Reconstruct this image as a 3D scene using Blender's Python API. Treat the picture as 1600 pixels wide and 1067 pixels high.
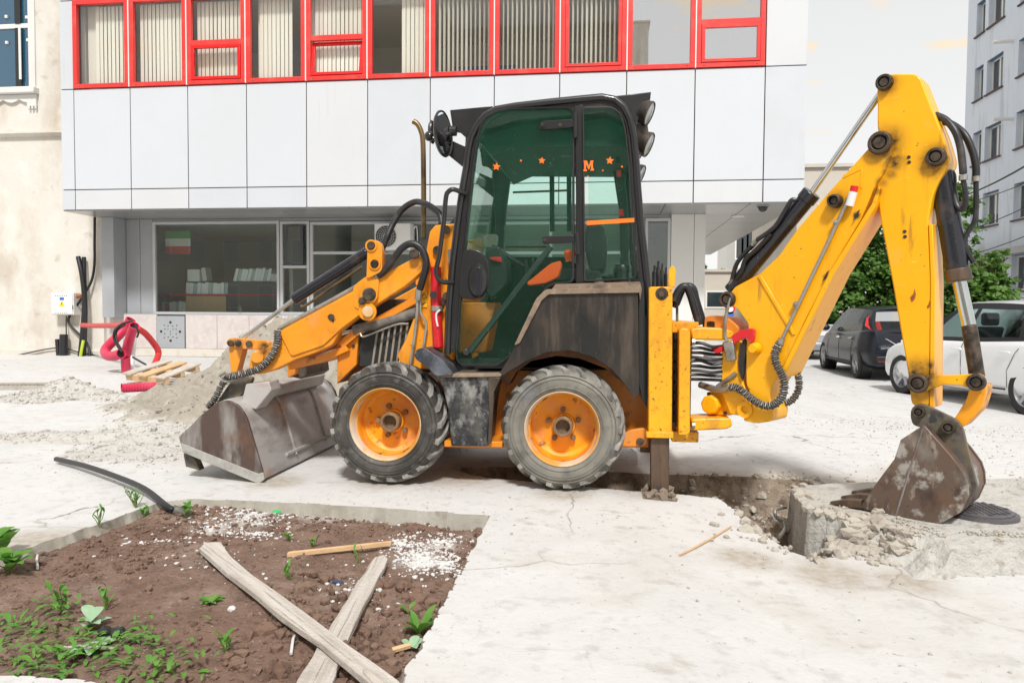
import bpy, bmesh, math, random
import numpy as np
from mathutils import Vector, Matrix, Euler, noise

random.seed(7); np.random.seed(7)
S = bpy.context.scene
for o in list(bpy.data.objects):
    bpy.data.objects.remove(o)
COL = S.collection
R = math.radians
V = Vector

# ------------------------------------------------------------------ camera
F_PX, CX, CY = 1155.0, 800.0, 533.5           # focal length in photograph pixels
YAW, PITCH, ROLL, EYE = R(7.2), R(2.305), R(0.41), 1.03
fwd = V((-math.sin(YAW)*math.cos(PITCH), math.cos(YAW)*math.cos(PITCH), -math.sin(PITCH)))
r0 = V((math.cos(YAW), math.sin(YAW), 0)); u0 = r0.cross(fwd)
rgt = r0*math.cos(ROLL) + u0*math.sin(ROLL); upv = u0*math.cos(ROLL) - r0*math.sin(ROLL)
CAM = V((0, 0, EYE))
cd = bpy.data.cameras.new('camera'); cam = bpy.data.objects.new('camera', cd); COL.objects.link(cam)
cd.sensor_width = 36; cd.lens = 36*F_PX/1600; cd.clip_end = 3000; cd.clip_start = .05
cam.matrix_world = Matrix(((rgt.x, upv.x, -fwd.x, 0), (rgt.y, upv.y, -fwd.y, 0), (rgt.z, upv.z, -fwd.z, EYE), (0, 0, 0, 1)))
S.camera = cam

# ------------------------------------------------------------------ world, sun, exposure
SUN_DIR = V((0.14, -0.72, 0.88)).normalized()       # towards the sun
w = bpy.data.worlds.new("World"); S.world = w; w.use_nodes = True
nt = w.node_tree; nt.nodes.clear(); L = nt.links
out = nt.nodes.new('ShaderNodeOutputWorld'); bg = nt.nodes.new('ShaderNodeBackground')
sky = nt.nodes.new('ShaderNodeTexSky'); sky.sky_type = 'NISHITA'; sky.sun_disc = False
sky.sun_elevation = math.asin(SUN_DIR.z); sky.sun_rotation = math.atan2(SUN_DIR.x, SUN_DIR.y)
sky.air_density = 1; sky.dust_density = 2
tc = nt.nodes.new('ShaderNodeTexCoord'); sep = nt.nodes.new('ShaderNodeSeparateXYZ'); L.new(tc.outputs['Generated'], sep.inputs[0])
gr = nt.nodes.new('ShaderNodeValToRGB'); L.new(sep.outputs['Z'], gr.inputs[0])
e = gr.color_ramp.elements; e[0].position = 0.0; e[0].color = (5.15, 5.08, 4.92, 1); e[1].position = .55; e[1].color = (4.15, 4.15, 4.1, 1)
m1 = e.new(.22); m1.color = (4.85, 4.8, 4.68, 1)
mp = nt.nodes.new('ShaderNodeMapping'); mp.inputs['Scale'].default_value = (3, 3, 11); L.new(tc.outputs['Generated'], mp.inputs[0])
nz = nt.nodes.new('ShaderNodeTexNoise'); nz.inputs['Scale'].default_value = 2.6; nz.inputs['Detail'].default_value = 7; L.new(mp.outputs[0], nz.inputs[0])
cr = nt.nodes.new('ShaderNodeValToRGB'); L.new(nz.outputs[0], cr.inputs[0])
cr.color_ramp.elements[0].position = .565; cr.color_ramp.elements[1].position = .68
cm = nt.nodes.new('ShaderNodeMix'); cm.data_type = 'RGBA'; cm.inputs[7].default_value = (5.9, 4.5, 2.7, 1)
L.new(cr.outputs[0], cm.inputs[0]); L.new(gr.outputs[0], cm.inputs[6])
mx = nt.nodes.new('ShaderNodeMix'); mx.data_type = 'RGBA'; mx.inputs[0].default_value = .93
L.new(sky.outputs[0], mx.inputs[6]); L.new(cm.outputs[2], mx.inputs[7]); L.new(mx.outputs[2], bg.inputs['Color'])
bg.inputs['Strength'].default_value = .1
L.new(bg.outputs[0], out.inputs[0])
sl = bpy.data.lights.new('sun', 'SUN'); sl.energy = 2.0; sl.angle = R(8); sl.color = (1, .98, .96)
sun = bpy.data.objects.new('sun', sl); COL.objects.link(sun)
sun.rotation_euler = (-SUN_DIR).to_track_quat('-Z', 'Y').to_euler()
S.view_settings.view_transform = 'Standard'; S.view_settings.look = 'None'
S.view_settings.exposure = 0.95; S.view_settings.gamma = 1; S.view_settings.use_curve_mapping = False
S.cycles.max_bounces = 12; S.cycles.transparent_max_bounces = 16

# ------------------------------------------------------------------ pixel of the photograph -> point on a plane
def ray(px, py):
    return fwd + rgt*((px-CX)/F_PX) + upv*((CY-py)/F_PX)
def hit(px, py, o, n):
    d = ray(px, py); return CAM + d*((V(o)-CAM).dot(V(n))/d.dot(V(n)))
def PY(px, py, y): return hit(px, py, (0, y, 0), (0, 1, 0))
def PX(px, py, x): return hit(px, py, (x, 0, 0), (1, 0, 0))
def PZ(px, py, z=0): return hit(px, py, (0, 0, z), (0, 0, 1))
def crop(x0, y0, k): return lambda *pts: [(x0+k*p[0], y0+k*p[1]) + tuple(p[2:]) for p in pts]
cA = crop(260, 320, .4311); cB = crop(640, 130, .3936); cC = crop(500, 430, .3655)
cD = crop(1000, 400, .2812); cE = crop(1120, 100, .3748); cF = crop(1280, 440, .3936)
cH = crop(340, 500, .2062); cG = crop(420, 330, .1875); cJ = crop(980, 320, .1874); cK = crop(70, 380, .2248)
class Frame:
    def __init__(s, O, ang):
        s.O = V(O); s.e1 = V((math.cos(ang), -math.sin(ang), 0)); s.e2 = V((math.sin(ang), math.cos(ang), 0))
    def pt(s, px, py, b): return hit(px, py, s.O + s.e2*b, s.e2)
    def pts(s, l, b): return [s.pt(p[0], p[1], b) for p in l]
    def p3(s, l): return [s.pt(*p) for p in l]
MF = Frame((0, 4.2, 0), 0)                       # the machine's own side plane
KF = Frame((.746, 4.365, 0), R(36))              # the slewed backhoe's plane
MW = 1.40                                        # width of the machine

# ------------------------------------------------------------------ objects
WM = {}
def reg(o, m): WM[o.name] = m; return o
def tag(o, label=None, cat=None, group=None, kind=None):
    if label: o['label'] = label
    if cat: o['category'] = cat
    if group: o['group'] = group
    if kind: o['kind'] = kind
    return o
def thing(name, loc, label, cat, group=None, rz=0):
    o = bpy.data.objects.new(name, None); COL.objects.link(o); o.empty_display_size = .1
    o.location = loc; o.rotation_euler = (0, 0, rz)
    reg(o, Matrix.Translation(V(loc)) @ Matrix.Rotation(rz, 4, 'Z'))
    return tag(o, label, cat, group)
def link(name, me, parent=None):
    o = bpy.data.objects.new(name, me); COL.objects.link(o)
    if parent: o.parent = parent; reg(o, WM[parent.name])
    else: reg(o, Matrix.Identity(4))
    return o
def copytree(o, parent=None):
    kids = [c for c in bpy.data.objects if c.parent == o]
    c = o.copy(); COL.objects.link(c)
    if parent: c.parent = parent
    for k in kids: copytree(k, c)
    return c
class B:
    """collects shapes, links them as one mesh object"""
    def __init__(s): s.bm = bmesh.new()
    def poly(s, pts):
        return s.bm.faces.new([s.bm.verts.new(p) for p in pts])
    def prism(s, pts, vec):
        vec = V(vec); n = len(pts)
        a = [s.bm.verts.new(p) for p in pts]; b = [s.bm.verts.new(V(p)+vec) for p in pts]
        s.bm.faces.new(a); s.bm.faces.new(b[::-1])
        for i in range(n):
            j = (i+1) % n; s.bm.faces.new((a[j], a[i], b[i], b[j]))
        return s
    def box(s, c, size, rot=None):
        m = Matrix.Translation(V(c))
        if rot is not None: m = m @ (rot.to_4x4() if hasattr(rot, 'to_4x4') else Euler(rot).to_matrix().to_4x4())
        x, y, z = size[0]/2, size[1]/2, size[2]/2
        vs = [s.bm.verts.new(m @ V((i*x, j*y, k*z))) for i in (-1, 1) for j in (-1, 1) for k in (-1, 1)]
        for f in ((0, 1, 3, 2), (4, 6, 7, 5), (0, 4, 5, 1), (2, 3, 7, 6), (0, 2, 6, 4), (1, 5, 7, 3)):
            s.bm.faces.new([vs[i] for i in f])
        return s
    def rbox(s, a, b):
        a, b = V(a), V(b); return s.box((a+b)/2, [abs(q) for q in (b-a)])
    def tube(s, pts, r, n=10, smooth=0, cap=True):
        pts = [V(p) for p in pts]
        if smooth: pts = catmull(pts, smooth)
        rr = r if isinstance(r, (list, tuple)) else None
        T = [(pts[min(i+1, len(pts)-1)]-pts[max(i-1, 0)]).normalized() for i in range(len(pts))]
        u = T[0].orthogonal().normalized(); rings = []
        for i, p in enumerate(pts):
            u = (u - T[i]*u.dot(T[i])).normalized(); v = T[i].cross(u)
            q = (rr[int(i*(len(rr)-1)/(len(pts)-1)+.5)] if rr else r)
            rings.append([s.bm.verts.new(p + (u*math.cos(2*math.pi*k/n)+v*math.sin(2*math.pi*k/n))*q) for k in range(n)])
        for a, b in zip(rings, rings[1:]):
            for k in range(n):
                s.bm.faces.new((a[k], a[(k+1) % n], b[(k+1) % n], b[k]))
        if cap: s.bm.faces.new(rings[0][::-1]); s.bm.faces.new(rings[-1])
        return s
    def lathe(s, c, ax, prof, n=24, closed=False):
        c, ax = V(c), V(ax).normalized(); u = ax.orthogonal().normalized(); v = ax.cross(u); rings = []
        for r_, h in prof:
            if r_ < 1e-6: rings.append([s.bm.verts.new(c+ax*h)])
            else: rings.append([s.bm.verts.new(c+ax*h+(u*math.cos(2*math.pi*k/n)+v*math.sin(2*math.pi*k/n))*r_) for k in range(n)])
        pr = list(zip(rings, rings[1:]))
        if closed: pr.append((rings[-1], rings[0]))
        for a, b in pr:
            for k in range(n):
                j = (k+1) % n
                if len(a) == 1 and len(b) == 1: continue
                if len(a) == 1: s.bm.faces.new((a[0], b[k], b[j]))
                elif len(b) == 1: s.bm.faces.new((a[k], a[j], b[0]))
                else: s.bm.faces.new((a[k], a[j], b[j], b[k]))
        return s
    def cyl(s, p, q, r, n=14, r2=None):
        p, q = V(p), V(q); h = (q-p).length; r2 = r if r2 is None else r2
        return s.lathe(p, q-p, [(0, 0), (r, 0), (r2, h), (0, h)], n)
    def blob(s, c, rad, sub=1, amp=.25, sq=(1, 1, 1), seed=None):
        m = bmesh.ops.create_icosphere(s.bm, subdivisions=sub, radius=1)
        k = seed if seed is not None else random.random()*99; c = V(c)
        for v in m['verts']:
            d = 1+amp*noise.noise(v.co*1.6+V((k, k*1.7, k*.3)))*1.6
            v.co = c + V((v.co.x*sq[0], v.co.y*sq[1], v.co.z*sq[2]))*(rad*d)
        return s
    def build(s, name, m, parent=None, smooth=True, bevel=0, ang=38, seg=2):
        bmesh.ops.recalc_face_normals(s.bm, faces=s.bm.faces[:])
        mm = WM[parent.name].inverted() if parent else Matrix.Identity(4)
        if parent: s.bm.transform(mm)
        me = bpy.data.meshes.new(name); s.bm.to_mesh(me); s.bm.free()
        for q in (m if isinstance(m, (list, tuple)) else [m]): me.materials.append(q)
        if smooth:
            me.polygons.foreach_set('use_smooth', [True]*len(me.polygons)); me.set_sharp_from_angle(angle=R(ang))
        o = link(name, me, parent)
        if bevel:
            md = o.modifiers.new('edge', 'BEVEL'); md.width = bevel; md.segments = seg; md.limit_method = 'ANGLE'; md.angle_limit = R(35)
        return o
    def top(s, name, m, label, cat, group=None, **k):
        """a thing that is one mesh: its origin goes to the base of its bounding box"""
        vs = [v.co for v in s.bm.verts]
        lo = V([min(v[i] for v in vs) for i in range(3)]); hi = V([max(v[i] for v in vs) for i in range(3)])
        c = V(((lo.x+hi.x)/2, (lo.y+hi.y)/2, lo.z)); s.bm.transform(Matrix.Translation(-c))
        o = s.build(name, m, None, **k); o.location = c; reg(o, Matrix.Translation(c)); tag(o, label, cat, group)
        return o
def catmull(p, n):
    o = []; q = [p[0]*2-p[1]] + list(p) + [p[-1]*2-p[-2]]
    for i in range(1, len(q)-2):
        a, b, c, d = q[i-1], q[i], q[i+1], q[i+2]
        for k in range(n):
            t = k/n
            o.append(.5*((2*b)+(c-a)*t+(2*a-5*b+4*c-d)*t*t+(3*b-a-3*c+d)*t**3))
    return o+[p[-1]]
def rounded(pts, r, n=4):
    """round the corners of a 2-D (pixel) outline; r is one radius or one per corner"""
    o = []; N = len(pts); pts = [V((p[0], p[1])) for p in pts]
    for i, p in enumerate(pts):
        rr = r[i] if isinstance(r, (list, tuple)) else r
        a, b = pts[i-1], pts[(i+1) % N]
        la, lb = (a-p).length, (b-p).length; q = min(rr, la*.48, lb*.48)
        if q < .3: o.append((p.x, p.y)); continue
        s_, e_ = p+(a-p)*(q/la), p+(b-p)*(q/lb)
        for k in range(n+1):
            t = k/n; c = s_*(1-t)**2+p*2*t*(1-t)+e_*t*t; o.append((c.x, c.y))
    return o
def plate(name, F, pts, b0, b1, m, parent, bevel=.004, twin=False, **k):
    """outline as seen at depth b0 of frame F, thick to b1; twin also builds the one across the machine"""
    q = F.pts(pts, b0); o = B().prism(q, F.e2*(b1-b0)).build(name, m, parent, bevel=bevel, **k)
    if twin:
        sh = F.e2*(MW-b0-b1)
        B().prism([p+sh for p in q], F.e2*(b1-b0)).build(name, m, parent, bevel=bevel, **k)
    return o
def arc(cx, cy, r, a0, a1, n=8, ry=None):
    ry = r if ry is None else ry
    return [(cx+r*math.cos(R(a0+(a1-a0)*i/n)), cy+ry*math.sin(R(a0+(a1-a0)*i/n))) for i in range(n+1)]

# ------------------------------------------------------------------ materials
def nodes(name):
    m = bpy.data.materials.new(name); m.use_nodes = True; t = m.node_tree
    return m, t, t.nodes['Principled BSDF'], t.nodes.new('ShaderNodeTexCoord')
def mixc(t, fac, a, b, mode='MIX'):
    n = t.nodes.new('ShaderNodeMix'); n.data_type = 'RGBA'; n.blend_type = mode
    for s, v in ((0, fac), (6, a), (7, b)):
        if hasattr(v, 'links'): t.links.new(v, n.inputs[s])
        else: n.inputs[s].default_value = (*v, 1) if isinstance(v, (tuple, list)) and len(v) == 3 else v
    return n.outputs[2]
def noisem(t, vec, scale, lo, hi, stretch=(1, 1, 1), detail=6, rough=.6, kind='noise', off=0):
    mp = t.nodes.new('ShaderNodeMapping'); mp.inputs['Scale'].default_value = stretch; mp.inputs['Location'].default_value = (off, off*1.3, off*.7); t.links.new(vec, mp.inputs[0])
    if kind == 'voro':
        n = t.nodes.new('ShaderNodeTexVoronoi'); n.inputs['Scale'].default_value = scale; o = n.outputs['Distance']
    else:
        n = t.nodes.new('ShaderNodeTexNoise'); n.inputs['Scale'].default_value = scale; n.inputs['Detail'].default_value = detail; n.inputs['Roughness'].default_value = rough; o = n.outputs[0]
    t.links.new(mp.outputs[0], n.inputs['Vector'])
    r_ = t.nodes.new('ShaderNodeMapRange'); r_.inputs[1].default_value = lo; r_.inputs[2].default_value = hi; t.links.new(o, r_.inputs[0])
    return r_.outputs[0]
def mul(t, a, b, op='MULTIPLY'):
    n = t.nodes.new('ShaderNodeMath'); n.operation = op
    for i, v in enumerate((a, b)):
        if hasattr(v, 'links'): t.links.new(v, n.inputs[i])
        else: n.inputs[i].default_value = v
    return n.outputs[0]
def mat(name, base, rough=.5, metal=0, layers=(), bump=0, bscale=40, spots=(), spot_col=(.03, .02, .015), spec=.5, coat=0, rotz=0, **pk):
    """layers: (colour, scale, lo, hi, amount, stretch, roughness or None); spots: (point, radius) of grease stains"""
    m, t, p, tc = nodes(name); vec = tc.outputs['Object']; col = None; ro = None
    if rotz:
        vr = t.nodes.new('ShaderNodeVectorRotate'); vr.rotation_type = 'Z_AXIS'; vr.inputs['Angle'].default_value = rotz; t.links.new(vec, vr.inputs[0]); vec = vr.outputs[0]
    c = base
    for i, l in enumerate(layers):
        colr, sc, lo, hi, amt = l[:5]; st = l[5] if len(l) > 5 else (1, 1, 1)
        f = mul(t, noisem(t, vec, sc, lo, hi, st, off=i*3.1+len(name)), amt)
        c = mixc(t, f, c, colr)
        if len(l) > 6:
            n = t.nodes.new('ShaderNodeMix'); t.links.new(f, n.inputs[0])
            if ro is None: n.inputs[2].default_value = rough
            else: t.links.new(ro, n.inputs[2])
            n.inputs[3].default_value = l[6]; ro = n.outputs[0]
    if spots:
        nz = noisem(t, vec, 24, .3, .7); acc = None
        for q, rad in spots:
            d = t.nodes.new('ShaderNodeVectorMath'); d.operation = 'DISTANCE'; t.links.new(vec, d.inputs[0]); d.inputs[1].default_value = q
            mr = t.nodes.new('ShaderNodeMapRange'); mr.inputs[1].default_value = rad; mr.inputs[2].default_value = rad*.35; t.links.new(d.outputs['Value'], mr.inputs[0])
            acc = mr.outputs[0] if acc is None else mul(t, acc, mr.outputs[0], 'MAXIMUM')
        s2 = t.nodes.new('ShaderNodeMapRange'); s2.inputs[1].default_value = .40; s2.inputs[2].default_value = 1.05
        t.links.new(mul(t, mul(t, acc, .72), mul(t, nz, .36), 'ADD'), s2.inputs[0])
        c = mixc(t, mul(t, mul(t, acc, 1.25), mul(t, nz, .62), 'MULTIPLY') if 0 else mul(t, mul(t, acc, acc), mul(t, mul(t, nz, .75), .38, 'ADD')), c, spot_col)
    if hasattr(c, 'links'): t.links.new(c, p.inputs['Base Color'])
    else: p.inputs['Base Color'].default_value = (*c, 1)
    p.inputs['Roughness'].default_value = rough; p.inputs['Metallic'].default_value = metal
    if ro is not None: t.links.new(ro, p.inputs['Roughness'])
    p.inputs['Specular IOR Level'].default_value = spec; p.inputs['Coat Weight'].default_value = coat; p.inputs['Coat Roughness'].default_value = .06
    if bump:
        b = t.nodes.new('ShaderNodeBump'); b.inputs['Strength'].default_value = bump; b.inputs['Distance'].default_value = .02
        t.links.new(noisem(t, vec, bscale, 0, 1, detail=8, rough=.65), b.inputs['Height']); t.links.new(b.outputs[0], p.inputs['Normal'])
    return m
def cracks(m, scale, width, col, lo=.45, hi=.6, warp=.35):
    """thin irregular cracks drawn into the base colour, present only in patches"""
    t = m.node_tree; p = t.nodes['Principled BSDF']; l = p.inputs['Base Color'].links[0].from_socket
    tc = t.nodes.new('ShaderNodeTexCoord'); nz = t.nodes.new('ShaderNodeTexNoise'); nz.inputs['Scale'].default_value = 3; nz.inputs['Detail'].default_value = 6; t.links.new(tc.outputs['Object'], nz.inputs['Vector'])
    ad = t.nodes.new('ShaderNodeVectorMath'); ad.operation = 'MULTIPLY_ADD'; t.links.new(nz.outputs['Color'], ad.inputs[0]); ad.inputs[1].default_value = (warp,)*3; t.links.new(tc.outputs['Object'], ad.inputs[2])
    vo = t.nodes.new('ShaderNodeTexVoronoi'); vo.feature = 'DISTANCE_TO_EDGE'; vo.inputs['Scale'].default_value = scale; t.links.new(ad.outputs[0], vo.inputs['Vector'])
    mr = t.nodes.new('ShaderNodeMapRange'); mr.inputs[1].default_value = width; mr.inputs[2].default_value = width*.3; t.links.new(vo.outputs['Distance'], mr.inputs[0])
    f = mul(t, mr.outputs[0], noisem(t, tc.outputs['Object'], .9, lo, hi, off=7)); t.links.new(mixc(t, f, l, col), p.inputs['Base Color'])
def glassmat(name, tint=(1, 1, 1), refl=.1, haze=0, haze_col=(.5, .5, .5), rough=0, dirt=None, fm=.9):
    m, t, p, tc = nodes(name); t.nodes.remove(p); o = t.nodes['Material Output']
    tr = t.nodes.new('ShaderNodeBsdfTransparent'); tr.inputs[0].default_value = (*tint, 1)
    df = t.nodes.new('ShaderNodeBsdfDiffuse'); df.inputs[0].default_value = (*haze_col, 1)
    gl = t.nodes.new('ShaderNodeBsdfGlossy'); gl.inputs['Roughness'].default_value = rough
    a = t.nodes.new('ShaderNodeMixShader'); t.links.new(tr.outputs[0], a.inputs[1]); t.links.new(df.outputs[0], a.inputs[2])
    if dirt:
        sp = noisem(t, tc.outputs['Object'], dirt[0], dirt[1], dirt[2], kind='voro'); sp2 = noisem(t, tc.outputs['Object'], 3, .45, .7)
        dc = mixc(t, mul(t, sp, .8), haze_col, (.55, .55, .5)); t.links.new(dc, df.inputs[0])
        t.links.new(mul(t, mul(t, mul(t, sp, .7), mul(t, sp2, haze*1.2), 'ADD'), haze, 'ADD'), a.inputs[0])
    else: a.inputs[0].default_value = haze
    fr = t.nodes.new('ShaderNodeLayerWeight'); fr.inputs[0].default_value = .25
    b = t.nodes.new('ShaderNodeMixShader'); t.links.new(mul(t, mul(t, fr.outputs['Fresnel'], fm), refl, 'ADD'), b.inputs[0])
    t.links.new(a.outputs[0], b.inputs[1]); t.links.new(gl.outputs[0], b.inputs[2]); t.links.new(b.outputs[0], o.inputs[0])
    return m
YEL, ORA = (.88, .405, .004), (.76, .245, .007)
GRIME = (.06, .04, .025); DUST = (.42, .37, .30)
M = {}
M['orange'] = mat('orange paint', ORA, .42, layers=[((.62, .19, .012), 3, .4, .65, .6), (DUST, 2.2, .5, .8, .35, (1, 1, 1), .85), (GRIME, 9, .60, .74, .85, (1, 1, 1), .8), ((.16, .07, .03), 34, .66, .72, .8), (DUST, 60, .64, .7, .5)], bump=.05, bscale=30)
M['rim'] = mat('rim paint', (.86, .36, .008), .5, layers=[((.70, .20, .01), 6, .48, .62, .7), (DUST, 4, .45, .75, .45), (GRIME, 14, .6, .68, .8), ((.5, .45, .36), 22, .62, .7, .7)], bump=.08, bscale=40)
M['black'] = mat('black paint', (.012, .012, .013), .3, layers=[((.07, .065, .06), 4, .5, .8, .22, (1, 1, 1), .6), ((.3, .28, .24), 70, .69, .73, .5)], bump=.03, coat=.25)
M['tank'] = mat('dusty black plastic', (.012, .0115, .011), .32, layers=[((.075, .05, .032), 1.6, .40, .66, .8, (1, 1, .6), .5), ((.16, .115, .08), 5, .5, .75, .45, (3, 3, .5), .8), ((.4, .37, .33), 90, .70, .74, .7)], bump=.06, bscale=60)
M['ledge'] = mat('mud covered plastic', (.22, .16, .11), .8, layers=[((.05, .04, .035), 8, .5, .66, .7), ((.36, .29, .22), 20, .5, .7, .6)], bump=.2, bscale=50)
M['step'] = mat('scuffed black plate', (.02, .021, .024), .45, layers=[((.30, .30, .28), 12, .50, .64, .75, (1, 1, .7), .8), ((.34, .32, .27), 3, .5, .72, .5), ((.45, .43, .38), 50, .6, .7, .6)], bump=.1, bscale=40)
M['fender'] = mat('sun faded fender', (.03, .035, .045), .42, layers=[((.20, .22, .25), 5, .42, .7, .7), (DUST, 30, .6, .75, .6)], bump=.06)
M['steel'] = mat('worn bucket steel', (.10, .066, .055), .48, .3, layers=[((.36, .345, .32), 2.6, .47, .62, .9, (1.6, .6, .35), .55), ((.20, .10, .055), 5, .55, .7, .65), ((.04, .028, .024), 7, .52, .68, .7, (2.5, 2.5, .8)), ((.42, .41, .38), 6, .60, .68, .8, (1, 1, .5), .85), ((.5, .49, .46), 60, .68, .74, .5, (4, 1, .4))], bump=.12, bscale=45)
M['shell'] = mat('scraped bucket shell', (.47, .445, .425), .45, .2, layers=[((.20, .17, .16), 5, .5, .70, .8, (.8, .5, 1.6)), ((.36, .17, .075), 3, .54, .68, .6), ((.46, .45, .43), 12, .55, .75, .6, (.5, .2, 2)), ((.05, .04, .04), 40, .66, .72, .6)], bump=.12, bscale=45)
M['cut'] = mat('concrete smeared steel', (.36, .35, .32), .7, .1, layers=[((.16, .12, .10), 9, .52, .66, .7), ((.52, .51, .48), 18, .5, .7, .5)], bump=.15, bscale=50)
M['digsteel'] = mat('brown digging bucket steel', (.125, .085, .065), .46, .25, layers=[((.29, .27, .235), 3.2, .47, .62, .85, (1, 1, .7)), ((.16, .075, .035), 6, .5, .7, .6), ((.045, .03, .026), 8, .52, .66, .8, (1, 1, .6)), ((.42, .40, .36), 6.5, .60, .66, .8, (1, 1, 1), .9), ((.36, .31, .25), 22, .60, .70, .6, (1, 1, .4)), ((.05, .03, .02), 30, .62, .70, .7)], bump=.14, bscale=45)
M['ear'] = mat('greasy grey bracket', (.11, .10, .085), .55, .2, layers=[((.20, .15, .08), 10, .45, .65, .7), ((.035, .03, .028), 12, .52, .64, .8), ((.3, .28, .24), 40, .6, .72, .5)], bump=.12)
M['pin'] = mat('greasy pin', (.10, .075, .055), .45, .5, layers=[((.02, .016, .013), 20, .42, .6, .85), ((.22, .2, .17), 30, .6, .75, .5)], bump=.1)
M['chrome'] = mat('chromed rod', (.62, .66, .66), .14, 1.0, layers=[((.4, .42, .4), 8, .5, .7, .4, (1, 1, 1), .3)])
M['hose'] = mat('black hose', (.014, .014, .016), .42, layers=[((.12, .10, .08), 10, .5, .75, .6, (1, 1, 1), .8)], bump=.05)
M['spring'] = mat('spring guard', (.20, .19, .17), .5, .5, layers=[((.06, .05, .04), 14, .45, .65, .7)])
M['zinc'] = mat('zinc pipe', (.38, .37, .33), .4, .7, layers=[((.15, .12, .09), 14, .5, .7, .7)])
M['cylblack'] = mat('oily cylinder paint', (.013, .014, .02), .26, layers=[((.12, .09, .065), 5, .55, .75, .6, (1, 1, 1), .6), ((.4, .4, .4), 60, .70, .74, .7)], coat=.2)
M['cylgrey'] = mat('dusty grey cylinder', (.15, .14, .12), .6, layers=[((.045, .04, .035), 9, .5, .66, .8), ((.28, .26, .22), 14, .5, .7, .5)], bump=.06)
M['tyre'] = mat('dusty tyre rubber', (.026, .024, .022), .6, layers=[((.115, .105, .09), 4, .42, .68, .7), ((.24, .225, .19), 16, .56, .74, .5), ((.02, .019, .018), 9, .55, .7, .6)], bump=.1, bscale=60)
M['tyrepale'] = mat('mud dried tyre rubber', (.165, .155, .13), .8, layers=[((.27, .255, .22), 5, .4, .66, .75), ((.08, .075, .065), 9, .52, .68, .7), ((.12, .14, .17), 5, .60, .7, .5)], bump=.1, bscale=60)
M['lug'] = mat('worn tread lug', (.19, .18, .16), .75, layers=[((.37, .355, .325), 9, .42, .62, .8), ((.05, .048, .044), 7, .52, .66, .8)], bump=.1)
M['red'] = mat('red plastic', (.62, .012, .02), .4, layers=[((.3, .01, .015), 9, .5, .7, .5), ((.75, .3, .28), 30, .62, .72, .5)])
M['cloth'] = mat('orange cloth', (.85, .11, .012), .85, bump=.2, bscale=25)
M['decal'] = mat('orange decal', (.88, .17, .006), .5)
M['dark'] = mat('dark interior', (.018, .02, .02), .6)
M['brass'] = mat('tarnished exhaust', (.20, .135, .065), .38, .75, layers=[((.05, .035, .02), 8, .45, .65, .7)])
M['cabglass'] = glassmat('green cab glass', (.95, .995, .972), .004, .026, (.0, .28, .135), dirt=(38, .085, .045), fm=.5); M['fargreen'] = glassmat('far green cab glass', (.86, .99, .95), .006, .012, (.0, .2, .1), fm=.5)
M['clear'] = glassmat('window glass', (.99, .995, .99), .04, fm=.35); M['skyboost'] = glassmat('reflective film glass', (.98, .99, .99), .68)  # second glass: reflection raised to whiten the rightmost upstairs panes, coating is made up
# ================================================================== SETTING
M['concrete'] = mat('dusty concrete', (.565, .56, .545), .85, spots=[(tuple(PZ(a, b, 0)), r_) for a, b, r_ in ((1000, 760, .42), (1120, 748, .50), (1230, 748, .45), (1340, 760, .5), (700, 742, .55), (600, 752, .35), (430, 752, .3), (1300, 880, .30), (1420, 890, .25), (40, 850, .4), (1170, 860, .25), (880, 770, .3), (1450, 745, .5), (330, 700, .8), (420, 690, .8))], spot_col=(.36, .315, .255), layers=[((.50, .49, .47), .7, .45, .7, .6), ((.46, .41, .35), 1.9, .55, .74, .5, (1, 1.3, 1)), ((.36, .32, .27), .45, .58, .74, .35), ((.63, .625, .61), 2.6, .45, .7, .5), ((.33, .28, .23), 6, .60, .72, .5, (1, 1.2, 1)), ((.40, .385, .36), 11, .53, .70, .55), ((.24, .21, .18), 38, .64, .70, .6), ((.16, .13, .11), 17, .69, .73, .6), ((.2, .16, .13), 120, .68, .75, .3)], bump=.25, bscale=26)
cracks(M['concrete'], .55, .0045, (.24, .21, .18)); cracks(M['concrete'], 2.6, .010, (.36, .33, .29), .56, .66, .2)
M['soil'] = mat('dry brown soil', (.195, .118, .084), .95, spots=[(tuple(PZ(392, 812, -.04)), .20), (tuple(PZ(330, 828, -.04)), .14), (tuple(PZ(655, 872, -.04)), .17), (tuple(PZ(690, 848, -.04)), .12), (tuple(PZ(500, 804, -.04)), .16)], spot_col=(.56, .53, .49), layers=[((.27, .18, .135), 2.3, .42, .7, .8), ((.085, .046, .03), 9, .48, .66, .6), ((.36, .28, .225), 4, .54, .74, .65), ((.46, .42, .37), 60, .62, .70, .7), ((.06, .033, .022), 34, .56, .68, .6)], bump=.9, bscale=45)
M['clod'] = mat('soil clod', (.18, .108, .076), .95, layers=[((.055, .03, .02), 12, .45, .65, .7), ((.25, .18, .13), 5, .5, .7, .6)], bump=.4, bscale=60)
M['trench'] = mat('cut earth', (.25, .19, .135), .95, layers=[((.40, .34, .27), 5, .42, .65, .8), ((.07, .047, .03), 12, .5, .68, .8), ((.36, .32, .27), 24, .58, .7, .6)], bump=.9, bscale=30)
M['slab'] = mat('broken concrete slab', (.52, .505, .465), .95, layers=[((.36, .33, .27), 2.2, .45, .7, .6), ((.54, .53, .505), 5, .5, .7, .6), ((.22, .18, .135), 14, .54, .70, .7), ((.15, .12, .09), 40, .62, .7, .6)], bump=1.0, bscale=28)
M['crumb'] = mat('white plaster crumbs', (.60, .59, .57), .9, layers=[((.45, .42, .38), 14, .5, .7, .6)])
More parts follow.
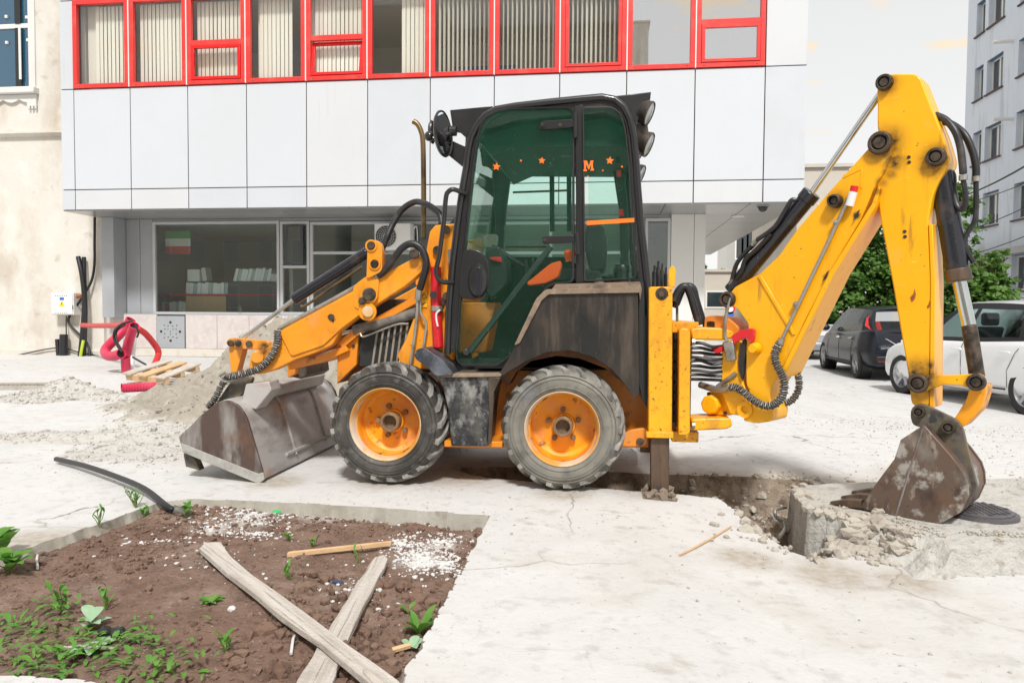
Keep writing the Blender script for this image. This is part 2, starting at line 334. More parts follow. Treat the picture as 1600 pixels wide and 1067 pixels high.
M['sand'] = mat('grey sand', (.34, .305, .25), .95, layers=[((.27, .235, .19), 3, .45, .68, .7), ((.46, .42, .36), 8, .5, .7, .6), ((.17, .14, .11), 40, .62, .72, .5)], bump=.8, bscale=22)
def thin(m):
    t = m.node_tree; p = t.nodes['Principled BSDF']; l = p.inputs['Base Color'].links[0].from_socket; tc = t.nodes.new('ShaderNodeTexCoord'); sp = t.nodes.new('ShaderNodeSeparateXYZ'); t.links.new(tc.outputs['Object'], sp.inputs[0])
    z = mul(t, sp.outputs['Z'], mul(t, noisem(t, tc.outputs['Object'], 6, .3, .7), .10), 'SUBTRACT'); mr = t.nodes.new('ShaderNodeMapRange'); mr.inputs[1].default_value = -.02; mr.inputs[2].default_value = .045; t.links.new(z, mr.inputs[0])
    t.links.new(mixc(t, mr.outputs[0], (.55, .535, .505), l), p.inputs['Base Color'])
thin(M['sand'])
M['stone'] = mat('loose stone', (.42, .385, .33), .9, layers=[((.25, .2, .16), 7, .5, .7, .6)], bump=.4)
M['wood'] = mat('weathered board', (.50, .45, .385), .8, layers=[((.34, .28, .22), 6, .42, .66, .7, (1, 1, 8)), ((.62, .58, .52), 3, .45, .7, .6), ((.2, .15, .11), 30, .60, .7, .7)], bump=.4, bscale=50)
M['freshwood'] = mat('pale fresh timber', (.60, .40, .22), .7, layers=[((.45, .27, .13), 9, .45, .65, .6)], bump=.2)

def sm(t): t = np.clip(t, 0, 1); return t*t*(3-2*t)
def vnoise(x, y, s, seed=0, oct=4):
    """vectorised value noise"""
    rs = np.random.RandomState(seed); T = rs.rand(256, 256); z = 0; a = 1; tot = 0
    for o in range(oct):
        u, v_ = x*s+17.3*o, y*s+9.1*o; i, j = np.floor(u).astype(int), np.floor(v_).astype(int); f, g = sm(u-i), sm(v_-j)
        q = lambda m, n: T[(i+m) % 256, (j+n) % 256]
        z = z + a*((q(0, 0)*(1-f)+q(1, 0)*f)*(1-g)+(q(0, 1)*(1-f)+q(1, 1)*f)*g-.5); tot += a; a *= .5; s = s*2.03
    return z/tot
def gbase(x, y):
    x, y = np.asarray(x, float), np.asarray(y, float)
    z = -.05*sm((x-.1)/.8)*sm((4.5-y)/.6)
    z = z - .25*sm((x-1.5)/2.5)*sm((y-5.5)/4.5)
    return z + .014*vnoise(x, y, .8, 3, 3)*sm((y-1)/3)
def gz(x, y): return float(gbase(x, y))
def G(px, py, dz=0):
    """photograph pixel -> point of the ground"""
    z = 0
    for _ in range(6):
        p = PZ(px, py, z); z = gz(p.x, p.y)
    return V((p.x, p.y, z+dz))
def resample(poly, step, amp, seed):
    P = [V((p[0], p[1], 0)) for p in poly]; o = []
    for i, a in enumerate(P):
        b = P[(i+1) % len(P)]; n = max(1, int((b-a).length/step)); nn = (b-a).normalized().cross(V((0, 0, 1)))
        for k in range(n):
            p = a.lerp(b, k/n)
            d = 0 if k == 0 else amp*1.8*noise.noise(V((p.x*9+seed, p.y*9, seed)))+amp*.9*noise.noise(V((p.x*37, p.y*37+seed, 1)))
            p = p+nn*d; o.append((p.x, p.y))
    return np.array(o)
def sdist(P, x, y):
    d = np.full(x.shape, 1e9); nx_ = np.zeros_like(x); ny_ = np.zeros_like(x); ins = np.zeros(x.shape, bool)
    for i in range(len(P)):
        ax, ay = P[i-1]; bx, by = P[i]; ex, ey = bx-ax, by-ay
        t = np.clip(((x-ax)*ex+(y-ay)*ey)/(ex*ex+ey*ey+1e-12), 0, 1); qx, qy = ax+t*ex, ay+t*ey
        q = np.hypot(x-qx, y-qy); k = q < d; d = np.where(k, q, d); nx_ = np.where(k, qx, nx_); ny_ = np.where(k, qy, ny_)
        c = ((ay > y) != (by > y)) & (x < (bx-ax)*(y-ay)/(by-ay+1e-15)+ax); ins ^= c
    return np.where(ins, d, -d), nx_, ny_
gp = lambda l, z=0: [PZ(a, b, z) for a, b in l]
BED = resample(gp([(252, 784), (300, 779), (500, 787), (640, 796), (767, 805), (738, 858), (700, 930), (660, 1003), (620, 1075), (560, 1190), (380, 1120), (228, 1072), (0, 1055), (-200, 1046), (-160, 926), (0, 872), (120, 829)]), .04, .011, 1)
TRENCH = resample(gp([(760, 752), (880, 762), (940, 769), (1000, 773), (1060, 776), (1118, 779), (1148, 792), (1176, 818), (1212, 838), (1236, 852), (1268, 868), (1300, 860), (1300, 780), (1262, 757), (1180, 751), (1100, 748), (1000, 745), (940, 741), (820, 735), (700, 735)], -.02), .05, .018, 5)
SLAB_Z = .07; XB = PZ(1462, 860, .0).x
SLAB = resample(gp([(1236, 755), (1247, 778), (1262, 797), (1282, 801), (1310, 806), (1340, 818), (1364, 818), (1388, 838), (1416, 842), (1432, 858), (1462, 860), (1490, 854), (1600, 853), (1780, 850), (1760, 740), (1500, 746)], SLAB_Z), .05, .012, 9)

def axis(lo, hi, c, far_lo, far_hi):
    f = list(np.arange(lo, hi+c/2, c)); a = []; x = lo; s = c
    while x > far_lo: s = min(s*1.13, 8); x -= s; a.append(x)
    b = []; x = f[-1]; s = c
    while x < far_hi: s = min(s*1.13, 8); x += s; b.append(x)
    return np.array(a[::-1]+f+b)
cell = .0165
xs = axis(-3.5, 3.1, cell, -150, 150); ys = axis(.95, 5.0, cell, -40, 240)
X, Y = np.meshgrid(xs, ys, indexing='ij'); Z = gbase(X, Y); code = np.zeros(X.shape, int)
inb = (X > -3.6) & (X < 3.2) & (Y > .9) & (Y < 5.1)
def carve(P, idx, topz=None, lower=None):
    global X, Y, Z, code
    d, qx, qy = sdist(P, X, Y); edge = (np.abs(d) < cell*.5) & inb; ins = (d >= cell*.5)
    X = np.where(edge, qx, X); Y = np.where(edge, qy, Y)
    if topz is None:
        Z = np.where(edge, gbase(X, Y), Z); Z = np.where(ins, lower(X, Y, d), Z)
    else:
        Z = np.where(edge | ins, topz(X, Y, np.maximum(d, 0)), Z)
    code = np.where(edge, -idx, np.where(ins, idx, code))
carve(BED, 1, lower=lambda x, y, d: -.048+.03*sm((d-.1)/.9)+.055*vnoise(x, y, 2.2, 11, 5)+.030*vnoise(x, y, 15, 12, 4)-.02*sm((.1-d)/.1)+.03*sm((-1.6-x)/1))
carve(TRENCH, 2, lower=lambda x, y, d: gbase(x, y)-(.05+(.21-.10*sm((3.9-y)/.4))*sm(d/.12))*np.clip(1+1.6*vnoise(x, y, 9, 21, 4), .4, 2)+.05*vnoise(x, y, 20, 22, 3))
carve(SLAB, 3, topz=lambda x, y, d: SLAB_Z-.012*sm((.05-d)/.05)+.016*vnoise(x, y, 6, 31, 4)-(.105+.06*vnoise(x, y, 13, 33, 4))*sm((.15+.16*vnoise(x, y, 7, 32, 4)-d)/.13)*sm((3.62-y)/.12)*sm((XB-x)/.08))
n0, n1 = X.shape; I = np.arange(n0*n1).reshape(n0, n1)
Q = np.stack([I[:-1, :-1], I[1:, :-1], I[1:, 1:], I[:-1, 1:]], -1).reshape(-1, 4)
cf = code.reshape(-1)[Q]; VV = np.stack([X, Y, Z], -1).reshape(-1, 3)
slabf = ((cf == 3) | (cf == -3)).any(1); trf = (cf == 2).any(1) & ~slabf; bedf = ((cf == 1).all(1)) & ~slabf & ~trf
def gridobj(name, sel, m):
    f = Q[sel]; u, inv = np.unique(f, return_inverse=True); me = bpy.data.meshes.new(name)
    me.from_pydata(VV[u].tolist(), [], inv.reshape(-1, 4).tolist()); me.materials.append(m)
    me.polygons.foreach_set('use_smooth', [True]*len(me.polygons)); me.set_sharp_from_angle(angle=R(50))
    return tag(link(name, me), kind='structure')
kerbf = ((cf == 1).any(1)) & ~bedf & ~slabf & ~trf
M['kerb'] = mat('stained kerb side', (.36, .34, .29), .9, layers=[((.24, .205, .16), 3, .45, .68, .7), ((.52, .50, .46), 6, .5, .7, .6, (1, 1, .3)), ((.14, .10, .075), 9, .58, .74, .6)], bump=.3)
gridobj('pavement', ~(slabf | trf | bedf | kerbf), M['concrete']); gridobj('kerb', kerbf, M['kerb']); gridobj('soil_bed', bedf, M['soil'])
gridobj('trench', trf, M['trench']); gridobj('concrete_slab', slabf, M['slab'])
def height(x, y):
    i = int(np.clip(np.searchsorted(xs, x), 1, n0-1)); j = int(np.clip(np.searchsorted(ys, y), 1, n1-1))
    return float(max(Z[i, j], Z[i-1, j-1]) if False else Z[i-1, j-1])

# ---- scatter of lumps as one mesh
_ico = bmesh.new(); bmesh.ops.create_icosphere(_ico, subdivisions=1, radius=1); IV = np.array([v.co[:] for v in _ico.verts]); IF = np.array([[v.index for v in f.verts] for f in _ico.faces]); _ico.free()
def lumps(name, P, size, m, label, cat=None, flat=.75, kind='stuff', parent=None):
    P = np.array(P); n = len(P); size = np.broadcast_to(size, (n,)); rs = np.random.RandomState(len(name)+n)
    a = rs.rand(n)*6.28; ca, sa = np.cos(a), np.sin(a)
    v = IV[None]*(1+.55*(rs.rand(n, 12, 1)-.5))*(np.stack([1+.6*(rs.rand(n)-.5), 1+.6*(rs.rand(n)-.5), flat*(1+.5*(rs.rand(n)-.5))], -1))[:, None]
    v = np.stack([v[..., 0]*ca[:, None]-v[..., 1]*sa[:, None], v[..., 0]*sa[:, None]+v[..., 1]*ca[:, None], v[..., 2]], -1)*size[:, None, None]+P[:, None]
    f = (IF[None]+12*np.arange(n)[:, None, None]).reshape(-1, 3)
    me = bpy.data.meshes.new(name); me.from_pydata(v.reshape(-1, 3).tolist(), [], f.tolist()); me.materials.append(m)
    return tag(link(name, me, parent), label, cat, kind=kind)
def inpoly(P, x, y): return sdist(P, np.array([x]), np.array([y]))[0][0]
rs = np.random.RandomState(4)
c = rs.rand(46000, 2)*[3.4, 2.6]+[-3.2, 1.4]; d = sdist(BED, c[:, 0], c[:, 1])[0]
dens = np.clip(.28+1.5*vnoise(c[:, 0], c[:, 1], 1.4, 41, 3)+.9*sm((c[:, 0]+.75)/.5), .04, 1); c = c[(d > .03) & (rs.rand(len(c)) < dens)]
sz = .003+.011*rs.rand(len(c))**4+.016*(rs.rand(len(c)) < .03)*sm((c[:, 0]+1.1)/.6)
lumps('soil_clods', [(x, y, height(x, y)+s*.25) for (x, y), s in zip(c, sz)], sz, M['clod'], 'dark brown clods and grains lying over the soil of the planting bed')
def patch(px, py, rx, ry, n, smin, smax, zo=0, seed=1):
    r_ = np.random.RandomState(seed); o = []
    for _ in range(n):
        a, q = r_.rand()*6.28, abs(r_.normal())*.55
        p = PZ(px+rx*q*math.cos(a), py+ry*q*math.sin(a), -.05); o.append((p.x, p.y, height(p.x, p.y)+zo))
    return o, smin+(smax-smin)*r_.rand(n)**3
for nm, lab, args in (('plaster_crumbs', 'white plaster crumbs strewn over the far left of the soil', [(392, 808, 90, 24, 1000), (330, 826, 70, 14, 300), (400, 838, 60, 10, 240), (500, 800, 160, 14, 420), (250, 850, 80, 14, 90), (330, 880, 160, 50, 120)]),
                      ('plaster_crumbs', 'white plaster crumbs thick by the pavement edge of the soil', [(660, 872, 46, 26, 1500), (625, 850, 40, 18, 400), (690, 845, 50, 20, 500), (700, 880, 30, 20, 300), (560, 930, 120, 60, 160)])):
    A_, Sz = [], []
    for k, a in enumerate(args):
        p, s_ = patch(*a, .0016, .0105, .002, seed=k+len(lab)); A_ += p; Sz += list(s_)
    A_ = np.array(A_); Sz = np.array(Sz); k = sdist(BED, A_[:, 0], A_[:, 1])[0] > .02
    lumps(nm, A_[k], Sz[k], M['crumb'], lab, flat=.62)
# grit on the pavement
c = rs.rand(26000, 2)*[8.4, 7]+[-4, 1.3]; keep = (sdist(BED, c[:, 0], c[:, 1])[0] < -.03) & (sdist(TRENCH, c[:, 0], c[:, 1])[0] < -.02)
dens = np.clip(.07+1.7*vnoise(c[:, 0], c[:, 1], .9, 51, 4)+.5*sm((c[:, 0]-1.2)/1.2), .015, 1); c = c[keep & (rs.rand(len(c)) < dens)]
sz = .0015+.007*rs.rand(len(c))**4
lumps('grit', [(x, y, height(x, y)+s*.3) for (x, y), s in zip(c, sz)], sz, M['stone'], 'fine grit and chips scattered over the dusty pavement')
# rubble in and round the trench
A_, Sz = [], []
for k, (px, py, rx, ry, n, a, b_) in enumerate([(1210, 812, 60, 44, 520, .006, .045), (1330, 856, 90, 14, 700, .006, .042), (1420, 874, 60, 10, 420, .004, .03), (1100, 762, 170, 8, 420, .006, .035), (1120, 770, 150, 10, 300, .005, .022), (1300, 842, 60, 16, 240, .005, .03), (1380, 862, 70, 14, 180, .004, .022), (1560, 878, 90, 6, 90, .004, .016), (1000, 765, 130, 8, 200, .005, .018), (1420, 770, 150, 16, 120, .004, .014), (1240, 760, 30, 10, 60, .006, .02)]):
    p, s_ = patch(px, py, rx, ry, n, a, b_, .004, seed=90+k); A_ += p; Sz += list(s_)
A_ = np.array(A_); Sz = np.array(Sz); sd_ = sdist(SLAB, A_[:, 0], A_[:, 1])[0]; k = (sd_ < .10) | ((sd_ < .2) & (Sz < .012)) | (Sz < .007)
lumps('rubble', A_[k], Sz[k], M['stone'], 'broken concrete rubble and earth crumbs round the trench and the slab edge')

bc = rs.rand(900, 2)*[.9, 1.3]+[-1.15, 1.5]; k_ = sdist(BED, bc[:, 0], bc[:, 1])[0] > .05; bc = bc[k_]; bs = .006+.026*rs.rand(len(bc))**3
lumps('big_clods', [(x, y, height(x, y)+s*.3) for (x, y), s in zip(bc, bs)], bs, M['clod'], 'larger brown clods heaped at the near right of the planting bed', flat=.85)
# ---- sand heaps
def heap(name, c, rx, ry, h, m, label, seed, n=90, rough=.14):
    g = np.linspace(-1.25, 1.25, n); a, b = np.meshgrid(g, g, indexing='ij'); r_ = np.hypot(a, b); th = np.arctan2(b, a)
    k = 1+.28*np.sin(th*3+seed)+.22*np.sin(th*5+seed*2); q = np.clip(1-r_/k/1.0, 0, 1)
    x, y = c[0]+a*rx, c[1]+b*ry
    z = gbase(x, y)+h*(q**1.35)*(1+1.0*vnoise(x, y, 1.7, seed, 4))+(h*.30*vnoise(x, y, 5, seed+1, 5)+.035*vnoise(x, y, 22, seed+2, 3))*np.clip(q*3, 0, 1)+.03*vnoise(x, y, 9, seed+4, 4)*np.clip(q*9, 0, 1)-.012*np.clip(1-q*9, 0, 1)-.01
    me = bpy.data.meshes.new(name); ii = np.arange(n*n).reshape(n, n)
    f = np.stack([ii[:-1, :-1], ii[1:, :-1], ii[1:, 1:], ii[:-1, 1:]], -1).reshape(-1, 4)
    f = f[(q.reshape(-1)[f] > 0).any(1)]
    u, inv = np.unique(f, return_inverse=True); vv = np.stack([x, y, z], -1).reshape(-1, 3)[u]
    o0 = V((c[0], c[1], 0)); me.from_pydata((vv-np.array(o0)).tolist(), [], inv.reshape(-1, 4).tolist()); me.materials.append(m)
    me.polygons.foreach_set('use_smooth', [True]*len(me.polygons)); o = link(name, me); o.location = o0; reg(o, Matrix.Translation(o0))
    rs_ = np.random.RandomState(seed); k = rs_.choice(len(vv), min(len(vv), 2200), False)
    lumps('lumps', vv[k]-np.array(o0)+[0, 0, .004], .004+.030*rs_.rand(len(k))**7, m, None, parent=o)
    return tag(o, label, 'sand heap')
M['heapgrey'] = mat('pale rubble sand', (.50, .48, .445), .95, layers=[((.42, .39, .34), 4, .48, .70, .7), ((.2, .18, .16), 40, .62, .72, .6)], bump=.8, bscale=25)
q = G(405, 655); heap('sand_heap', (q.x+.05, q.y+.75), 2.05, 1.4, .92, M['sand'], 'large heap of grey sand behind the front loader bucket', 2, 190)
q = G(255, 690); heap('sand_heap', (q.x, q.y), 1.45, .72, .12, M['heapgrey'], 'low spread of sand on the pavement beside the wide bucket', 5, 150)
q = G(108, 622); heap('sand_heap', (q.x, q.y), .85, .5, .30, M['heapgrey'], 'small pale heap of rubble sand left of the pallet', 8, 120)

# ---- office building
M['panel'] = mat('white cladding panel', (.56, .585, .615), .32, layers=[((.53, .545, .56), .6, .4, .7, .5), ((.52, .51, .49), 2.2, .60, .8, .25, (2, 2, .4))], spec=.4)
M['panelb'] = mat('cladding panel a shade greyer', (.54, .565, .595), .30, layers=[((.50, .51, .52), .8, .45, .7, .5), ((.44, .42, .39), 2.6, .60, .8, .35, (3, 3, .3))], bump=.015, bscale=1.2); M['panelc'] = mat('cladding panel a shade warmer', (.57, .585, .60), .34, layers=[((.52, .525, .53), .5, .45, .7, .5), ((.42, .39, .35), 3.1, .62, .8, .35, (4, 4, .25))], bump=.015, bscale=.9)
M['joint'] = mat('panel joint', (.10, .07, .065), .8)
M['redframe'] = mat('red window frame', (.70, .035, .03), .38, layers=[((.62, .12, .09), 3, .5, .72, .5)])
M['redsash'] = mat('bright red sash', (.72, .008, .008), .3)
M['white'] = mat('white paint', (.72, .71, .68), .4, layers=[((.5, .47, .42), 4, .6, .78, .3)])
M['offwhite'] = mat('off white wall', (.68, .67, .64), .6, layers=[((.55, .53, .49), 1.5, .5, .75, .4)])
M['greymetal'] = mat('grey painted metal', (.34, .355, .37), .4, layers=[((.27, .275, .28), 1.3, .45, .7, .5)])
M['soffit'] = mat('soffit panel', (.36, .365, .36), .28, .4, layers=[((.27, .265, .25), 1.1, .45, .7, .5, (.4, 2, 1))])
M['room'] = mat('office wall', (.74, .72, .66), .8); M['shoproom'] = mat('shop wall', (.44, .46, .45), .8); M['roomfloor'] = mat('office floor', (.16, .13, .1), .6)
M['blind'] = mat('cream blind', (.90, .88, .76), .8)
M['plinth'] = mat('pinkish stone', (.56, .51, .485), .6, layers=[((.42, .30, .28), 3, .5, .72, .4), ((.66, .64, .61), 9, .5, .7, .6), ((.3, .24, .22), 25, .62, .74, .4)], bump=.1)
M['plinthlow'] = mat('chalky lower stone', (.60, .56, .49), .8, layers=[((.42, .35, .27), 3, .5, .72, .6)], bump=.3)
M['plaster'] = mat('old cream plaster', (.64, .61, .55), .85, layers=[((.46, .38, .285), 1.1, .46, .70, .7, (1, 1, .3)), ((.40, .33, .25), .35, .52, .70, .5), ((.72, .70, .645), 2.4, .45, .7, .6), ((.33, .24, .16), 2.6, .60, .75, .55), ((.36, .30, .24), 14, .62, .74, .45)], bump=.35, bscale=18)
FY = 13.8; GY = 15.2
OB = thing('office_building', (-3.7, FY, 0), 'white clad office building with a band of red framed windows above a recessed ground floor', 'building')
seams = [114.7, 203, 292.6, 383.6, 476.8, 571.5, 668.7, 768.6, 870.5, 974.5, 1081.8, 1195.5]
fx = [PY(p, 130, FY).x for p in seams]
step = (fx[-1]-fx[0])/11; fx = [PY(95, 200, FY).x] + [fx[0]+step*i for i in range(12)] + [3.49]
rows = [3.015, 3.42, 5.42, 7.17, 7.55, 9.5, 10.1]
g = .009
def panel(x0, x1, z0, z1, y=FY, name='panel', m=None, par=OB, th=.03):
    return B().rbox((x0+g, y, z0+g), (x1-g, y+th, z1-g)).build(name, m or M[random.choice(('panel', 'panelb', 'panelc'))], par, bevel=.005, seg=2)
for i in range(len(fx)-1):
    for r_ in range(6):
        if r_ == 2 and 1 <= i <= 11: continue
        panel(fx[i], fx[i+1], rows[r_], rows[r_+1])
bk = B()
for z0, z1 in ((3.05, 5.41), (7.18, 10.1)): bk.rbox((fx[0]+.01, FY+.04, z0), (3.48, FY+.25, z1))
bk.rbox((fx[0]+.01, FY+.04, 5.41), (fx[1]-.02, FY+.25, 7.18)).rbox((fx[12]+.02, FY+.04, 5.41), (3.48, FY+.25, 7.18))
bk.rbox((fx[0], FY+.26, 10.12), (3.49, 26, 10.3)).rbox((3.2, FY+.3, 3.05), (3.49, 25.9, 10.1)).rbox((fx[0], FY+.3, 3.05), (fx[0]+.25, 25.9, 10.1))
bk.build('wall', M['joint'], OB)
sp = B(); yy = [FY+.31+1.32*i for i in range(10)]
for i in range(9):
    for r_, (z0, z1) in enumerate(zip(rows, rows[1:])):
        B().rbox((3.492, yy[i]+g, z0+g), (3.52, yy[i+1]-g, z1-g)).build('panel', M['panel'], OB)
# the office behind the windows
rm = B(); rm.rbox((fx[1]-.1, FY+3.6, 5.2), (fx[12]+.1, FY+3.7, 7.5)).rbox((fx[1]-.1, FY+.26, 5.2), (fx[12]+.1, FY+3.6, 5.35)).rbox((fx[1]-.1, FY+.26, 7.3), (fx[12]+.1, FY+3.6, 7.45))
for i in (1, 5, 12): rm.rbox((fx[i]-.05, FY+.3, 5.35), (fx[i]+.05, FY+3.6, 7.3))
rm.build('interior', M['room'], OB)
WG = 'red framed upstairs windows'
for i in range(1, 12):
    x0, x1, z0, z1 = fx[i]+.012, fx[i+1]-.012, rows[2]+.01, rows[3]-.01
    sash = i in (3, 5, 11); f = .085
    fr = B(); y0, y1 = FY-.03, FY+.06
    fr.rbox((x0, y0, z0), (x1, y1, z0+f)).rbox((x0, y0, z1-f), (x1, y1, z1)).rbox((x0, y0, z0+f), (x0+f, y1, z1-f)).rbox((x1-f, y0, z0+f), (x1, y1, z1-f))
    zm = z0+.80
    if sash: fr.rbox((x0+f, y0+.006, zm-.05), (x1-f, y1, zm+.05))
    wn = fr.build('window', M['redframe'], OB, bevel=.006)
    for a, b_ in ((x0+.12, x0+.15), (x1-.15, x1-.12)): B().rbox((a, y0-.004, z0+.03), (b_, y0+.01, z0+.045)).build('drain_slot', M['joint'], wn)
    if i > 1: B().rbox((x0-.022, FY-.036, z0), (x0-.002, FY+.05, z1)).build('mullion', M['white'], wn)
    p = B(); p.rbox((x0+f-.01, FY+.028, (zm+.04 if sash else z0+f-.01)), (x1-f+.01, FY+.034, z1-f+.01)); p.build('pane', M['skyboost'] if i in (10, 11) else M['clear'], wn)
    if i == 9 or sash:
        s_ = B(); q = .06; za, zb = (z0+f, zm-.05) if sash else (z0+f, z1-f)
        xa, xb = x0+f+.004, x1-f-.004; yf = FY-.045
        for a, b_ in (((xa, yf, za+.004), (xb, yf+.06, za+q)), ((xa, yf, zb-q), (xb, yf+.06, zb-.004)), ((xa, yf, za+q), (xa+q, yf+.06, zb-q)), ((xb-q, yf, za+q), (xb, yf+.06, zb-q))): s_.rbox(a, b_)
        gls = B()
        if sash: gls.rbox((xa+q-.01, yf+.028, za+q-.01), (xb-q+.01, yf+.034, zb-q+.01))
        if i == 5:                                            # this sash stands ajar, hinged along its foot
            pv = V((0, yf+.06, za)); rot = Matrix.Translation(pv) @ Matrix.Rotation(R(-9), 4, 'X') @ Matrix.Translation(-pv)
            s_.bm.transform(rot); gls.bm.transform(rot)
        so = s_.build('sash', M['redsash'] if i < 9 else M['redframe'], wn, bevel=.005)
        if sash: gls.build('sash_pane', M['skyboost'] if i == 11 else M['clear'], wn)
    sb = B(); dense = i in (1, 2, 3, 4, 5, 6); n = 12; rot = R(random.uniform(-16, -2)) if dense else R(random.uniform(66, 76))
    lo_ = {1: .28, 4: .05, 6: .5, 10: 0}.get(i, 0); hi_ = {4: .78, 10: .3}.get(i, 1)
    if i != 11:
        for k in range(n):
            t = (k+.5)/n
            if lo_ <= t <= hi_:
                xx = x0+f+(x1-x0-2*f)*t
                sb.box((xx, FY+.2, (z0+z1)/2), (.078, .003, z1-z0-.12), (0, 0, rot+random.uniform(-.12, .12)))
        if i in (1, 4): sb.rbox((x0+.1, FY+.3, z0), (x0+.36, FY+.31, z1))
        tag(sb.build('blind', M['blind'], wn, smooth=False), kind='stuff')
M['bluecloth'] = mat('blue banner', (.03, .10, .28), .7)
B().rbox((fx[7]+.2, FY+1.2, 5.36), (fx[8]+.3, FY+1.24, 6.0)).top('notice_board', M['bluecloth'], 'blue board standing low behind the slats of an upstairs window', 'board')

# soffit
sx = list(np.arange(fx[0], 3.0, 1.5))+[3.49]; sy = [FY+.0, GY-.01] + list(np.arange(GY+1.5, 26, 1.5))
for j in range(len(sy)-1):
    for i in range(len(sx)-1):
        if j > 0 and sx[i+1] < 1.5: continue
        B().rbox((sx[i]+.006, sy[j]+.034 if j == 0 else sy[j]+.004, 3.0), (sx[i+1]-.006, sy[j+1]-.004, 3.022)).build('soffit_panel', M['soffit'], OB)
B().rbox((fx[0]+.02, FY+.06, 3.026), (3.47, 25.9, 3.048)).build('soffit_backing', M['joint'], OB)
# ground floor
def wx(px, py=430, y=GY): return PY(px, py, y).x
def wz(px, py, y=GY): return PY(px, py, y).z
zs = wz(340, 492)                                            # shop window sill
pxa, pxb = PY(159, 420, 14.79).x, PY(178, 420, 14.79).x
zpl = wz(200, 496)
B().rbox((pxa, 14.79, zpl), (pxb, 16, 2.998)).build('pillar', M['greymetal'], OB, bevel=.006)
for a, b_ in ((198, 219), (219.6, 239)): B().rbox((wx(a), GY, zpl+.003), (wx(b_), GY+.1, 2.998)).build('wall_panel', M['greymetal'], OB, bevel=.004)
def shopwin(a, b, top, bot, name='shop_window', bars=(), hbars=(), y=GY, fw=.06, m='greyframe'):
    x0, x1, z1, z0 = wx(a), wx(b), wz((a+b)/2, top), wz((a+b)/2, bot)
    f = B(); f.rbox((x0, y-.02, z0), (x1, y+.08, z0+fw)).rbox((x0, y-.02, z1-fw), (x1, y+.08, z1)).rbox((x0, y-.02, z0+fw), (x0+fw, y+.08, z1-fw)).rbox((x1-fw, y-.02, z0+fw), (x1, y+.08, z1-fw))
    for q in bars: f.rbox((wx(q)-fw/2, y-.015, z0+fw), (wx(q)+fw/2, y+.07, z1-fw))
    for q in hbars: zz = wz((a+b)/2, q); f.rbox((x0+fw, y-.012, zz-fw/2), (x1-fw, y+.07, zz+fw/2))
    o = f.build(name, M[m], OB, bevel=.005); p = B(); p.rbox((x0+fw-.01, y+.03, z0+fw-.01), (x1-fw+.01, y+.036, z1-fw+.01)); p.build('pane', M['shopglass'], o)
    return o, (x0, x1, z0, z1)
M['greyframe'] = mat('pale grey frame', (.50, .51, .51), .35, .2)
M['darkframe'] = mat('dark window frame', (.06, .065, .07), .4)
M['shopglass'] = glassmat('shop glass', (.93, .97, .95), .07)
shopwin(239.5, 437, 346, 492); w2, _ = shopwin(438, 484, 346, 492, hbars=(417,)); shopwin(485, 722, 346, 492, hbars=(395,)); shopwin(723, 1006, 346, 492, bars=(860,), hbars=(395,)); shopwin(1007, 1047, 341, 492)
B().rbox((wx(448), GY-.05, wz(460, 414)), (wx(475), GY-.021, wz(460, 352))).build('vent_sash', M['darkframe'], w2, bevel=.004)
B().rbox((wx(452), GY-.053, wz(460, 411)), (wx(471), GY-.051, wz(460, 355))).build('vent_pane', M['shopglass'], w2)
for a, b_ in ((1047.6, 1083), (1083.6, 1101)): B().rbox((wx(a), GY-.03, .002), (wx(b_), GY+.1, 2.998)).build('wall_panel', M['offwhite'], OB, bevel=.004)
zz = wz(340, 347)
B().rbox((wx(198), GY+.02, zz+.003), (wx(1047), GY+.1, 2.998)).build('lintel', M['greymetal'], OB)
zq = wz(340, 545)
cuts = [165, 196, 248, 293, 342, 392, 442, 492, 545, 600, 655, 712, 770, 830, 890, 950, 1006, 1047]
for a, b_ in zip(cuts, cuts[1:]):
    if a == 248: continue
    B().rbox((wx(a)+.004, GY-.10, zq+.005), (wx(b_)-.004, GY-.02, zs-.004)).build('stone_panel', M['plinth'], OB, bevel=.004)
B().rbox((wx(165), GY-.14, .0), (wx(1047), GY-.021, zq)).build('plinth', M['plinthlow'], OB, bevel=.01)
B().rbox((wx(165), GY-.09, zs-.003), (wx(1047), GY-.021, zs+.02)).build('window_ledge', M['greymetal'], OB)
vp = B().rbox((wx(249), GY-.12, zq+.006), (wx(292), GY-.02, zs-.03)).build('vent_panel', M['greymetal'], OB, bevel=.004)
xm, zm = (wx(249)+wx(292))/2, (zq+zs)/2
for k in range(16):
    a, rr = k*math.pi/8, (.20 if k % 4 == 0 else (.13 if k % 2 else .19))
    B().cyl((xm+rr*math.cos(a)*1.1, GY-.118, zm+rr*math.sin(a)), (xm+rr*math.cos(a)*1.1, GY-.124, zm+rr*math.sin(a)), .028 if k % 4 == 0 else .012, 10).build('vent_hole', M['dark'], vp)
for a, b_ in ((-.06, .05), (.06, .05), (0, -.06), (0, .0)): B().cyl((xm+a, GY-.118, zm+b_), (xm+a, GY-.124, zm+b_), .011, 8).build('vent_hole', M['dark'], vp)
rm = B(); xa, xb = wx(198), wx(1047)
rm.rbox((xa, GY+4.2, .0), (xb, GY+4.3, 2.99)).rbox((xa, GY+.1, -.02), (xb, GY+4.2, .45)).rbox((xa, GY+.1, 2.9), (xb, GY+4.2, 2.97)).rbox((xa-.1, GY+.1, 0), (xa, GY+4.3, 2.97)).rbox((xb, GY+.1, 0), (xb+.1, GY+4.3, 2.97)).rbox((wx(440), GY+.4, 0), (wx(440)+.08, GY+4.2, 2.9))
rm.build('interior', M['shoproom'], OB)
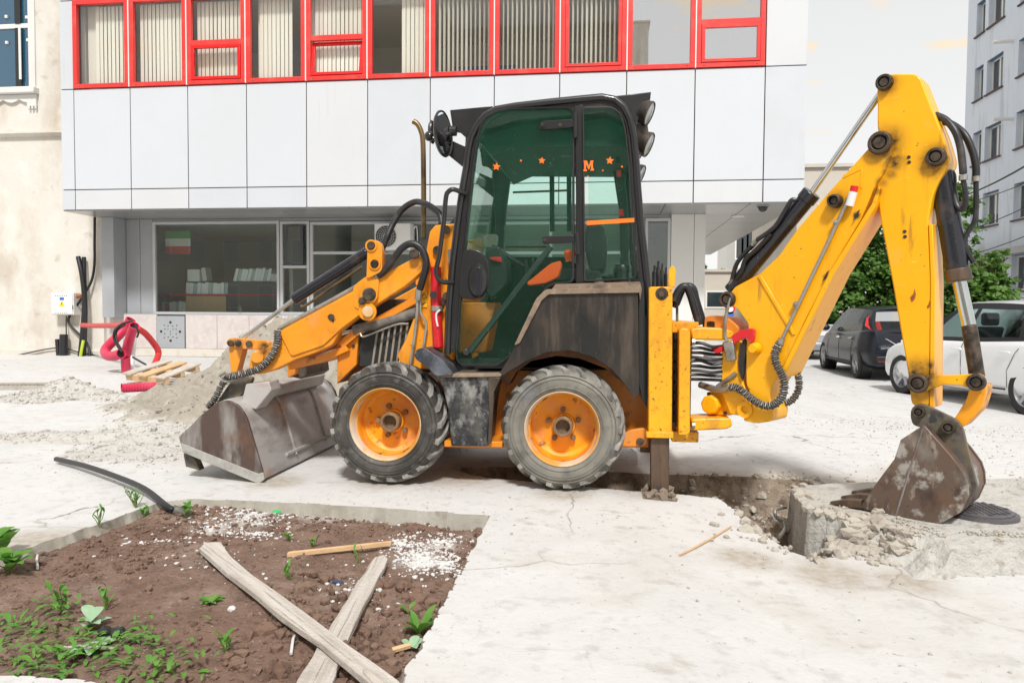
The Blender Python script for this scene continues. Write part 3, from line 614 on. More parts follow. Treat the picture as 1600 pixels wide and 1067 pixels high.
B().rbox((wx(1047)+.12, GY+.1, 0), (wx(1101), 25.9, 2.998)).build('side_wall', M['offwhite'], OB)
# what stands behind the shop window
SY = GY+.75
def sx_(px): return PY(px, 440, SY).x
def sz_(px, py): return PY(px, py, SY).z
M['card'] = mat('cardboard', (.58, .42, .24), .8); M['cab'] = mat('dark cabinet', (.055, .06, .065), .45); M['redtrim'] = mat('red shelf edge', (.45, .02, .04), .5)
M['binder'] = mat('white binder', (.84, .88, .88), .6); M['binderblue'] = mat('grey blue binder', (.42, .55, .60), .6); M['binderpink'] = mat('pink binder', (.5, .12, .3), .6); M['paper'] = mat('loose paper', (.68, .68, .66), .8)
zsh = sz_(340, 460); zfl = sz_(340, 491)
sh = thing('shelf_unit', (sx_(300), SY+.2, .45), 'low dark shelf unit with a red edged board behind the large ground floor window', 'shelf')
B().rbox((sx_(242), SY-.02, zsh-.03), (sx_(436), SY+.4, zsh)).build('shelf_board', M['cab'], sh); B().rbox((sx_(242), SY-.03, zsh-.03), (sx_(436), SY-.021, zsh+.005)).build('edge_trim', M['redtrim'], sh)
B().rbox((sx_(242), SY-.01, .45), (sx_(436), SY+.4, zfl)).build('plinth', M['cab'], sh); B().rbox((sx_(242), SY+.41, .45), (sx_(436), SY+.43, zsh-.03)).build('back_panel', M['cab'], sh)
B().rbox((sx_(355), SY-.015, zfl+.003), (sx_(436), SY+.4, zsh-.033)).build('drawer', M['cab'], sh, bevel=.004)
ct = B().rbox((sx_(356), SY, zsh+.002), (sx_(436), SY+.38, sz_(390, 440))).top('cabinet', M['cab'], 'dark low cabinet standing on the red edged shelf board', 'cabinet', bevel=.004)
B().rbox((sx_(290), SY, zfl+.003), (sx_(353), SY+.36, zsh-.034)).top('cardboard_box', M['card'], 'brown cardboard box under the red edged shelf board', 'box', bevel=.004)
ORD = 'first second third fourth fifth sixth seventh eighth ninth tenth eleventh'.split()
def row(px0, px1, py0, py1, n, mats, label, group, lean=0):
    x0, x1 = sx_(px0), sx_(px1); zb, zt = sz_((px0+px1)/2, py1)+.003, sz_((px0+px1)/2, py0); wd = (x1-x0)/n
    for k in range(n):
        h = (zt-zb)*random.uniform(.86, 1); b_ = B(); b_.rbox((-wd*.46, 0, 0), (wd*.46, .26, h))
        b_.bm.transform(Matrix.Translation((x0+wd*(k+.5), SY+.03+random.random()*.02, zb+abs(math.sin(lean))*wd*.46)) @ Matrix.Rotation(lean+random.uniform(-.02, .02), 4, 'Y'))
        m = mats[k % len(mats)] if k else mats[0]
        b_.top('binder', M[m], ORD[k]+' from the left '+label, 'binder', group, smooth=False)
row(288, 354, 441, 460, 11, ['binder', 'binder', 'binderblue', 'binder'], 'of the binders leaning above the cardboard box', 'binders above the cardboard box', R(5))
row(363, 420, 418, 440, 11, ['binder', 'binderblue', 'binder', 'binder'], 'of the tilted binders on the dark cabinet', 'binders on the dark cabinet', R(14))
row(262, 288, 470, 490, 5, ['binder', 'binder', 'binderblue'], 'of the pale binders beside the cardboard box', 'binders on the lower shelf')
row(246, 261, 472, 490, 3, ['binderpink', 'binderblue', 'binderpink'], 'of three pink and grey binders on the lower shelf', 'pink binders on the lower shelf')
B().rbox((sx_(292), SY+.02, sz_(300, 440)+.004), (sx_(311), SY+.28, sz_(300, 421))).top('book_stack', M['binder'], 'square stack of white books lying on the leaning binders', 'books', bevel=.004)
b_ = B().rbox((-.05, 0, 0), (.05, .25, .3)); b_.bm.transform(Matrix.Translation((sx_(319), SY+.03, sz_(300, 440)+.02)) @ Matrix.Rotation(R(-8), 4, 'Y')); b_.top('book', M['paper'], 'single cream book leaning beside the square white stack', 'book')
B().rbox((sx_(421), SY+.05, sz_(421, 440)+.003), (sx_(433), SY+.3, sz_(421, 428))).top('paper_stack', M['paper'], 'low stack of loose papers at the end of the tilted binders', 'papers')
B().lathe((wx(376.5), GY-.055, zs+.021), (0, 0, 1), [(0, 0), (.03, 0), (.032, .1), (.012, .15), (.013, .18), (0, .18)], 12).top('bottle', M['clear'], 'small clear bottle standing on the outer window ledge', 'bottle')
fl = thing('banner', (sx_(263), GY+.35, 2), 'green white and red striped banner inside the window corner', 'banner')
for k, (c_, nm) in enumerate((((.03, .28, .08), 'green_stripe'), ((.6, .6, .56), 'white_stripe'), ((.42, .05, .04), 'red_stripe'))):
    za, zb = [PY(263, 361+12*k+q, GY+.35).z for q in (0, 11.9)]
    B().rbox((wx(244), GY+.35, zb), (wx(284), GY+.37, za)).build(nm, mat(nm, c_, .7), fl)
# air conditioner
ac = thing('air_conditioner', (wx(615), GY-.3, wz(615, 391)), 'white air conditioner outdoor unit under the soffit behind the lifted loader arm', 'air conditioner')
AY = GY-.5
ax0, ax1, az0, az1 = PY(585, 370, AY).x, PY(641, 370, AY).x, PY(610, 390, AY).z, PY(610, 349, AY).z
B().rbox((ax0, AY, az0), (ax1, AY+.34, az1)).build('casing', M['white'], ac, bevel=.012)
cx_, cz_ = PY(603, 369, AY).x, (az0+az1)/2
B().lathe((cx_, AY-.004, cz_), (0, -1, 0), [(0, 0), (.22, 0), (.22, .004), (0, .004)], 28).build('fan_opening', M['dark'], ac)
gg = B()
for q in (.05, .09, .13, .17, .21): gg.lathe((cx_, AY-.012, cz_), (0, -1, 0), [(q, 0), (q+.006, .0), (q+.006, .004), (q, .004)], 28, closed=True)
for k in range(18): a = k*math.pi/9; gg.tube([(cx_+.03*math.cos(a), AY-.014, cz_+.03*math.sin(a)), (cx_+.13*math.cos(a+.25), AY-.014, cz_+.13*math.sin(a+.25)), (cx_+.215*math.cos(a+.4), AY-.014, cz_+.215*math.sin(a+.4))], .003, 5)
gg.lathe((cx_, AY-.01, cz_), (0, -1, 0), [(0, 0.008), (.035, .008), (.04, 0)], 14); tag(gg.build('fan_grille', M['greyframe'], ac), kind='stuff')
B().tube([(ax1+.02, AY+.2, az1-.1), (ax1+.08, AY+.2, az1-.05), (ax1+.09, AY+.22, az1-.35), (ax1+.02, AY+.2, az0+.1)], .012, 6, 4).build('refrigerant_pipe', M['white'], ac)
for a in (ax0+.12, ax1-.12): B().rbox((a-.02, AY+.02, az0-.03), (a+.02, GY-.02, az0-.003)).build('bracket', M['greymetal'], ac)
# little dome camera under the soffit corner
dc = thing('dome_camera', (PY(1192, 322, FY+.3).x, FY+.3, 2.9), 'small black dome camera under the right corner of the white overhang', 'camera')
B().lathe((dc.location.x, FY+.3, 2.998), (0, 0, -1), [(0, 0), (.10, 0), (.10, .03), (.085, .035), (.07, .08), (.03, .11), (0, .115)], 20).build('dome', M['black'], dc)
B().lathe((dc.location.x, FY+.3, 2.999), (0, 0, -1), [(.09, 0), (.115, 0), (.115, .02), (.09, .02)], 20, closed=True).build('collar', M['greymetal'], dc)
lk = thing('spotlight', (PY(1153, 338, 15.5).x, 15.5, 2.99), 'small round lamp set into the grey soffit right of the cab', 'lamp')
B().lathe((lk.location.x, 15.5, 2.999), (0, 0, -1), [(0, 0), (.13, 0), (.13, .02), (.1, .02), (.08, .008), (0, .008)], 20).build('ring', M['white'], lk)

# ---- old plaster building
LB = thing('plaster_building', (-16, 15.0, 0), 'old cream plaster building with a blue tinted window and a moulded sill', 'building')
LY = 15.0
def lx(px, py=300): return PY(px, py, LY).x
def lz(px, py): return PY(px, py, LY).z
wx0, wx1, wz0, wz1 = lx(-95, 100), lx(49, 100), lz(25, 139), 8.2
wl = B(); xe = PY(161, 430, LY).x; x00 = -26
wl.rbox((x00, LY, -.3), (xe, LY+.5, wz0)).rbox((x00, LY, wz0), (wx0, LY+.5, wz1)).rbox((wx1, LY, wz0), (xe, LY+.5, wz1)).rbox((x00, LY, wz1), (xe, LY+.5, 12)).build('wall', M['plaster'], LB)
B().rbox((x00, LY-.05, -.02), (xe-.02, LY+.01, .12)).build('plinth', M['plinthlow'], LB, bevel=.02)
zc = lz(50, 213); B().prism([(x00, LY, zc-.02), (x00, LY-.06, zc), (x00, LY-.12, zc+.04), (x00, LY-.12, zc+.08), (x00, LY, zc+.11)], (xe-x00, 0, 0)).build('cornice', M['plaster'], LB)
B().rbox((lx(-100), LY-.16, wz0-.14), (lx(64), LY+.02, wz0-.0)).build('sill', M['offwhite'], LB, bevel=.02)
sc = [(lx(-100), LY-.06, wz0-.15), (lx(62), LY-.06, wz0-.15), (lx(62), LY-.06, wz0-.40), (lx(48), LY-.06, wz0-.40)]
xx = lx(48); n = 6; wseg = (lx(48)-lx(-100))/n
for k in range(n):
    for t in (0, .25, .5, .75, 1): sc.append((xx-wseg*(k+t), LY-.06, wz0-.25-.07*abs(math.cos(math.pi*t))))
B().prism(sc, (0, .055, 0)).build('apron', M['offwhite'], LB)
for k in range(3): B().cyl((lx(51+5*k), LY-.05, wz0-.40), (lx(51+5*k), LY-.05, wz0-.46), .022, 8).build('drop', M['offwhite'], LB)
B().rbox((lx(49.5), LY-.03, wz0), (lx(60), LY+.02, 8.3)).build('surround', M['offwhite'], LB, bevel=.01)
fr = B(); fw = .09; y = LY+.18
ztr = lz(20, 36)
fr.rbox((wx0, y, wz0), (wx1, y+.08, wz0+fw*.5)).rbox((wx1-fw*.4, y, wz0), (wx1, y+.08, wz1)).rbox((wx0, y, ztr-.05), (wx1, y+.08, ztr+.05))
lw = fr.build('window', M['white'], LB, bevel=.006)
B().rbox((lx(19), y-.02, wz0+.05), (lx(28), y+.09, ztr-.05)).build('mullion', M['dark'], lw); B().rbox((lx(25.5), y-.04, wz0+.25), (lx(29), y-.021, ztr-.06)).build('sash_edge', M['white'], lw)
B().rbox((lx(19), y-.02, ztr+.05), (lx(28), y+.09, wz1)).build('mullion', M['dark'], lw)
M['blueglass'] = glassmat('blue window glass', (.25, .5, .7), .12, .35, (.04, .20, .34))
B().rbox((wx0, y+.03, wz0), (wx1, y+.036, wz1)).build('pane', M['blueglass'], lw)
for px, py in ((5, 21), (37, 22), (5, 62), (38, 58)): B().rbox((lx(px)-.03, y-.01, lz(px, py)-.03), (lx(px)+.03, y+.029, lz(px, py)+.03)).build('sticker', M['white'], lw)
B().rbox((wx0-.3, y+.6, wz0-.3), (wx1+.3, y+.7, wz1)).build('interior', M['cab'], LB)
# ================================================================== THE BACKHOE LOADER
MB = V((-.72, 4.9, 0))
BL = thing('backhoe_loader', MB, 'yellow and black backhoe loader with a dark green tinted cab, standing by the trench', 'backhoe loader')
def ksp(l, b=-.1): return [(tuple(KF.pt(x, y, b)-MB), r_) for x, y, r_ in l]
kspots = ksp([(1380, 226, .15), (1396, 252, .085), (1390, 270, .06), (1460, 250, .13), (1383, 130, .09), (1378, 285, .05), (1372, 300, .04), (1476, 232, .06), (1307, 316, .08), (1437, 592, .16), (1448, 572, .07), (1428, 620, .06), (1527, 598, .07), (1500, 640, .07), (1338, 337, .03), (1290, 433, .025)])
YL = [((.92, .48, .02), 1.6, .42, .7, .5), ((.66, .25, .008), 4, .56, .76, .5), ((.38, .17, .02), 5, .58, .74, .4, (4, 4, .35)), ((.22, .11, .03), 11, .64, .69, .6, (1, 1, .12)), ((.95, .62, .2), 26, .66, .70, .5, (.3, .3, 2.5)), (DUST, 3, .60, .8, .25, (1, 1, 1), .8), (GRIME, 38, .67, .72, .75), ((.30, .11, .01), 70, .68, .73, .5)]
M['kyellow'] = mat('backhoe yellow paint', YEL, .34, layers=YL, spots=kspots, bump=.03, bscale=25, coat=.05, spec=.35)
M['yellow'] = mat('frame yellow paint', YEL, .4, layers=[((.36, .17, .03), 3.5, .52, .74, .6, (3, 3, .4)), ((.62, .25, .01), 3, .42, .66, .6), ((.30, .13, .02), 12, .56, .7, .55), (GRIME, 46, .60, .67, .8), (GRIME, 4, .62, .8, .5, (1, 1, .6))], bump=.06)
lsp = [(tuple(MF.pt(x, y, .15)-MB), r_) for x, y, r_ in [(577, 458, .09), (566, 462, .06), (516, 496, .04), (632, 396, .07), (585, 412, .03), (581, 381, .03), (575, 487, .03), (372, 537, .05), (545, 530, .09), (415, 545, .08), (660, 420, .05), (690, 400, .04)]]
M['lorange'] = mat('loader orange paint', (.80, .29, .008), .36, layers=[((.90, .46, .05), 3, .5, .72, .4), ((.36, .16, .03), 7, .60, .70, .5, (1, 1, .3)), ((.9, .7, .45), 40, .66, .70, .5, (.4, 1, 2)), ((.66, .20, .012), 2.5, .42, .68, .7), (DUST, 3, .55, .8, .35, (1, 1, 1), .8), ((.33, .14, .03), 7, .58, .74, .5), (GRIME, 34, .65, .71, .8)], spots=lsp, bump=.04, coat=.1)

# ---- wheels
def wheel(cx, cy, cz, tyre_m, name='wheel', side=1, spin=0):
    """side 1: the face towards the camera (-y); built about its hub"""
    wv = B(); A = V((0, side, 0)); c = V((cx, cy, cz))
    prof = [(.203, .03), (.207, .006), (.222, -.004), (.236, -.009), (.238, -.014), (.243, -.014), (.245, -.010), (.262, -.014), (.280, -.013), (.282, -.009), (.286, -.009), (.288, -.013), (.298, -.010), (.304, -.002), (.309, -.010), (.325, .006), (.337, .03), (.342, .06), (.342, .19), (.337, .215), (.31, .25), (.262, .254), (.222, .246), (.205, .23)]
    ty = B().lathe(c, A, prof, 56).build('tyre', tyre_m, None) if False else None
    root = B().lathe(c, A, [(.199, .235), (.199, .06), (.190, .055), (.188, .17), (.165, .186), (.10, .18), (.072, .176), (.068, .150), (.062, .146), (0, .146)], 40)
    root = root.build(name, M['rim'], BL, ang=30)
    B().lathe(c, A, prof, 56).build('tyre', tyre_m, root, ang=50)
    B().lathe(c, A, [(.197, .06), (.203, .012), (.209, -.002), (.213, -.008), (.217, -.006), (.215, .0), (.210, .008), (.206, .03), (.201, .06)], 48).build('rim_lip', M['rimlip'], root)
    B().lathe(c, A, [(.060, .146), (.060, .085), (.056, .080), (.045, .080), (.041, .085), (.041, .135), (0, .135)], 24).build('hub', M['hub'], root)
    bp = B(); 
    for k in range(5):
        a = spin+k*2*math.pi/5; q = c+V((.093*math.cos(a), 0, .093*math.sin(a)))
        B().cyl(q+A*.176, q+A*.146, .0165, 6).build('wheel_nut', M['hub'], root)
    lg = B(); n = 21
    for k in range(n):
        for sd in (0, 1):
            a0 = (k+.5*sd)*2*math.pi/n
            st = []
            for t in range(5):                       # chevron lugs running from the shoulder to the middle
                f = t/4; yy = (-.004+.135*f) if sd == 0 else (.244-.135*f)
                rad = (.338, .352, .36, .361, .361)[t]; st.append((a0+.30*f*(1 if side > 0 else -1), yy, rad))
            wd = .048
            rows_ = []
            for t, (a, yy, rad) in enumerate(st):
                wq = wd*(1.0 if t else 1.15)
                ring = []
                for da, rr in ((-wq, rad-.034), (-wq*.8, rad), (wq*.8, rad), (wq, rad-.034)):
                    ring.append(lg.bm.verts.new(c+V((rr*math.cos(a+da), 0, rr*math.sin(a+da)))+A*yy))
                rows_.append(ring)
            for u, v_ in zip(rows_, rows_[1:]):
                for j in range(3): lg.bm.faces.new((u[j], u[j+1], v_[j+1], v_[j]))
            lg.bm.faces.new(rows_[0]); lg.bm.faces.new(rows_[-1][::-1])
    tag(lg.build('tread_lugs', M['lug'], root, smooth=False), kind='stuff')
    return root
M['rimlip'] = mat('chalky rim edge', (.60, .30, .06), .7, layers=[((.62, .57, .48), 3, .40, .6, .85), ((.55, .24, .03), 9, .54, .68, .7)])
M['hub'] = mat('dusty hub', (.20, .115, .055), .7, layers=[((.14, .10, .075), 9, .45, .65, .8), ((.4, .3, .18), 20, .5, .7, .5)])
rc, fc = MF.pt(878, 671, 0), MF.pt(602, 663, 0)
WR = .3605
rc.z = WR+.002; fc.z = WR+.002
wheel(rc.x, 4.2, rc.z, M['tyrepale'], spin=.35); wheel(fc.x, 4.2, fc.z, M['tyre'], spin=.6)
wheel(rc.x, 4.2+MW, rc.z, M['tyrepale'], side=-1); wheel(fc.x, 4.2+MW, fc.z, M['tyre'], side=-1)

# ---- chassis
M['archshade'] = mat('grimy arch paint', (.16, .055, .012), .7, layers=[((.05, .035, .025), 5, .42, .64, .85), ((.34, .12, .015), 7, .56, .72, .6), ((.28, .22, .16), 16, .6, .74, .5)], bump=.1)  # base darkened to paint in the shade inside the wheel arch, with grime over
plate('chassis', MF, [(640, 592), (680, 596), (782, 592), (800, 562), (840, 548), (930, 540), (984, 556), (1013, 600), (1013, 699), (640, 699)], .30, MW-.30, M['orange'], BL)
plate('chassis_rail', MF, [(694, 688), (785, 690), (785, 699), (694, 698)], .06, .30, M['orange'], BL)
plate('arch_liner', MF, [(782, 594), (786, 575), (812, 556), (850, 543), (900, 538), (955, 552), (1000, 590), (1000, 618), (975, 600), (945, 575), (905, 560), (870, 556), (830, 564), (806, 582), (795, 602)], .13, .30, M['archshade'], BL)
plate('tow_bracket', MF, rounded([(960, 690), (982, 672), (1012, 668), (1012, 697), (975, 698)], 8), .10, .14, M['orange'], BL)
B().cyl(MF.pt(1000, 690, .09), MF.pt(1000, 690, .15), .022).build('pin', M['pin'], BL)
for px in (655, 878):
    B().cyl(MF.pt(px, 668, .25), MF.pt(px, 668, MW-.25), .09, 16).build('axle', M['dark'], BL)
# engine box with its grille
B().rbox(MF.pt(534, 560, .27), MF.pt(668, 470, MW-.27)).build('engine_cover', M['dark'], BL, bevel=.02)
eng = B().prism(MF.pts([(529, 536), (546, 522), (560, 516), (557, 570), (526, 600)], .235), (0, .04, 0)).build('front_panel', M['orange'], BL, bevel=.005)
B().prism([p+V((0, MW-.51, 0)) for p in MF.pts([(529, 536), (546, 522), (560, 516), (557, 570), (526, 600)], .235)], (0, .04, 0)).build('front_panel', M['orange'], BL, bevel=.005)
B().prism(MF.pts([(527, 536), (546, 520), (548, 552), (527, 600)], .275), (0, MW-.55, 0)).build('nose_panel', M['orange'], BL, bevel=.006)
for a in (541, 552): B().cyl(MF.pt(a, 534+(a-541)*.6, .238), MF.pt(a, 534+(a-541)*.6, .226), .010, 10).build('bolt', M['pin'], eng)
grp = B().prism(MF.pts([(562, 528), (600, 516), (645, 500), (640, 530), (618, 568), (562, 572)], .255), (0, .02, 0)).build('grille', M['dark'], BL)
M['slat'] = mat('dusty grille slat', (.27, .23, .18), .6, layers=[((.1, .08, .06), 14, .5, .7, .7)])
for k in range(7):
    a = 580+k*9.5
    B().prism(MF.pts([(a, 572-.2*k), (a+3.2, 572-.2*k), (a+11, 516-2.6*k), (a+8, 517-2.6*k)], .238), (0, .022, 0)).build('slat', M['slat'], grp)
B().prism(MF.pts(rounded([(527, 536), (545, 519), (648, 462), (655, 448), (662, 458), (655, 472), (560, 524), (535, 545)], 5), .20), (0, .10, 0)).build('hood_edge', M['orange'], BL, bevel=.008)
hp = MF.pts([(527, 536), (545, 519), (650, 462), (662, 458), (662, 470), (540, 545)], .30)
B().prism(hp, (0, MW-.6, 0)).build('hood', M['orange'], BL, bevel=.012)
# towers
TW = [(671.5, 362), (680, 352), (714, 349), (714, 470), (706, 570), (690, 578), (630, 575), (620, 556), (634, 530), (645, 500), (655, 452), (664, 404)]
plate('loader_tower', MF, TW, .21, .27, M['lorange'], BL, bevel=.006, twin=True)
plate('loader_tower', MF, [(690, 352), (714, 349), (714, 470), (706, 570), (695, 574), (690, 500)], .27, .36, M['lorange'], BL, bevel=.006)
B().prism(MF.pts([(690, 470), (712, 470), (706, 585), (690, 590)], .36), (0, MW-.72, 0)).build('bulkhead', M['dark'], BL)
for x, y in ((697, 359), (683, 391), (698, 463), (689, 471)):
    B().cyl(MF.pt(x, y, .21), MF.pt(x, y, .185), .026, 16).build('pin', M['pin'], BL)
# loader arms
ARM = [(664, 398), (671, 412), (660, 425), (634, 447), (566, 491), (532, 517), (520, 539), (497, 550), (462, 562), (430, 578), (405, 585), (393, 583), (388, 572), (392, 556), (402, 547), (418, 543), (430, 532), (437, 520), (442, 514), (520, 472), (606, 424), (650, 402)]
ARM = rounded(ARM, 4, 2)
plate('lift_arm', MF, ARM, .13, .205, M['lorange'], BL, bevel=.008, twin=True)
sidep = [(436, 520), (441, 515), (520, 474), (560, 452), (566, 489), (535, 512), (505, 540), (455, 557)]
plate('arm_cover', MF, rounded(sidep, 4, 2), .118, .131, M['lorange'], BL, bevel=.004)
plate('arm_boss', MF, rounded([(550, 448), (574, 430), (592, 432), (590, 470), (570, 486), (552, 482)], 12), .112, .131, M['lorange'], BL, bevel=.004)
B().tube(MF.p3([(606, 421, .16), (520, 469, .16), (438, 513, .16)]), .016, 8).build('arm_edge_pipe', M['zinc'], BL)
B().prism(MF.pts([(462, 545), (505, 528), (528, 520), (520, 545), (470, 566)], .30), (0, MW-.6, 0)).build('cross_tube', M['lorange'], BL, bevel=.02)
plate('underarm_bracket', MF, [(448, 563), (500, 556), (540, 540), (545, 548), (505, 566), (452, 578)], .20, .3, M['orange'], BL)
for x, y, r_ in ((577, 460, .040), (575, 487, .034), (566, 470, .024), (372, 536, .02), (647, 397, .03)):
    B().cyl(MF.pt(x, y, .125), MF.pt(x, y, .082), r_, 18).build('pin', M['pin'] if r_ != .034 else M['rimlip'], BL, bevel=.004)
for x, y in ((577, 460), (575, 487)):
    B().lathe(MF.pt(x, y, .112), (0, -1, 0), [(.03, 0), (.055, 0), (.055, .012), (.03, .012)], 20, closed=True).build('boss_ring', M['lorange'], BL)
B().prism(MF.pts(rounded([(516, 490), (522, 492), (522, 504), (514, 500), (511, 494)], 3), .112), (0, .02, 0)).build('arm_lug', M['pin'], BL)
# tilt bell crank and cylinders, both sides
BELL = rounded([(574, 386), (580, 376), (592, 376), (597, 388), (597, 424), (572, 437), (573, 410)], 6, 3)
plate('bell_crank', MF, BELL, .095, .15, M['lorange'], BL, bevel=.006, twin=True)
for x, y in ((580.5, 384), (586, 412.5)):
    B().lathe(MF.pt(x, y, .095), (0, -1, 0), [(.0, .02), (.020, .02), (.024, .016), (.024, 0)], 16).build('pin', M['pin'], BL)
    B().lathe(MF.pt(x, y, .095), (0, -1, 0), [(.026, 0), (.036, 0), (.036, .01), (.026, .01)], 20, closed=True).build('boss_ring', M['lorange'], BL)
a, b_ = MF.pt(576, 393, .175), MF.pt(459, 468, .175)
for sh in (0, MW-.35):
    s_ = V((0, sh, 0))
    B().cyl(a+s_, b_+s_, .034, 20).build('tilt_cylinder', M['cylblack'], BL, bevel=.006)
    B().cyl(b_+s_+(a-b_)*.01, MF.pt(376, 531, .175)+s_, .0125, 12).build('tilt_rod', M['chrome'], BL)
B().tube(MF.p3([(565, 417, .17), (520, 448, .17), (480, 476, .17), (470, 478, .17)]), .009, 8, 4).build('tilt_pipe', M['brass'], BL)
a, b_ = MF.pt(652, 488, .225), MF.pt(553, 517, .225)
B().cyl(a, b_, .034, 20).build('lift_cylinder', M['cylgrey'], BL, bevel=.006); B().cyl(b_, MF.pt(520, 526, .2), .014, 12).build('lift_rod', M['chrome'], BL)
B().tube(MF.p3([(563, 521, .185), (568, 526, .18), (590, 518, .18), (620, 507, .185), (638, 506, .2)]), .007, 8, 4).build('lift_pipe', M['zinc'], BL)
# bucket linkage
plate('tipping_link', MF, rounded([(352, 535), (357, 528), (372, 528), (420, 533), (424, 547), (372, 545), (358, 543)], 5), .14, .18, M['lorange'], BL, twin=True)
for x, y in ((360, 536), (389, 537)): B().cyl(MF.pt(x, y, .14), MF.pt(x, y, .115), .02, 14).build('pin', M['pin'], BL, bevel=.004)
plate('tipping_arm', MF, [(357, 543), (380, 543), (370, 582), (361, 582)], .15, .22, M['lorange'], BL)
B().cyl(MF.pt(402, 558, .10), MF.pt(402, 558, .24), .040, 20).build('arm_pivot', M['lorange'], BL, bevel=.006)
plate('hitch_plate', MF, rounded([(368, 585), (395, 590), (388, 606), (352, 640), (336, 650), (330, 640)], 5), .16, .20, M['ear'], BL, twin=True)
# ---- front bucket
BK = [(279, 682), (286, 706), (404, 755), (412, 748), (409, 733), (385, 652), (374, 634), (358, 624), (341, 627), (312, 650), (301, 662)]
q = MF.pts(BK, -.03); q2 = [p+V((0, MW+.06, 0)) for p in q]
bk = B(); o_ = [5, 6, 7, 8]
prof = MF.pts([(404, 755), (412, 748), (409, 733), (397, 692), (385, 652), (380, 641), (374, 634), (367, 628), (358, 624), (350, 624.5), (343, 629)], -.03)
inn = MF.pts([(398, 748), (402, 742), (400, 732), (388, 692), (377, 656), (372, 646), (366, 640), (360, 635), (353, 631), (349, 631), (345, 633)], -.03)
shell = bk.prism(prof+inn[::-1], (0, MW+.06, 0)).build('front_bucket', M['shell'], BL, bevel=.003, ang=60)
B().prism(MF.pts([(279, 682), (283, 695), (398, 742), (408, 752), (404, 755), (286, 706)], -.03), (0, MW+.06, 0)).build('bucket_floor', M['cut'], shell, bevel=.003)
for yb in (-.04, MW+.02): B().prism(MF.pts(rounded(BK, [3, 3, 3, 3, 3, 14, 14, 12, 8, 3, 3], 5), -.04), (0, .022, 0)).build('side_plate', M['steel'], shell, bevel=.004) if yb < 0 else B().prism([p+V((0, MW+.06, 0)) for p in MF.pts(BK, -.04)], (0, .022, 0)).build('side_plate', M['steel'], shell)
B().prism(MF.pts([(282, 692), (286, 707), (404, 756), (413, 749), (411, 738), (403, 740)], -.046), (0, .012, 0)).build('side_cutter', M['cut'], shell, bevel=.003)
B().prism(MF.pts([(286, 708), (304, 716), (312, 735), (290, 729)], .02), (0, .06, 0)).build('wear_lug', M['ear'], shell, bevel=.004)
for fr_ in (.33, .70):
    off = V((0, (MW+.06)*fr_, 0))
    B().tube([p+off+V((.006, 0, 0)) for p in prof[2:9]], .010, 6).build('wear_rib', M['shell'], shell)
B().tube([MF.pt(406, 727, -.03)+V((.01, .35, 0)), MF.pt(406, 727, -.03)+V((.01, MW-.1, 0))], .012, 6).build('wear_strip', M['cut'], shell)
hb = MF.pts([(386, 618), (392, 604), (408, 600), (420, 604), (416, 622), (400, 628)], .22)
B().prism(hb, (0, .95, 0)).build('hitch_beam', M['shell'], BL, bevel=.008)
B().prism(MF.pts([(376, 634), (384, 600), (420, 596), (424, 610), (400, 640)], .08), (0, .14, 0)).build('hitch_beam', M['shell'], BL, bevel=.006)
plate('hitch_foot', MF, [(452, 575), (478, 570), (480, 585), (470, 592), (452, 588)], .5, .9, M['ear'], BL)
plate('hitch_foot', MF, [(448, 570), (460, 565), (462, 585), (450, 590)], .45, .55, M['lorange'], BL)
# hoses of the loader
def coil(pts, r, m, name, parent=BL, pitch=.013, rod=.0045, core=True):
    P = catmull([V(p) for p in pts], 14); sp_ = B(); acc = 0; C_ = [P[0]]
    for a, b in zip(P, P[1:]):
        acc += (b-a).length
    n = int(acc/.0028); res = []; seg = 0; d0 = 0; lens = [(b-a).length for a, b in zip(P, P[1:])]
    u = (P[1]-P[0]).orthogonal().normalized()
    for k in range(n):
        s_ = acc*k/n
        while seg < len(lens)-1 and d0+lens[seg] < s_: d0 += lens[seg]; seg += 1
        t = (P[seg+1]-P[seg]).normalized(); c = P[seg]+t*(s_-d0); u = (u-t*u.dot(t)).normalized(); v_ = t.cross(u); a = s_/pitch*2*math.pi
        res.append(c+(u*math.cos(a)+v_*math.sin(a))*r)
    sp_.tube(res, rod, 4)
    o = tag(sp_.build(name, m, parent), kind=None)
    if core: B().tube(P, r*.82, 8).build('hose', M['hose'], o)
    return o
h1 = [(591, 431, .12), (603, 421, .11), (616, 403, .10), (628, 388, .10), (642, 381, .10), (656, 386, .10), (664, 400, .10), (666, 415, .10), (661, 434, .11), (656, 452, .13)]
B().tube(MF.p3(h1), .0215, 12, 6).build('hydraulic_hose', M['hose'], BL)
B().cyl(MF.pt(655, 452, .13), MF.pt(653, 468, .14), .021, 12).build('hose_fitting', M['zinc'], BL)
B().cyl(MF.pt(594, 428, .12), MF.pt(586, 434, .125), .019, 12).build('hose_fitting', M['zinc'], BL)
B().tube(MF.p3([(652, 466, .14), (652, 485, .15), (649, 515, .17), (645, 545, .17), (641, 568, .17)]), .010, 8, 4).build('steel_pipe', M['zinc'], BL)
B().tube(MF.p3([(656, 466, .15), (658, 490, .16), (666, 505, .17), (664, 525, .17), (659, 560, .17)]), .008, 8, 4).build('steel_pipe', M['zinc'], BL)
B().tube(MF.p3([(596, 392, .35), (604, 372, .35), (614, 350, .38), (628, 328, .4), (648, 316, .4), (668, 320, .35), (686, 334, .3), (690, 350, .28)]), .020, 10, 6).build('hydraulic_hose', M['hose'], BL)
B().tube(MF.p3([(704, 352, .3), (712, 342, .34), (722, 340, .4)]), .012, 8, 4).build('hydraulic_hose', M['hose'], BL)
coil(MF.p3([(434, 517, .12), (433, 535, .10), (424, 556, .10), (406, 575, .10), (380, 584, .09), (354, 589, .09)]), .022, M['spring'], 'spring_guard')
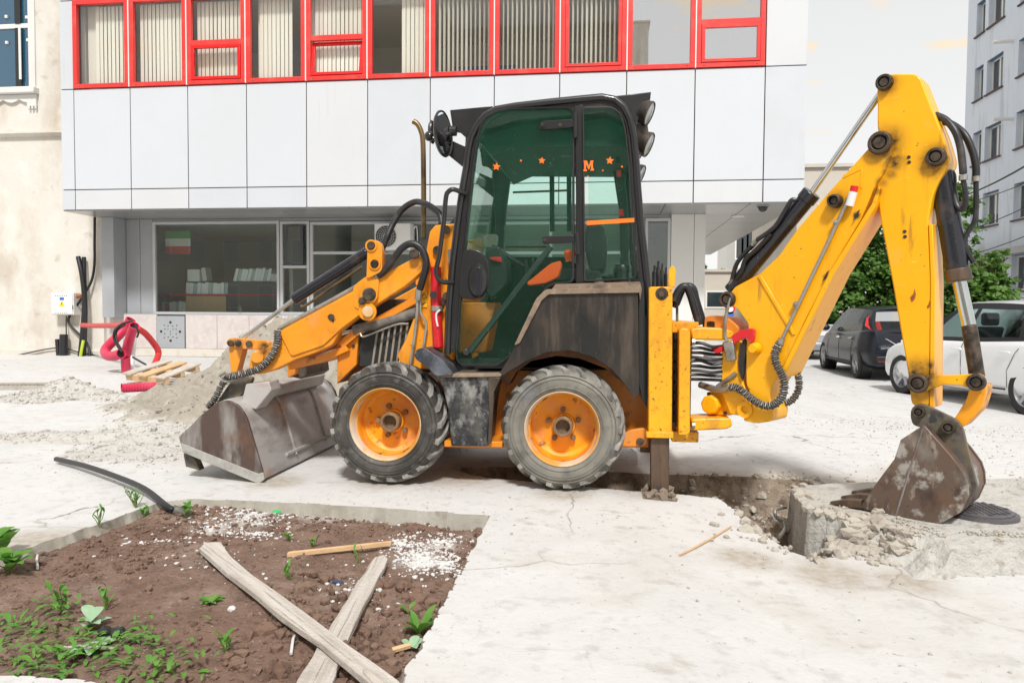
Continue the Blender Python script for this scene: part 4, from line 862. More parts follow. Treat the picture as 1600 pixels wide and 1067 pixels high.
coil(MF.p3([(354, 590, .10), (345, 604, .10), (336, 622, .10), (325, 636, .11)]), .020, M['spring'], 'spring_guard')
B().tube(MF.p3([(372, 592, .1), (352, 596, .09), (343, 588, .1), (352, 582, .1)]), .009, 8, 4).build('steel_pipe', M['zinc'], BL)
# ---- steps, mudguard
plate('step_box', MF, [(681, 588), (782, 588), (772, 606), (767, 640), (762, 697), (705, 697), (700, 640), (692, 606)], .02, .30, M['step'], BL, bevel=.01)
plate('step_top', MF, [(681, 584), (783, 584), (782, 589), (682, 590)], .0, .30, M['ledge'], BL)
plate('step_edge', MF, [(763, 590), (782, 590), (772, 612), (768, 690), (762, 697), (764, 640)], .0, .021, M['tank'], BL)
fp = [(646, 553), (652, 545), (663, 543), (690, 562), (709, 585), (681, 588), (668, 574), (650, 562)]
plate('mudguard', MF, rounded(fp, 5, 3), -.02, .27, M['fender'], BL, bevel=.012)
# ---- rear side panel and tank
PNL = [(843, 469), (856, 460), (997, 458), (998, 520), (999, 612), (995, 622), (989, 620), (976, 600), (955, 576), (925, 557), (890, 547), (855, 550), (822, 564), (796, 580), (784, 588), (776, 588), (786, 575), (806, 540)]
plate('rear_panel', MF, rounded(PNL, 4, 3), .03, .30, M['tank'], BL, bevel=.012)
plate('panel_rim', MF, rounded([(838, 466), (853, 452), (1000, 449), (1000, 457.5), (857, 460), (846, 470), (812, 536), (803, 540)], 3), .012, .30, M['ledge'], BL, bevel=.008)
plate('tank_top', MF, rounded([(862, 452), (868, 444), (1000, 440), (1003, 452), (1000, 470), (998, 452)], 2), .06, .34, M['ledge'], BL, bevel=.008)
plate('panel_crease', MF, [(908, 460), (911, 460), (911, 548), (908, 547)], .027, .031, M['tank'], BL, bevel=0)
c = MF.pt(972, 441, .16); B().lathe(c, (0, 0, 1), [(0, 0), (.048, 0), (.048, .055), (.052, .056), (.052, .092), (.046, .1), (0, .1)], 24).build('filler_cap', M['black'], BL)
c = MF.pt(936, 443, .16); B().lathe(c, (0, 0, 1), [(0, 0), (.030, 0), (.030, .012), (.02, .014), (.02, .03), (0, .03)], 8).build('tank_bolt', M['zinc'], BL)
B().prism(MF.pts([(998, 440), (1013, 440), (1013, 640), (1004, 625), (999, 600)], .10), (0, .25, 0)).build('rear_frame', M['dark'], BL)
# ---- cab
CB = .105
OUT = cB((150, 1075), (156, 900), (170, 730), (190, 560), (210, 420), (226, 330), (234, 262), (246, 212), (268, 168), (300, 130), (345, 105), (420, 92), (560, 76), (700, 62), (762, 56), (815, 66), (852, 96), (876, 146), (890, 215), (900, 320), (906, 420), (918, 560), (934, 700), (944, 800), (948, 920))
cab = B(); P = MF.pts(OUT, CB)
cab.tube(P, .021, 12)
cabo = cab.build('cab_frame', M['black'], BL)
B().tube([p+V((0, MW-2*CB, 0)) for p in P], .021, 12).build('far_frame', M['black'], cabo)
inner = cB((196, 1060), (206, 860), (226, 640), (252, 400), (268, 260), (282, 208), (312, 160), (352, 128), (420, 112), (640, 92), (668, 84), (760, 74), (806, 84), (838, 112), (860, 160), (872, 260), (880, 420), (900, 620), (916, 790))
fill = list(OUT[1:24]) + list(reversed(inner))
seal = B()
pa, pb = MF.pts(OUT, CB+.004), None
inn_ = catmull([V((x, y, 0)) for x, y in inner], 6)
def strip(bm, A_, C_, th):
    n = 60
    def rs_(p):
        p = [V((a[0], a[1], 0)) for a in p]; L_ = [0]
        for a, b in zip(p, p[1:]): L_.append(L_[-1]+(b-a).length)
        o = []
        for k in range(n):
            s_ = L_[-1]*k/(n-1); i = max(0, min(len(p)-2, int(np.searchsorted(L_, s_))-1)); o.append(p[i].lerp(p[i+1], (s_-L_[i])/max(1e-6, L_[i+1]-L_[i])))
        return o
    a, b = rs_(A_), rs_(C_)
    for i in range(n-1):
        bm.prism(MF.pts([a[i], a[i+1], b[i+1], b[i]], CB), (0, th, 0))
sb = B(); strip(sb, OUT, inner, .03); sb.build('frame_web', M['black'], cabo, smooth=False)
sb = B(); strip(sb, OUT, inner, .03); sb.bm.transform(Matrix.Translation((0, MW-2*CB-.03, 0))); sb.build('frame_web', M['black'], cabo, smooth=False)
plate('door_post', MF, cB((655, 86), (690, 84), (694, 440), (694, 790), (660, 795), (660, 440)), CB, CB+.05, M['black'], BL, bevel=.004)
plate('door_post', MF, cB((655, 86), (690, 84), (694, 440), (694, 790), (660, 795), (660, 440)), MW-CB-.05, MW-CB, M['black'], BL, bevel=.004)
# the door: glass with a slim dark edge
DG = rounded(cB((650, 96), (330, 104), (288, 150), (268, 215), (252, 330), (228, 560), (204, 800), (186, 1058), (188, 1098), (206, 1118), (345, 1122), (392, 1090), (440, 1025), (540, 812), (575, 796), (650, 790)), [14, 20, 20, 20, 5, 5, 5, 5, 10, 12, 20, 20, 20, 12, 12, 10], 4)
dg = plate('door_glass', MF, DG, CB-.012, CB-.006, M['cabglass'], BL, bevel=0)
B().tube([p for p in MF.pts(DG+[DG[0]], CB-.010)], .0075, 6).build('door_edge', M['black'], dg)
QG = rounded(cB((688, 98), (800, 96), (836, 118), (856, 180), (872, 330), (884, 560), (898, 775), (694, 785)), [6, 14, 18, 14, 5, 5, 6, 4], 4)
qg = plate('quarter_glass', MF, QG, CB-.012, CB-.006, M['cabglass'], BL, bevel=0)
B().tube([p for p in MF.pts(QG+[QG[0]], CB-.010)], .006, 6).build('glass_seal', M['black'], qg)
sh = V((0, MW-2*CB+.016, 0))
B().prism([p+sh for p in MF.pts(DG, CB-.012)], (0, .006, 0)).build('far_door_glass', M['fargreen'], BL, smooth=False)
B().prism([p+sh for p in MF.pts(QG, CB-.012)], (0, .006, 0)).build('far_quarter_glass', M['fargreen'], BL, smooth=False)
# windscreen and rear window close the box
def crossglass(pts, name):
    p = MF.pts(pts, CB+.03); b = B()
    for a, c in zip(p, p[1:]): b.prism([a, c, c+V((.005, 0, .002)), a+V((.005, 0, .002))], (0, MW-2*CB-.06, 0))
    return b.build(name, M['cabglass'], BL)
crossglass(cB((190, 800), (226, 470), (262, 215)), 'windscreen'); crossglass(cB((926, 780), (900, 460), (882, 200)), 'rear_window')
# roof, liner and visors
rp = cB((262, 190), (298, 138), (350, 112), (560, 84), (762, 64), (818, 78), (856, 120), (872, 170), (840, 150), (780, 120), (420, 150), (330, 180))
B().prism(MF.pts(rp, CB+.005), (0, MW-2*CB-.01, 0)).build('roof', M['black'], cabo, bevel=.01)
M['liner'] = mat('dark green roof liner', (.012, .055, .036), .8)
B().prism(MF.pts(cB((275, 230), (330, 184), (420, 154), (780, 124), (840, 156), (870, 270), (850, 250), (420, 250), (330, 290)), CB+.12), (0, MW-2*CB-.18, 0)).build('roof_liner', M['liner'], cabo)
B().prism(MF.pts(cB((160, 107), (330, 91), (330, 108), (165, 120)), .20), (0, MW-.40, 0)).build('front_visor', M['black'], cabo, bevel=.004)
FB = cB((160, 108), (325, 92), (262, 175), (240, 230), (234, 300), (226, 345), (140, 275), (160, 225), (220, 252), (222, 215), (200, 195), (172, 190))
for y in (.16, MW-.19): B().prism(MF.pts(FB, .16) if y < .3 else [p+V((0, y-.16, 0)) for p in MF.pts(FB, .16)], (0, .03, 0)).build('visor_bracket', M['black'], cabo, bevel=.003)
RB = cB((770, 58), (958, 36), (956, 62), (925, 110), (900, 160), (905, 190), (935, 270), (905, 290), (890, 215), (872, 140), (840, 92))
for y in (.16, MW-.19): B().prism([p+V((0, y-.16, 0)) for p in MF.pts(RB, .16)], (0, .03, 0)).build('rear_bracket', M['black'], cabo, bevel=.003)
B().prism(MF.pts(cB((800, 54), (958, 36), (958, 44), (800, 66)), .19), (0, MW-.38, 0)).build('rear_visor', M['black'], cabo)
M['lens'] = mat('lamp lens', (.35, .35, .35), .1, coat=1)
for (x, y) in ((930, 115), (928, 238)):
    for yy in (.20, MW-.25):
        c = MF.pt(640+.3936*x, 130+.3936*y, .20)+V((0, yy-.2, 0)); ax = V((1, -.25, -.45)).normalized()
        lp = B().lathe(c-ax*.05, ax, [(0, 0), (.035, .005), (.062, .03), (.07, .06), (.074, .085), (.070, .09), (.066, .08)], 20).build('work_lamp', M['tank'], BL)
        B().lathe(c-ax*.05, ax, [(.069, .082), (.05, .09), (0, .094)], 20).build('lens', M['lens'], lp)
B().prism(MF.pts(cB((900, 165), (945, 165), (950, 215), (910, 200)), .2), (0, .03, 0)).build('lamp_bracket', M['tank'], BL)
# mirrors
mc = MF.pt(640+.3936*132, 130+.3936*202, .06)
mr = B().lathe(mc, V((.92, -.30, .12)), [(0, -.035), (.05, -.03), (.09, -.012), (.097, .0), (.094, .012), (.088, .006), (0, .006)], 28); 
for v_ in mr.bm.verts: v_.co.z = mc.z+(v_.co.z-mc.z)*1.42
mo = mr.build('mirror', M['black'], BL)
M['mirrorglass'] = mat('mirror glass', (.75, .78, .78), .04, 1.0)
mg = B().lathe(mc, V((.92, -.30, .12)), [(0, .0075), (.087, .0075)], 28)
for v_ in mg.bm.verts: v_.co.z = mc.z+(v_.co.z-mc.z)*1.42
mg.build('mirror_glass', M['mirrorglass'], mo)
mc2 = MF.pt(640+.3936*90, 130+.3936*195, .12)
m2 = B().lathe(mc2, V((.97, -.2, .1)), [(0, -.02), (.03, -.014), (.036, 0), (.032, .008), (0, .008)], 20)
for v_ in m2.bm.verts: v_.co.z = mc2.z+(v_.co.z-mc2.z)*2.0
m2.build('mirror', M['black'], BL)
B().tube(MF.p3([(668, 214, .06), (678, 216, .06), (700, 210, .10), (712, 200, .15)]), .011, 8, 4).build('mirror_arm', M['black'], BL)
B().blob(MF.pt(671, 213, .06), .03, 2, .1).build('mirror_joint', M['black'], BL)
B().cyl(MF.pt(703, 205, .14), MF.pt(713, 205, .14), .03, 12).build('marker_lamp', M['black'], BL)
# exhaust
B().tube(MF.p3([(645.5, 190, .95), (652, 194, .95), (658, 206, .95), (661, 226, .95), (662, 300, .95), (662, 372, .95)]), .0185, 14, 5, cap=False).build('exhaust_pipe', M['brass'], BL)
# hand rail
B().tube(MF.p3(cB((222, 440, .09), (198, 430, .06), (172, 422, .04), (153, 432, .04), (144, 456, .04), (134, 560, .04), (118, 680, .04), (106, 740, .04), (112, 774, .04), (135, 790, .05), (172, 790, .09))), .014, 10, 4).build('hand_rail', M['black'], BL)
# door furniture
hg = B().prism(MF.pts(rounded(cB((516, 156), (530, 150), (640, 143), (652, 150), (652, 172), (640, 176), (528, 184), (516, 178)), 4), CB-.03), (0, .016, 0)).build('door_hinge', M['black'], BL, bevel=.003)
B().cyl(MF.pt(*cB((658, 118))[0], CB-.03), MF.pt(*cB((658, 216))[0], CB-.03), .013, 12).build('hinge_barrel', M['black'], hg)
for x in (528, 598): B().cyl(MF.pt(*cB((x, 166))[0], CB-.032), MF.pt(*cB((x, 166))[0], CB-.042), .011, 10).build('bolt', M['pin'], hg)
hg = B().prism(MF.pts(rounded(cB((524, 612), (540, 606), (655, 602), (660, 630), (600, 636), (528, 638)), 4), CB-.03), (0, .016, 0)).build('door_hinge', M['black'], BL, bevel=.003)
B().cyl(MF.pt(*cB((664, 596))[0], CB-.03), MF.pt(*cB((670, 680))[0], CB-.03), .013, 12).build('hinge_barrel', M['black'], hg)
B().cyl(MF.pt(*cB((536, 624))[0], CB-.032), MF.pt(*cB((536, 624))[0], CB-.042), .011, 10).build('bolt', M['pin'], hg)
LP = [(212, 662), (250, 658), (285, 668), (308, 700), (318, 750), (312, 800), (290, 840), (262, 860), (196, 852), (200, 760)]
lt = B().prism(MF.pts(rounded(cB(*LP), 8, 3), CB-.028), (0, .014, 0)).build('lock_plate', M['black'], BL, bevel=.004)
hd = B().lathe(MF.pt(*cB((272, 785))[0], CB-.03), (0, -1, 0), [(0, .022), (.03, .022), (.05, .016), (.058, .0)], 28)
for v_ in hd.bm.verts: cc = MF.pt(*cB((272, 785))[0], CB-.03); v_.co.z = cc.z+(v_.co.z-cc.z)*1.75; v_.co.x = cc.x+(v_.co.x-cc.x)*1.04
hd.build('door_handle', M['black'], lt)
B().prism(MF.pts(rounded(cB((258, 730), (284, 728), (282, 840), (262, 842)), 5), CB-.062), (0, .014, 0)).build('handle_grip', M['cylblack'], lt, bevel=.004)
B().cyl(MF.pt(728, 550.5, CB-.012), MF.pt(728, 550.5, CB-.03), .020, 14).build('door_stop', M['black'], BL, bevel=.004)
# stickers and tape on the glass
st = B()
for (x, y, r_) in ((345, 332, 17), (525, 308, 15), (795, 308, 17)):
    pts = [(x+(r_ if k % 2 == 0 else r_*.45)*math.sin(k*math.pi/5+.1), y-(r_ if k % 2 == 0 else r_*.45)*math.cos(k*math.pi/5+.1)) for k in range(10)]
    B().prism(MF.pts(cB(*pts), CB-.016), (0, .0025, 0)).build('star_sticker', M['decal'], BL, smooth=False)
mm_ = [(692, 308), (704, 308), (712, 330), (718, 308), (730, 307), (730, 313), (727, 314), (728, 340), (732, 341), (732, 347), (718, 348), (718, 342), (721, 341), (720, 323), (713, 343), (710, 343), (700, 322), (700, 343), (704, 344), (704, 350), (690, 350), (690, 344), (694, 343), (693, 314), (690, 313)]
B().prism(MF.pts(cB(*mm_), CB-.016), (0, .0025, 0)).build('letter_sticker', M['decal'], BL, smooth=False)
for x, y, r_ in ((843, 332, 4), (767, 347, 3), (708, 370, 3), (442, 308, 4)): B().cyl(MF.pt(*cB((x, y))[0], CB-.0165), MF.pt(*cB((x, y))[0], CB-.014), r_*.0015, 8).build('dot_sticker', M['decal'], BL)
B().prism(MF.pts(cB((703, 547), (892, 535), (892, 552), (704, 564)), CB-.016), (0, .0025, 0)).build('tape', M['decal'], BL, smooth=False)
# inside of the cab
plate('far_panel', MF, cB((190, 700), (395, 690), (640, 690), (690, 760), (910, 780), (940, 1160), (186, 1160)), MW-CB-.05, MW-CB-.03, M['dark'], BL)
plate('floor_side', MF, [(716, 560), (800, 560), (860, 520), (990, 500), (1000, 580), (716, 580)], .30, .34, M['dark'], BL)
ins = B().rbox(MF.pt(742, 575, CB+.05), MF.pt(985, 560, MW-CB-.05)).build('cab_floor', M['dark'], BL)
M['seat'] = mat('worn seat cloth', (.03, .032, .034), .85)
seat = B(); c0 = MF.pt(905, 455, .62)
seat.prism(MF.pts(rounded(cB((700, 560), (770, 556), (786, 640), (780, 740), (720, 760), (690, 640)), 8), .50), (0, .42, 0)).build('seat_back', M['seat'], BL, bevel=.03, seg=3)
B().prism(MF.pts(rounded(cB((560, 730), (760, 740), (760, 790), (570, 790)), 8), .50), (0, .42, 0)).build('seat_cushion', M['seat'], BL, bevel=.03, seg=3)
B().rbox(MF.pt(*cB((590, 800))[0], .55), MF.pt(*cB((750, 1000))[0], .85)).build('seat_base', M['dark'], BL, bevel=.02)
sw = MF.pt(*cB((410, 700))[0], .62); ax = V((.55, 0, .83)).normalized()
B().lathe(sw, ax, [(.155+.013*math.cos(a*.785), .013*math.sin(a*.785)) for a in range(8)], 28, closed=True).build('steering_wheel', M['dark'], BL)
B().tube([sw, sw-ax*.35, sw-ax*.4+V((-.1, 0, -.2))], .03, 10).build('steering_column', M['dark'], BL)
B().prism(MF.pts(rounded(cB((300, 660), (350, 640), (380, 690), (390, 800), (330, 860), (300, 840)), 8), .35), (0, .25, 0)).build('console', M['dark'], BL, bevel=.015)
M['greenbar'] = mat('dark painted bar', (.03, .045, .042), .5)
B().tube(MF.p3(cB((238, 1066, .2), (560, 650, .28))), .020, 8).build('gas_strut', M['greenbar'], BL)
for x, y in ((470, 700), (500, 690)): B().tube(MF.p3(cB((x, y+90, .3), (x-10, y, .3))), .010, 8).build('lever', M['dark'], BL); 
for x in (566, 634): B().tube(MF.p3(cB((x-2, 170, 1.24), (x, 590, 1.24))), .018, 8).build('far_bar', M['greenbar'], BL)
B().tube(MF.p3(cB((410, 434, 1.27), (640, 426, 1.27))), .008, 8).build('wiper_arm', M['brass'], BL)
B().tube(MF.p3(cB((380, 650, 1.27), (560, 650, 1.27))), .008, 8).build('grab_bar', M['brass'], BL)
plate('far_pillar', MF, cB((328, 330), (398, 300), (405, 330), (385, 480), (370, 660), (345, 660)), 1.10, 1.16, M['greenbar'], BL)
plate('rear_pillar', MF, cB((800, 290), (850, 290), (872, 560), (870, 760), (840, 760), (832, 500)), 1.0, 1.1, M['greenbar'], BL)
for k in range(7): B().prism(MF.pts(cB((812+k*3, 190+k*52), (830+k*3, 188+k*52), (832+k*3, 214+k*52), (815+k*3, 216+k*52)), .35), (0, .02, 0)).build('switch', M['dark'] if k % 3 else M['red'], BL)
B().prism(MF.pts(cB((190, 870), (340, 870), (300, 1070), (190, 1070)), .42), (0, .3, 0)).build('engine_panel', M['orange'], BL, bevel=.01)
cl = B().prism(MF.pts(rounded(cB((465, 790), (480, 780), (560, 715), (600, 704), (604, 722), (590, 770), (540, 795), (470, 803)), 5), .14), (0, .09, 0)).build('cloth', M['cloth'], BL, bevel=.03, seg=3)
B().blob(MF.pt(*cB((636, 684))[0], .18), .035, 2, .4, (1, .7, 1)).build('cloth_knot', M['cloth'], BL)
plate('red_handle', MF, cB((318, 690), (362, 690), (366, 712), (322, 702)), .32, .36, M['red'], BL)
plate('dash_panel', MF, rounded(cB((300, 600), (350, 598), (345, 650), (292, 655)), 6), .9, .95, M['zinc'], BL)
# red tube on the tower
rt = B().tube(MF.p3([(681, 417, .17), (681, 470, .17), (685, 543, .17)]), .032, 14).build('red_canister', M['red'], BL, bevel=.004)
B().lathe(MF.pt(683, 482, .17), (0, 0, 1), [(.034, -.015), (.037, -.015), (.037, .015), (.034, .015)], 20, closed=True).build('clamp', M['zinc'], rt)
B().tube(MF.p3([(688, 484, .13), (682, 490, .13), (682, 500, .13), (684, 510, .13)]), .006, 6, 4).build('strap', M['white'], rt)
B().cyl(MF.pt(677, 461, .14), MF.pt(677, 461, .11), .022, 10).build('cap', M['black'], rt)
B().rbox(MF.pt(657.5, 480, .203), MF.pt(667.5, 456, .209)).build('warning_sticker', M['yellowflat'] if 'yellowflat' in M else mat('sticker yellow', (.85, .42, .01), .5), BL)
wb = B(); S_ = MF.pts
tri = [(662.5, 457.5), (667, 465.5), (658, 465.5)]
for a, b in zip(tri, tri[1:]+tri[:1]): wb.tube([MF.pt(*a, .202), MF.pt(*b, .202)], .0016, 4)
wb.tube([MF.pt(662.5, 460, .202), MF.pt(662, 463, .202)], .0018, 4).tube([MF.pt(658, 468, .202), MF.pt(667, 468, .202)], .0014, 4)
wb.tube([MF.pt(659, 477, .202), MF.pt(663, 474, .202), MF.pt(666.5, 471.5, .202)], .002, 4).tube([MF.pt(659, 473, .202), MF.pt(662, 475.5, .202)], .0016, 4)
wb.build('warning_symbol', M['dark'], BL)
plate('side_bracket', MF, [(699, 390), (715, 387), (712, 432), (702, 433)], .14, .2, M['cylgrey'], BL)

# ---- stabilisers and slide frame
ST = [(1014, 448), (1051, 448), (1050, 684), (1013, 684)]
stb = plate('stabiliser_post', MF, ST, .0, .14, M['yellow'], BL, bevel=.008, twin=True)
B().prism(MF.pts([(1010, 675), (1052, 675), (1052, 685), (1010, 684)], -.012), (0, .165, 0)).build('post_collar', M['yellow'], BL, bevel=.004)
B().lathe(MF.pt(1034, 459, 0), (0, -1, 0), [(0, .02), (.018, .02), (.022, .012), (.022, .004), (.034, .004), (.036, 0)], 18).build('pin', M['pin'], BL)
plate('lifting_eye', MF, rounded([(1044, 449), (1045, 420), (1051, 414), (1056, 420), (1054, 450)], 4), .06, .08, M['yellow'], BL)
LEG = [(1017, 684), (1046, 684), (1045, 774), (1017, 774)]
M['leg'] = mat('bare rusty leg', (.10, .065, .045), .5, .4, layers=[((.2, .13, .08), 4, .45, .7, .8, (3, 3, .35)), ((.035, .026, .022), 7, .5, .7, .8, (3, 3, .4))], bump=.08)
plate('stabiliser_leg', MF, LEG, .025, .115, M['leg'], BL, bevel=.004, twin=True)
for k in range(3): B().cyl(MF.pt(1030, 764, .024), MF.pt(1030, 764, .018), .014, 12).build('leg_hole', M['dark'], BL) if k == 0 else None
pd = B(); a, b = MF.pt(1004, 776, -.06), MF.pt(1057, 790, -.06); pd.rbox((a.x, 4.12, gz(.32, 4.1)+.004), (b.x, 4.36, a.z-.005))
M['mudpad'] = mat('mud caked pad', (.27, .215, .16), .95, layers=[((.16, .12, .09), 14, .45, .65, .7)], bump=.8, bscale=40)
pdo = pd.build('foot_pad', M['mudpad'], BL, bevel=.012)
md = B()
for k in range(38): md.blob((random.uniform(a.x+.01, b.x-.01), random.uniform(4.13, 4.3), a.z-.01+random.uniform(0, .022)), random.uniform(.012, .03), 1, .4)
tag(md.build('mud', M['mudpad'], pdo), kind='stuff')
B().rbox(MF.pt(1050, 520, .15), MF.pt(1062, 500, MW-.15)).build('slide_rail', M['yellow'], BL, bevel=.004); B().rbox(MF.pt(1050, 674, .15), MF.pt(1062, 650, MW-.15)).build('slide_rail', M['yellow'], BL, bevel=.004)
B().rbox(MF.pt(1051, 660, .2), MF.pt(1056, 512, MW-.2)).build('rear_plate', M['dark'], BL)
ch = B()
for k in range(18): ch.tube([MF.pt(1055+(k % 2)*2, 520+k*8, .13), MF.pt(1055+(k % 2)*2, 530+k*8, .13)], .008, 6)
tag(ch.build('chain', M['hose'], BL), kind='stuff')
plate('carriage_post', MF, rounded([(1061, 516), (1065, 513), (1075, 513), (1079, 518), (1078, 676), (1074, 680), (1060, 680)], 3), .03, .25, M['yellow'], BL, bevel=.006)
for y in (534, 664): B().cyl(MF.pt(1081, y, .06), MF.pt(1086, y, .06), .02, 8).build('bolt', M['zinc'], BL)
# valve levers and hoses behind the cab
lv = B()
for x, y in ((1022, 425), (1028, 418), (1034, 422), (1040, 428)): lv.tube(MF.p3([(x, 449, .3+(x-1022)*.01), (x, y, .3+(x-1022)*.01)]), .012, 8).tube(MF.p3([(x, y, .3), (x+1, y-10, .3)]), .006, 6)
lv.build('control_lever', M['hose'], BL)
for pts in ([(1052, 470, .2), (1062, 452, .2), (1072, 448, .2), (1079, 462, .2), (1086, 486, .2), (1093, 508, .2)], [(1056, 476, .26), (1068, 450, .26), (1082, 450, .26), (1088, 470, .26), (1096, 496, .26), (1098, 506, .26)], [(1052, 480, .3), (1060, 462, .3), (1066, 452, .3)]):
    B().tube(MF.p3(pts), .022, 10, 5).build('hydraulic_hose', M['hose'], BL)
B().tube(MF.p3([(1058, 468, .3), (1058, 505, .3), (1064, 511, .3), (1090, 512, .3)]), .008, 8).build('hose_guard', M['cylgrey'], BL)
for k in range(9):
    y0, y1 = 537+k*6.9, 541+k*6.6; bb = .1+.02*(k % 3)
    B().tube(MF.p3([(1076, y0, .12), (1095, y0+random.uniform(-1.5, 1.5), bb), (1112, y1+random.uniform(-1, 2), bb), (1128, y1, .12)]), .0095, 8, 4).build('hydraulic_hose', M['hose'], BL)

# ---- slewing kingpost (turns with the boom)
def kp(name, pts, b0, b1, m, bev=.006, rd=3): return plate(name, KF, rounded(pts, rd, 3), b0, b1, m, BL, bevel=bev)
plate('slew_bracket', MF, rounded(cD((280, 405), (350, 395), (460, 400), (520, 420), (520, 455), (455, 468), (290, 465)), 4), .08, .28, M['yellow'], BL, bevel=.008)
plate('slew_bracket', MF, rounded(cD((285, 905), (380, 900), (505, 900), (515, 945), (480, 962), (290, 970)), 4), .08, .28, M['yellow'], BL, bevel=.008)
B().lathe(KF.pt(*cD((430, 390))[0], 0), (0, 0, 1), [(0, -.03), (.085, -.03), (.085, .03), (0, .03)], 20).build('king_pin', M['pin'], BL, bevel=.006)
kp('kingpost', cD((455, 480), (520, 460), (555, 480), (540, 600), (555, 660), (575, 715), (610, 780), (635, 830), (625, 870), (590, 890), (500, 880), (450, 750)), -.09, .10, M['kyellow'])
kp('slew_plate', cD((360, 340), (395, 330), (480, 340), (545, 395), (540, 440), (470, 420), (355, 395)), -.08, .08, M['orange'])
B().lathe(KF.pt(*cD((423, 820))[0], -.02), KF.e2*-1, [(0, .085), (.05, .085), (.058, .075), (.058, 0), (0, 0)], 8).build('slew_motor', M['kyellow'], BL, bevel=.004)
mot = kp('motor_block', cD((370, 755), (500, 755), (508, 885), (372, 885)), -.05, .05, M['kyellow'])
for x, y in ((472, 775), (472, 872), (380, 765)): B().cyl(KF.pt(*cD((x, y))[0], -.05), KF.pt(*cD((x, y))[0], -.062), .010, 8).build('bolt', M['pin'], mot)
B().lathe(KF.pt(*cD((590, 852))[0], -.09), KF.e2*-1, [(.022, 0), (.045, 0), (.045, .022), (.022, .022), (.02, .005), (0, .005)], 22).build('pivot_boss', M['kyellow'], BL)
kp('red_latch', cD((505, 445), (560, 410), (625, 402), (636, 415), (632, 470), (612, 490), (598, 455), (560, 460), (520, 490)), -.13, -.11, M['red'])
kp('red_latch', cD((392, 500), (400, 498), (420, 518), (440, 505), (456, 500), (456, 530), (430, 542), (404, 532)), -.12, -.10, M['red'])
kp('latch_block', cD((458, 480), (515, 470), (528, 580), (480, 588)), -.13, -.10, M['zinc'])
B().tube([KF.pt(*cD((505, 232))[0], -.12), KF.pt(*cD((478, 330))[0], -.13), KF.pt(*cD((472, 420))[0], -.13), KF.pt(*cD((478, 470))[0], -.13)], .009, 8, 4).build('latch_rod', M['zinc'], BL)
B().tube([KF.pt(*cD((430, 725))[0], -.09), KF.pt(*cD((532, 652))[0], -.10)], .012, 8).build('grease_pipe', M['zinc'], BL)
kp('pivot_slot', cD((555, 500), (580, 455), (588, 480), (578, 640), (568, 690), (550, 640)), -.108, -.088, M['dark'], 0)
B().lathe(KF.pt(*cD((645, 513))[0], -.105), KF.e2*-1, [(0, .05), (.022, .05), (.03, .03), (.034, 0)], 16).build('boom_stop', M['kyellow'], BL)

# ---- boom
BOOM = [(1138.7, 461.7), (1148, 448.6), (1187, 428), (1217, 400), (1245.6, 358.6), (1300, 295), (1360, 229)] + arc(1376, 224, 17, 200, 330, 6) + [(1393, 240), (1382, 268), (1369, 287), (1345, 343.6), (1298, 422), (1258, 500), (1219, 583), (1203, 608), (1202, 622), (1208, 642), (1206, 658), (1182.8, 661.5), (1160, 657), (1172, 640), (1176, 625), (1166, 600), (1166, 540), (1170, 507), (1152, 481.6), (1140, 477), (1130, 471), (1131, 462)]
boom = plate('boom', KF, rounded(BOOM, 5, 3), -.10, .10, M['kyellow'], BL, bevel=.010)
B().prism(KF.pts([(1183, 432), (1189, 430), (1243, 522), (1238, 524)], -.108), KF.e2*.012).build('weld_rib', M['kyellow'], boom, bevel=.003)
flg = KF.pts([(1362, 318), (1371, 292), (1376, 292), (1368, 322), (1303, 428), (1224, 590), (1216, 586), (1296, 424)], -.115)
B().prism(flg, KF.e2*.23).build('boom_flange', M['kyellow'], boom, bevel=.005)
for x, y in ((1338, 337), (1290, 432)): B().prism(KF.pts(rounded([(x-6, y+9), (x+1, y-6), (x+6, y-10), (x+1, y+2)], 2), -.1165), KF.e2*.002).build('slot', M['dark'], boom, smooth=False)
B().prism(KF.pts([(1316, 274), (1350, 259), (1347, 294), (1344, 293), (1345, 265), (1318, 278)], -.103), KF.e2*.004).build('weld_mark', M['kyellow'], boom)
def boss(x, y, b, r_, m='pin', th=.03, par=BL):
    c = KF.pt(x, y, b); o = B().lathe(c, KF.e2*-1, [(0, th*.8), (r_*.5, th*.8), (r_*.55, th*.5), (r_*.62, th*.5), (r_*.66, th), (r_*.9, th), (r_, th*.6), (r_, 0)], 22).build('pivot_pin', M[m], par, bevel=.002)
    return o
boss(1376, 224, -.10, .056); boss(1138, 468, -.10, .046); boss(1307, 315, -.10, .034, th=.05); boss(1383, 130, -.075, .040); boss(1463.5, 246, -.075, .044)
# dipper
DIP = [(1370, 140), (1374, 124), (1386, 117), (1398, 115.7), (1429, 115.7), (1438, 120.6), (1459, 175), (1474, 212), (1485, 250), (1480, 262), (1466, 285), (1457, 306), (1450, 344), (1452, 385), (1455, 440), (1453, 637), (1424, 634), (1419, 585), (1394, 440), (1375, 340), (1369, 287), (1378, 275), (1376, 224), (1370.5, 200), (1371, 165)]
dip = plate('dipper', KF, rounded(DIP, [8, 8, 6, 4, 10, 12] + [10]*19, 4), -.075, .075, M['kyellow'], BL, bevel=.007)
st_ = KF.pts([(1451, 350), (1457, 350), (1461, 440), (1459, 637), (1452, 637), (1454, 440)], -.08)
B().prism(st_, KF.e2*.16).build('dipper_flange', M['kyellow'], dip, bevel=.003)
for x, y in ((1420, 246), (1420.5, 254), (1413.5, 362), (1414, 370)): B().cyl(KF.pt(x, y, -.0755), KF.pt(x, y, -.0775), .0085, 12).build('bolt_hole', M['dark'], dip)
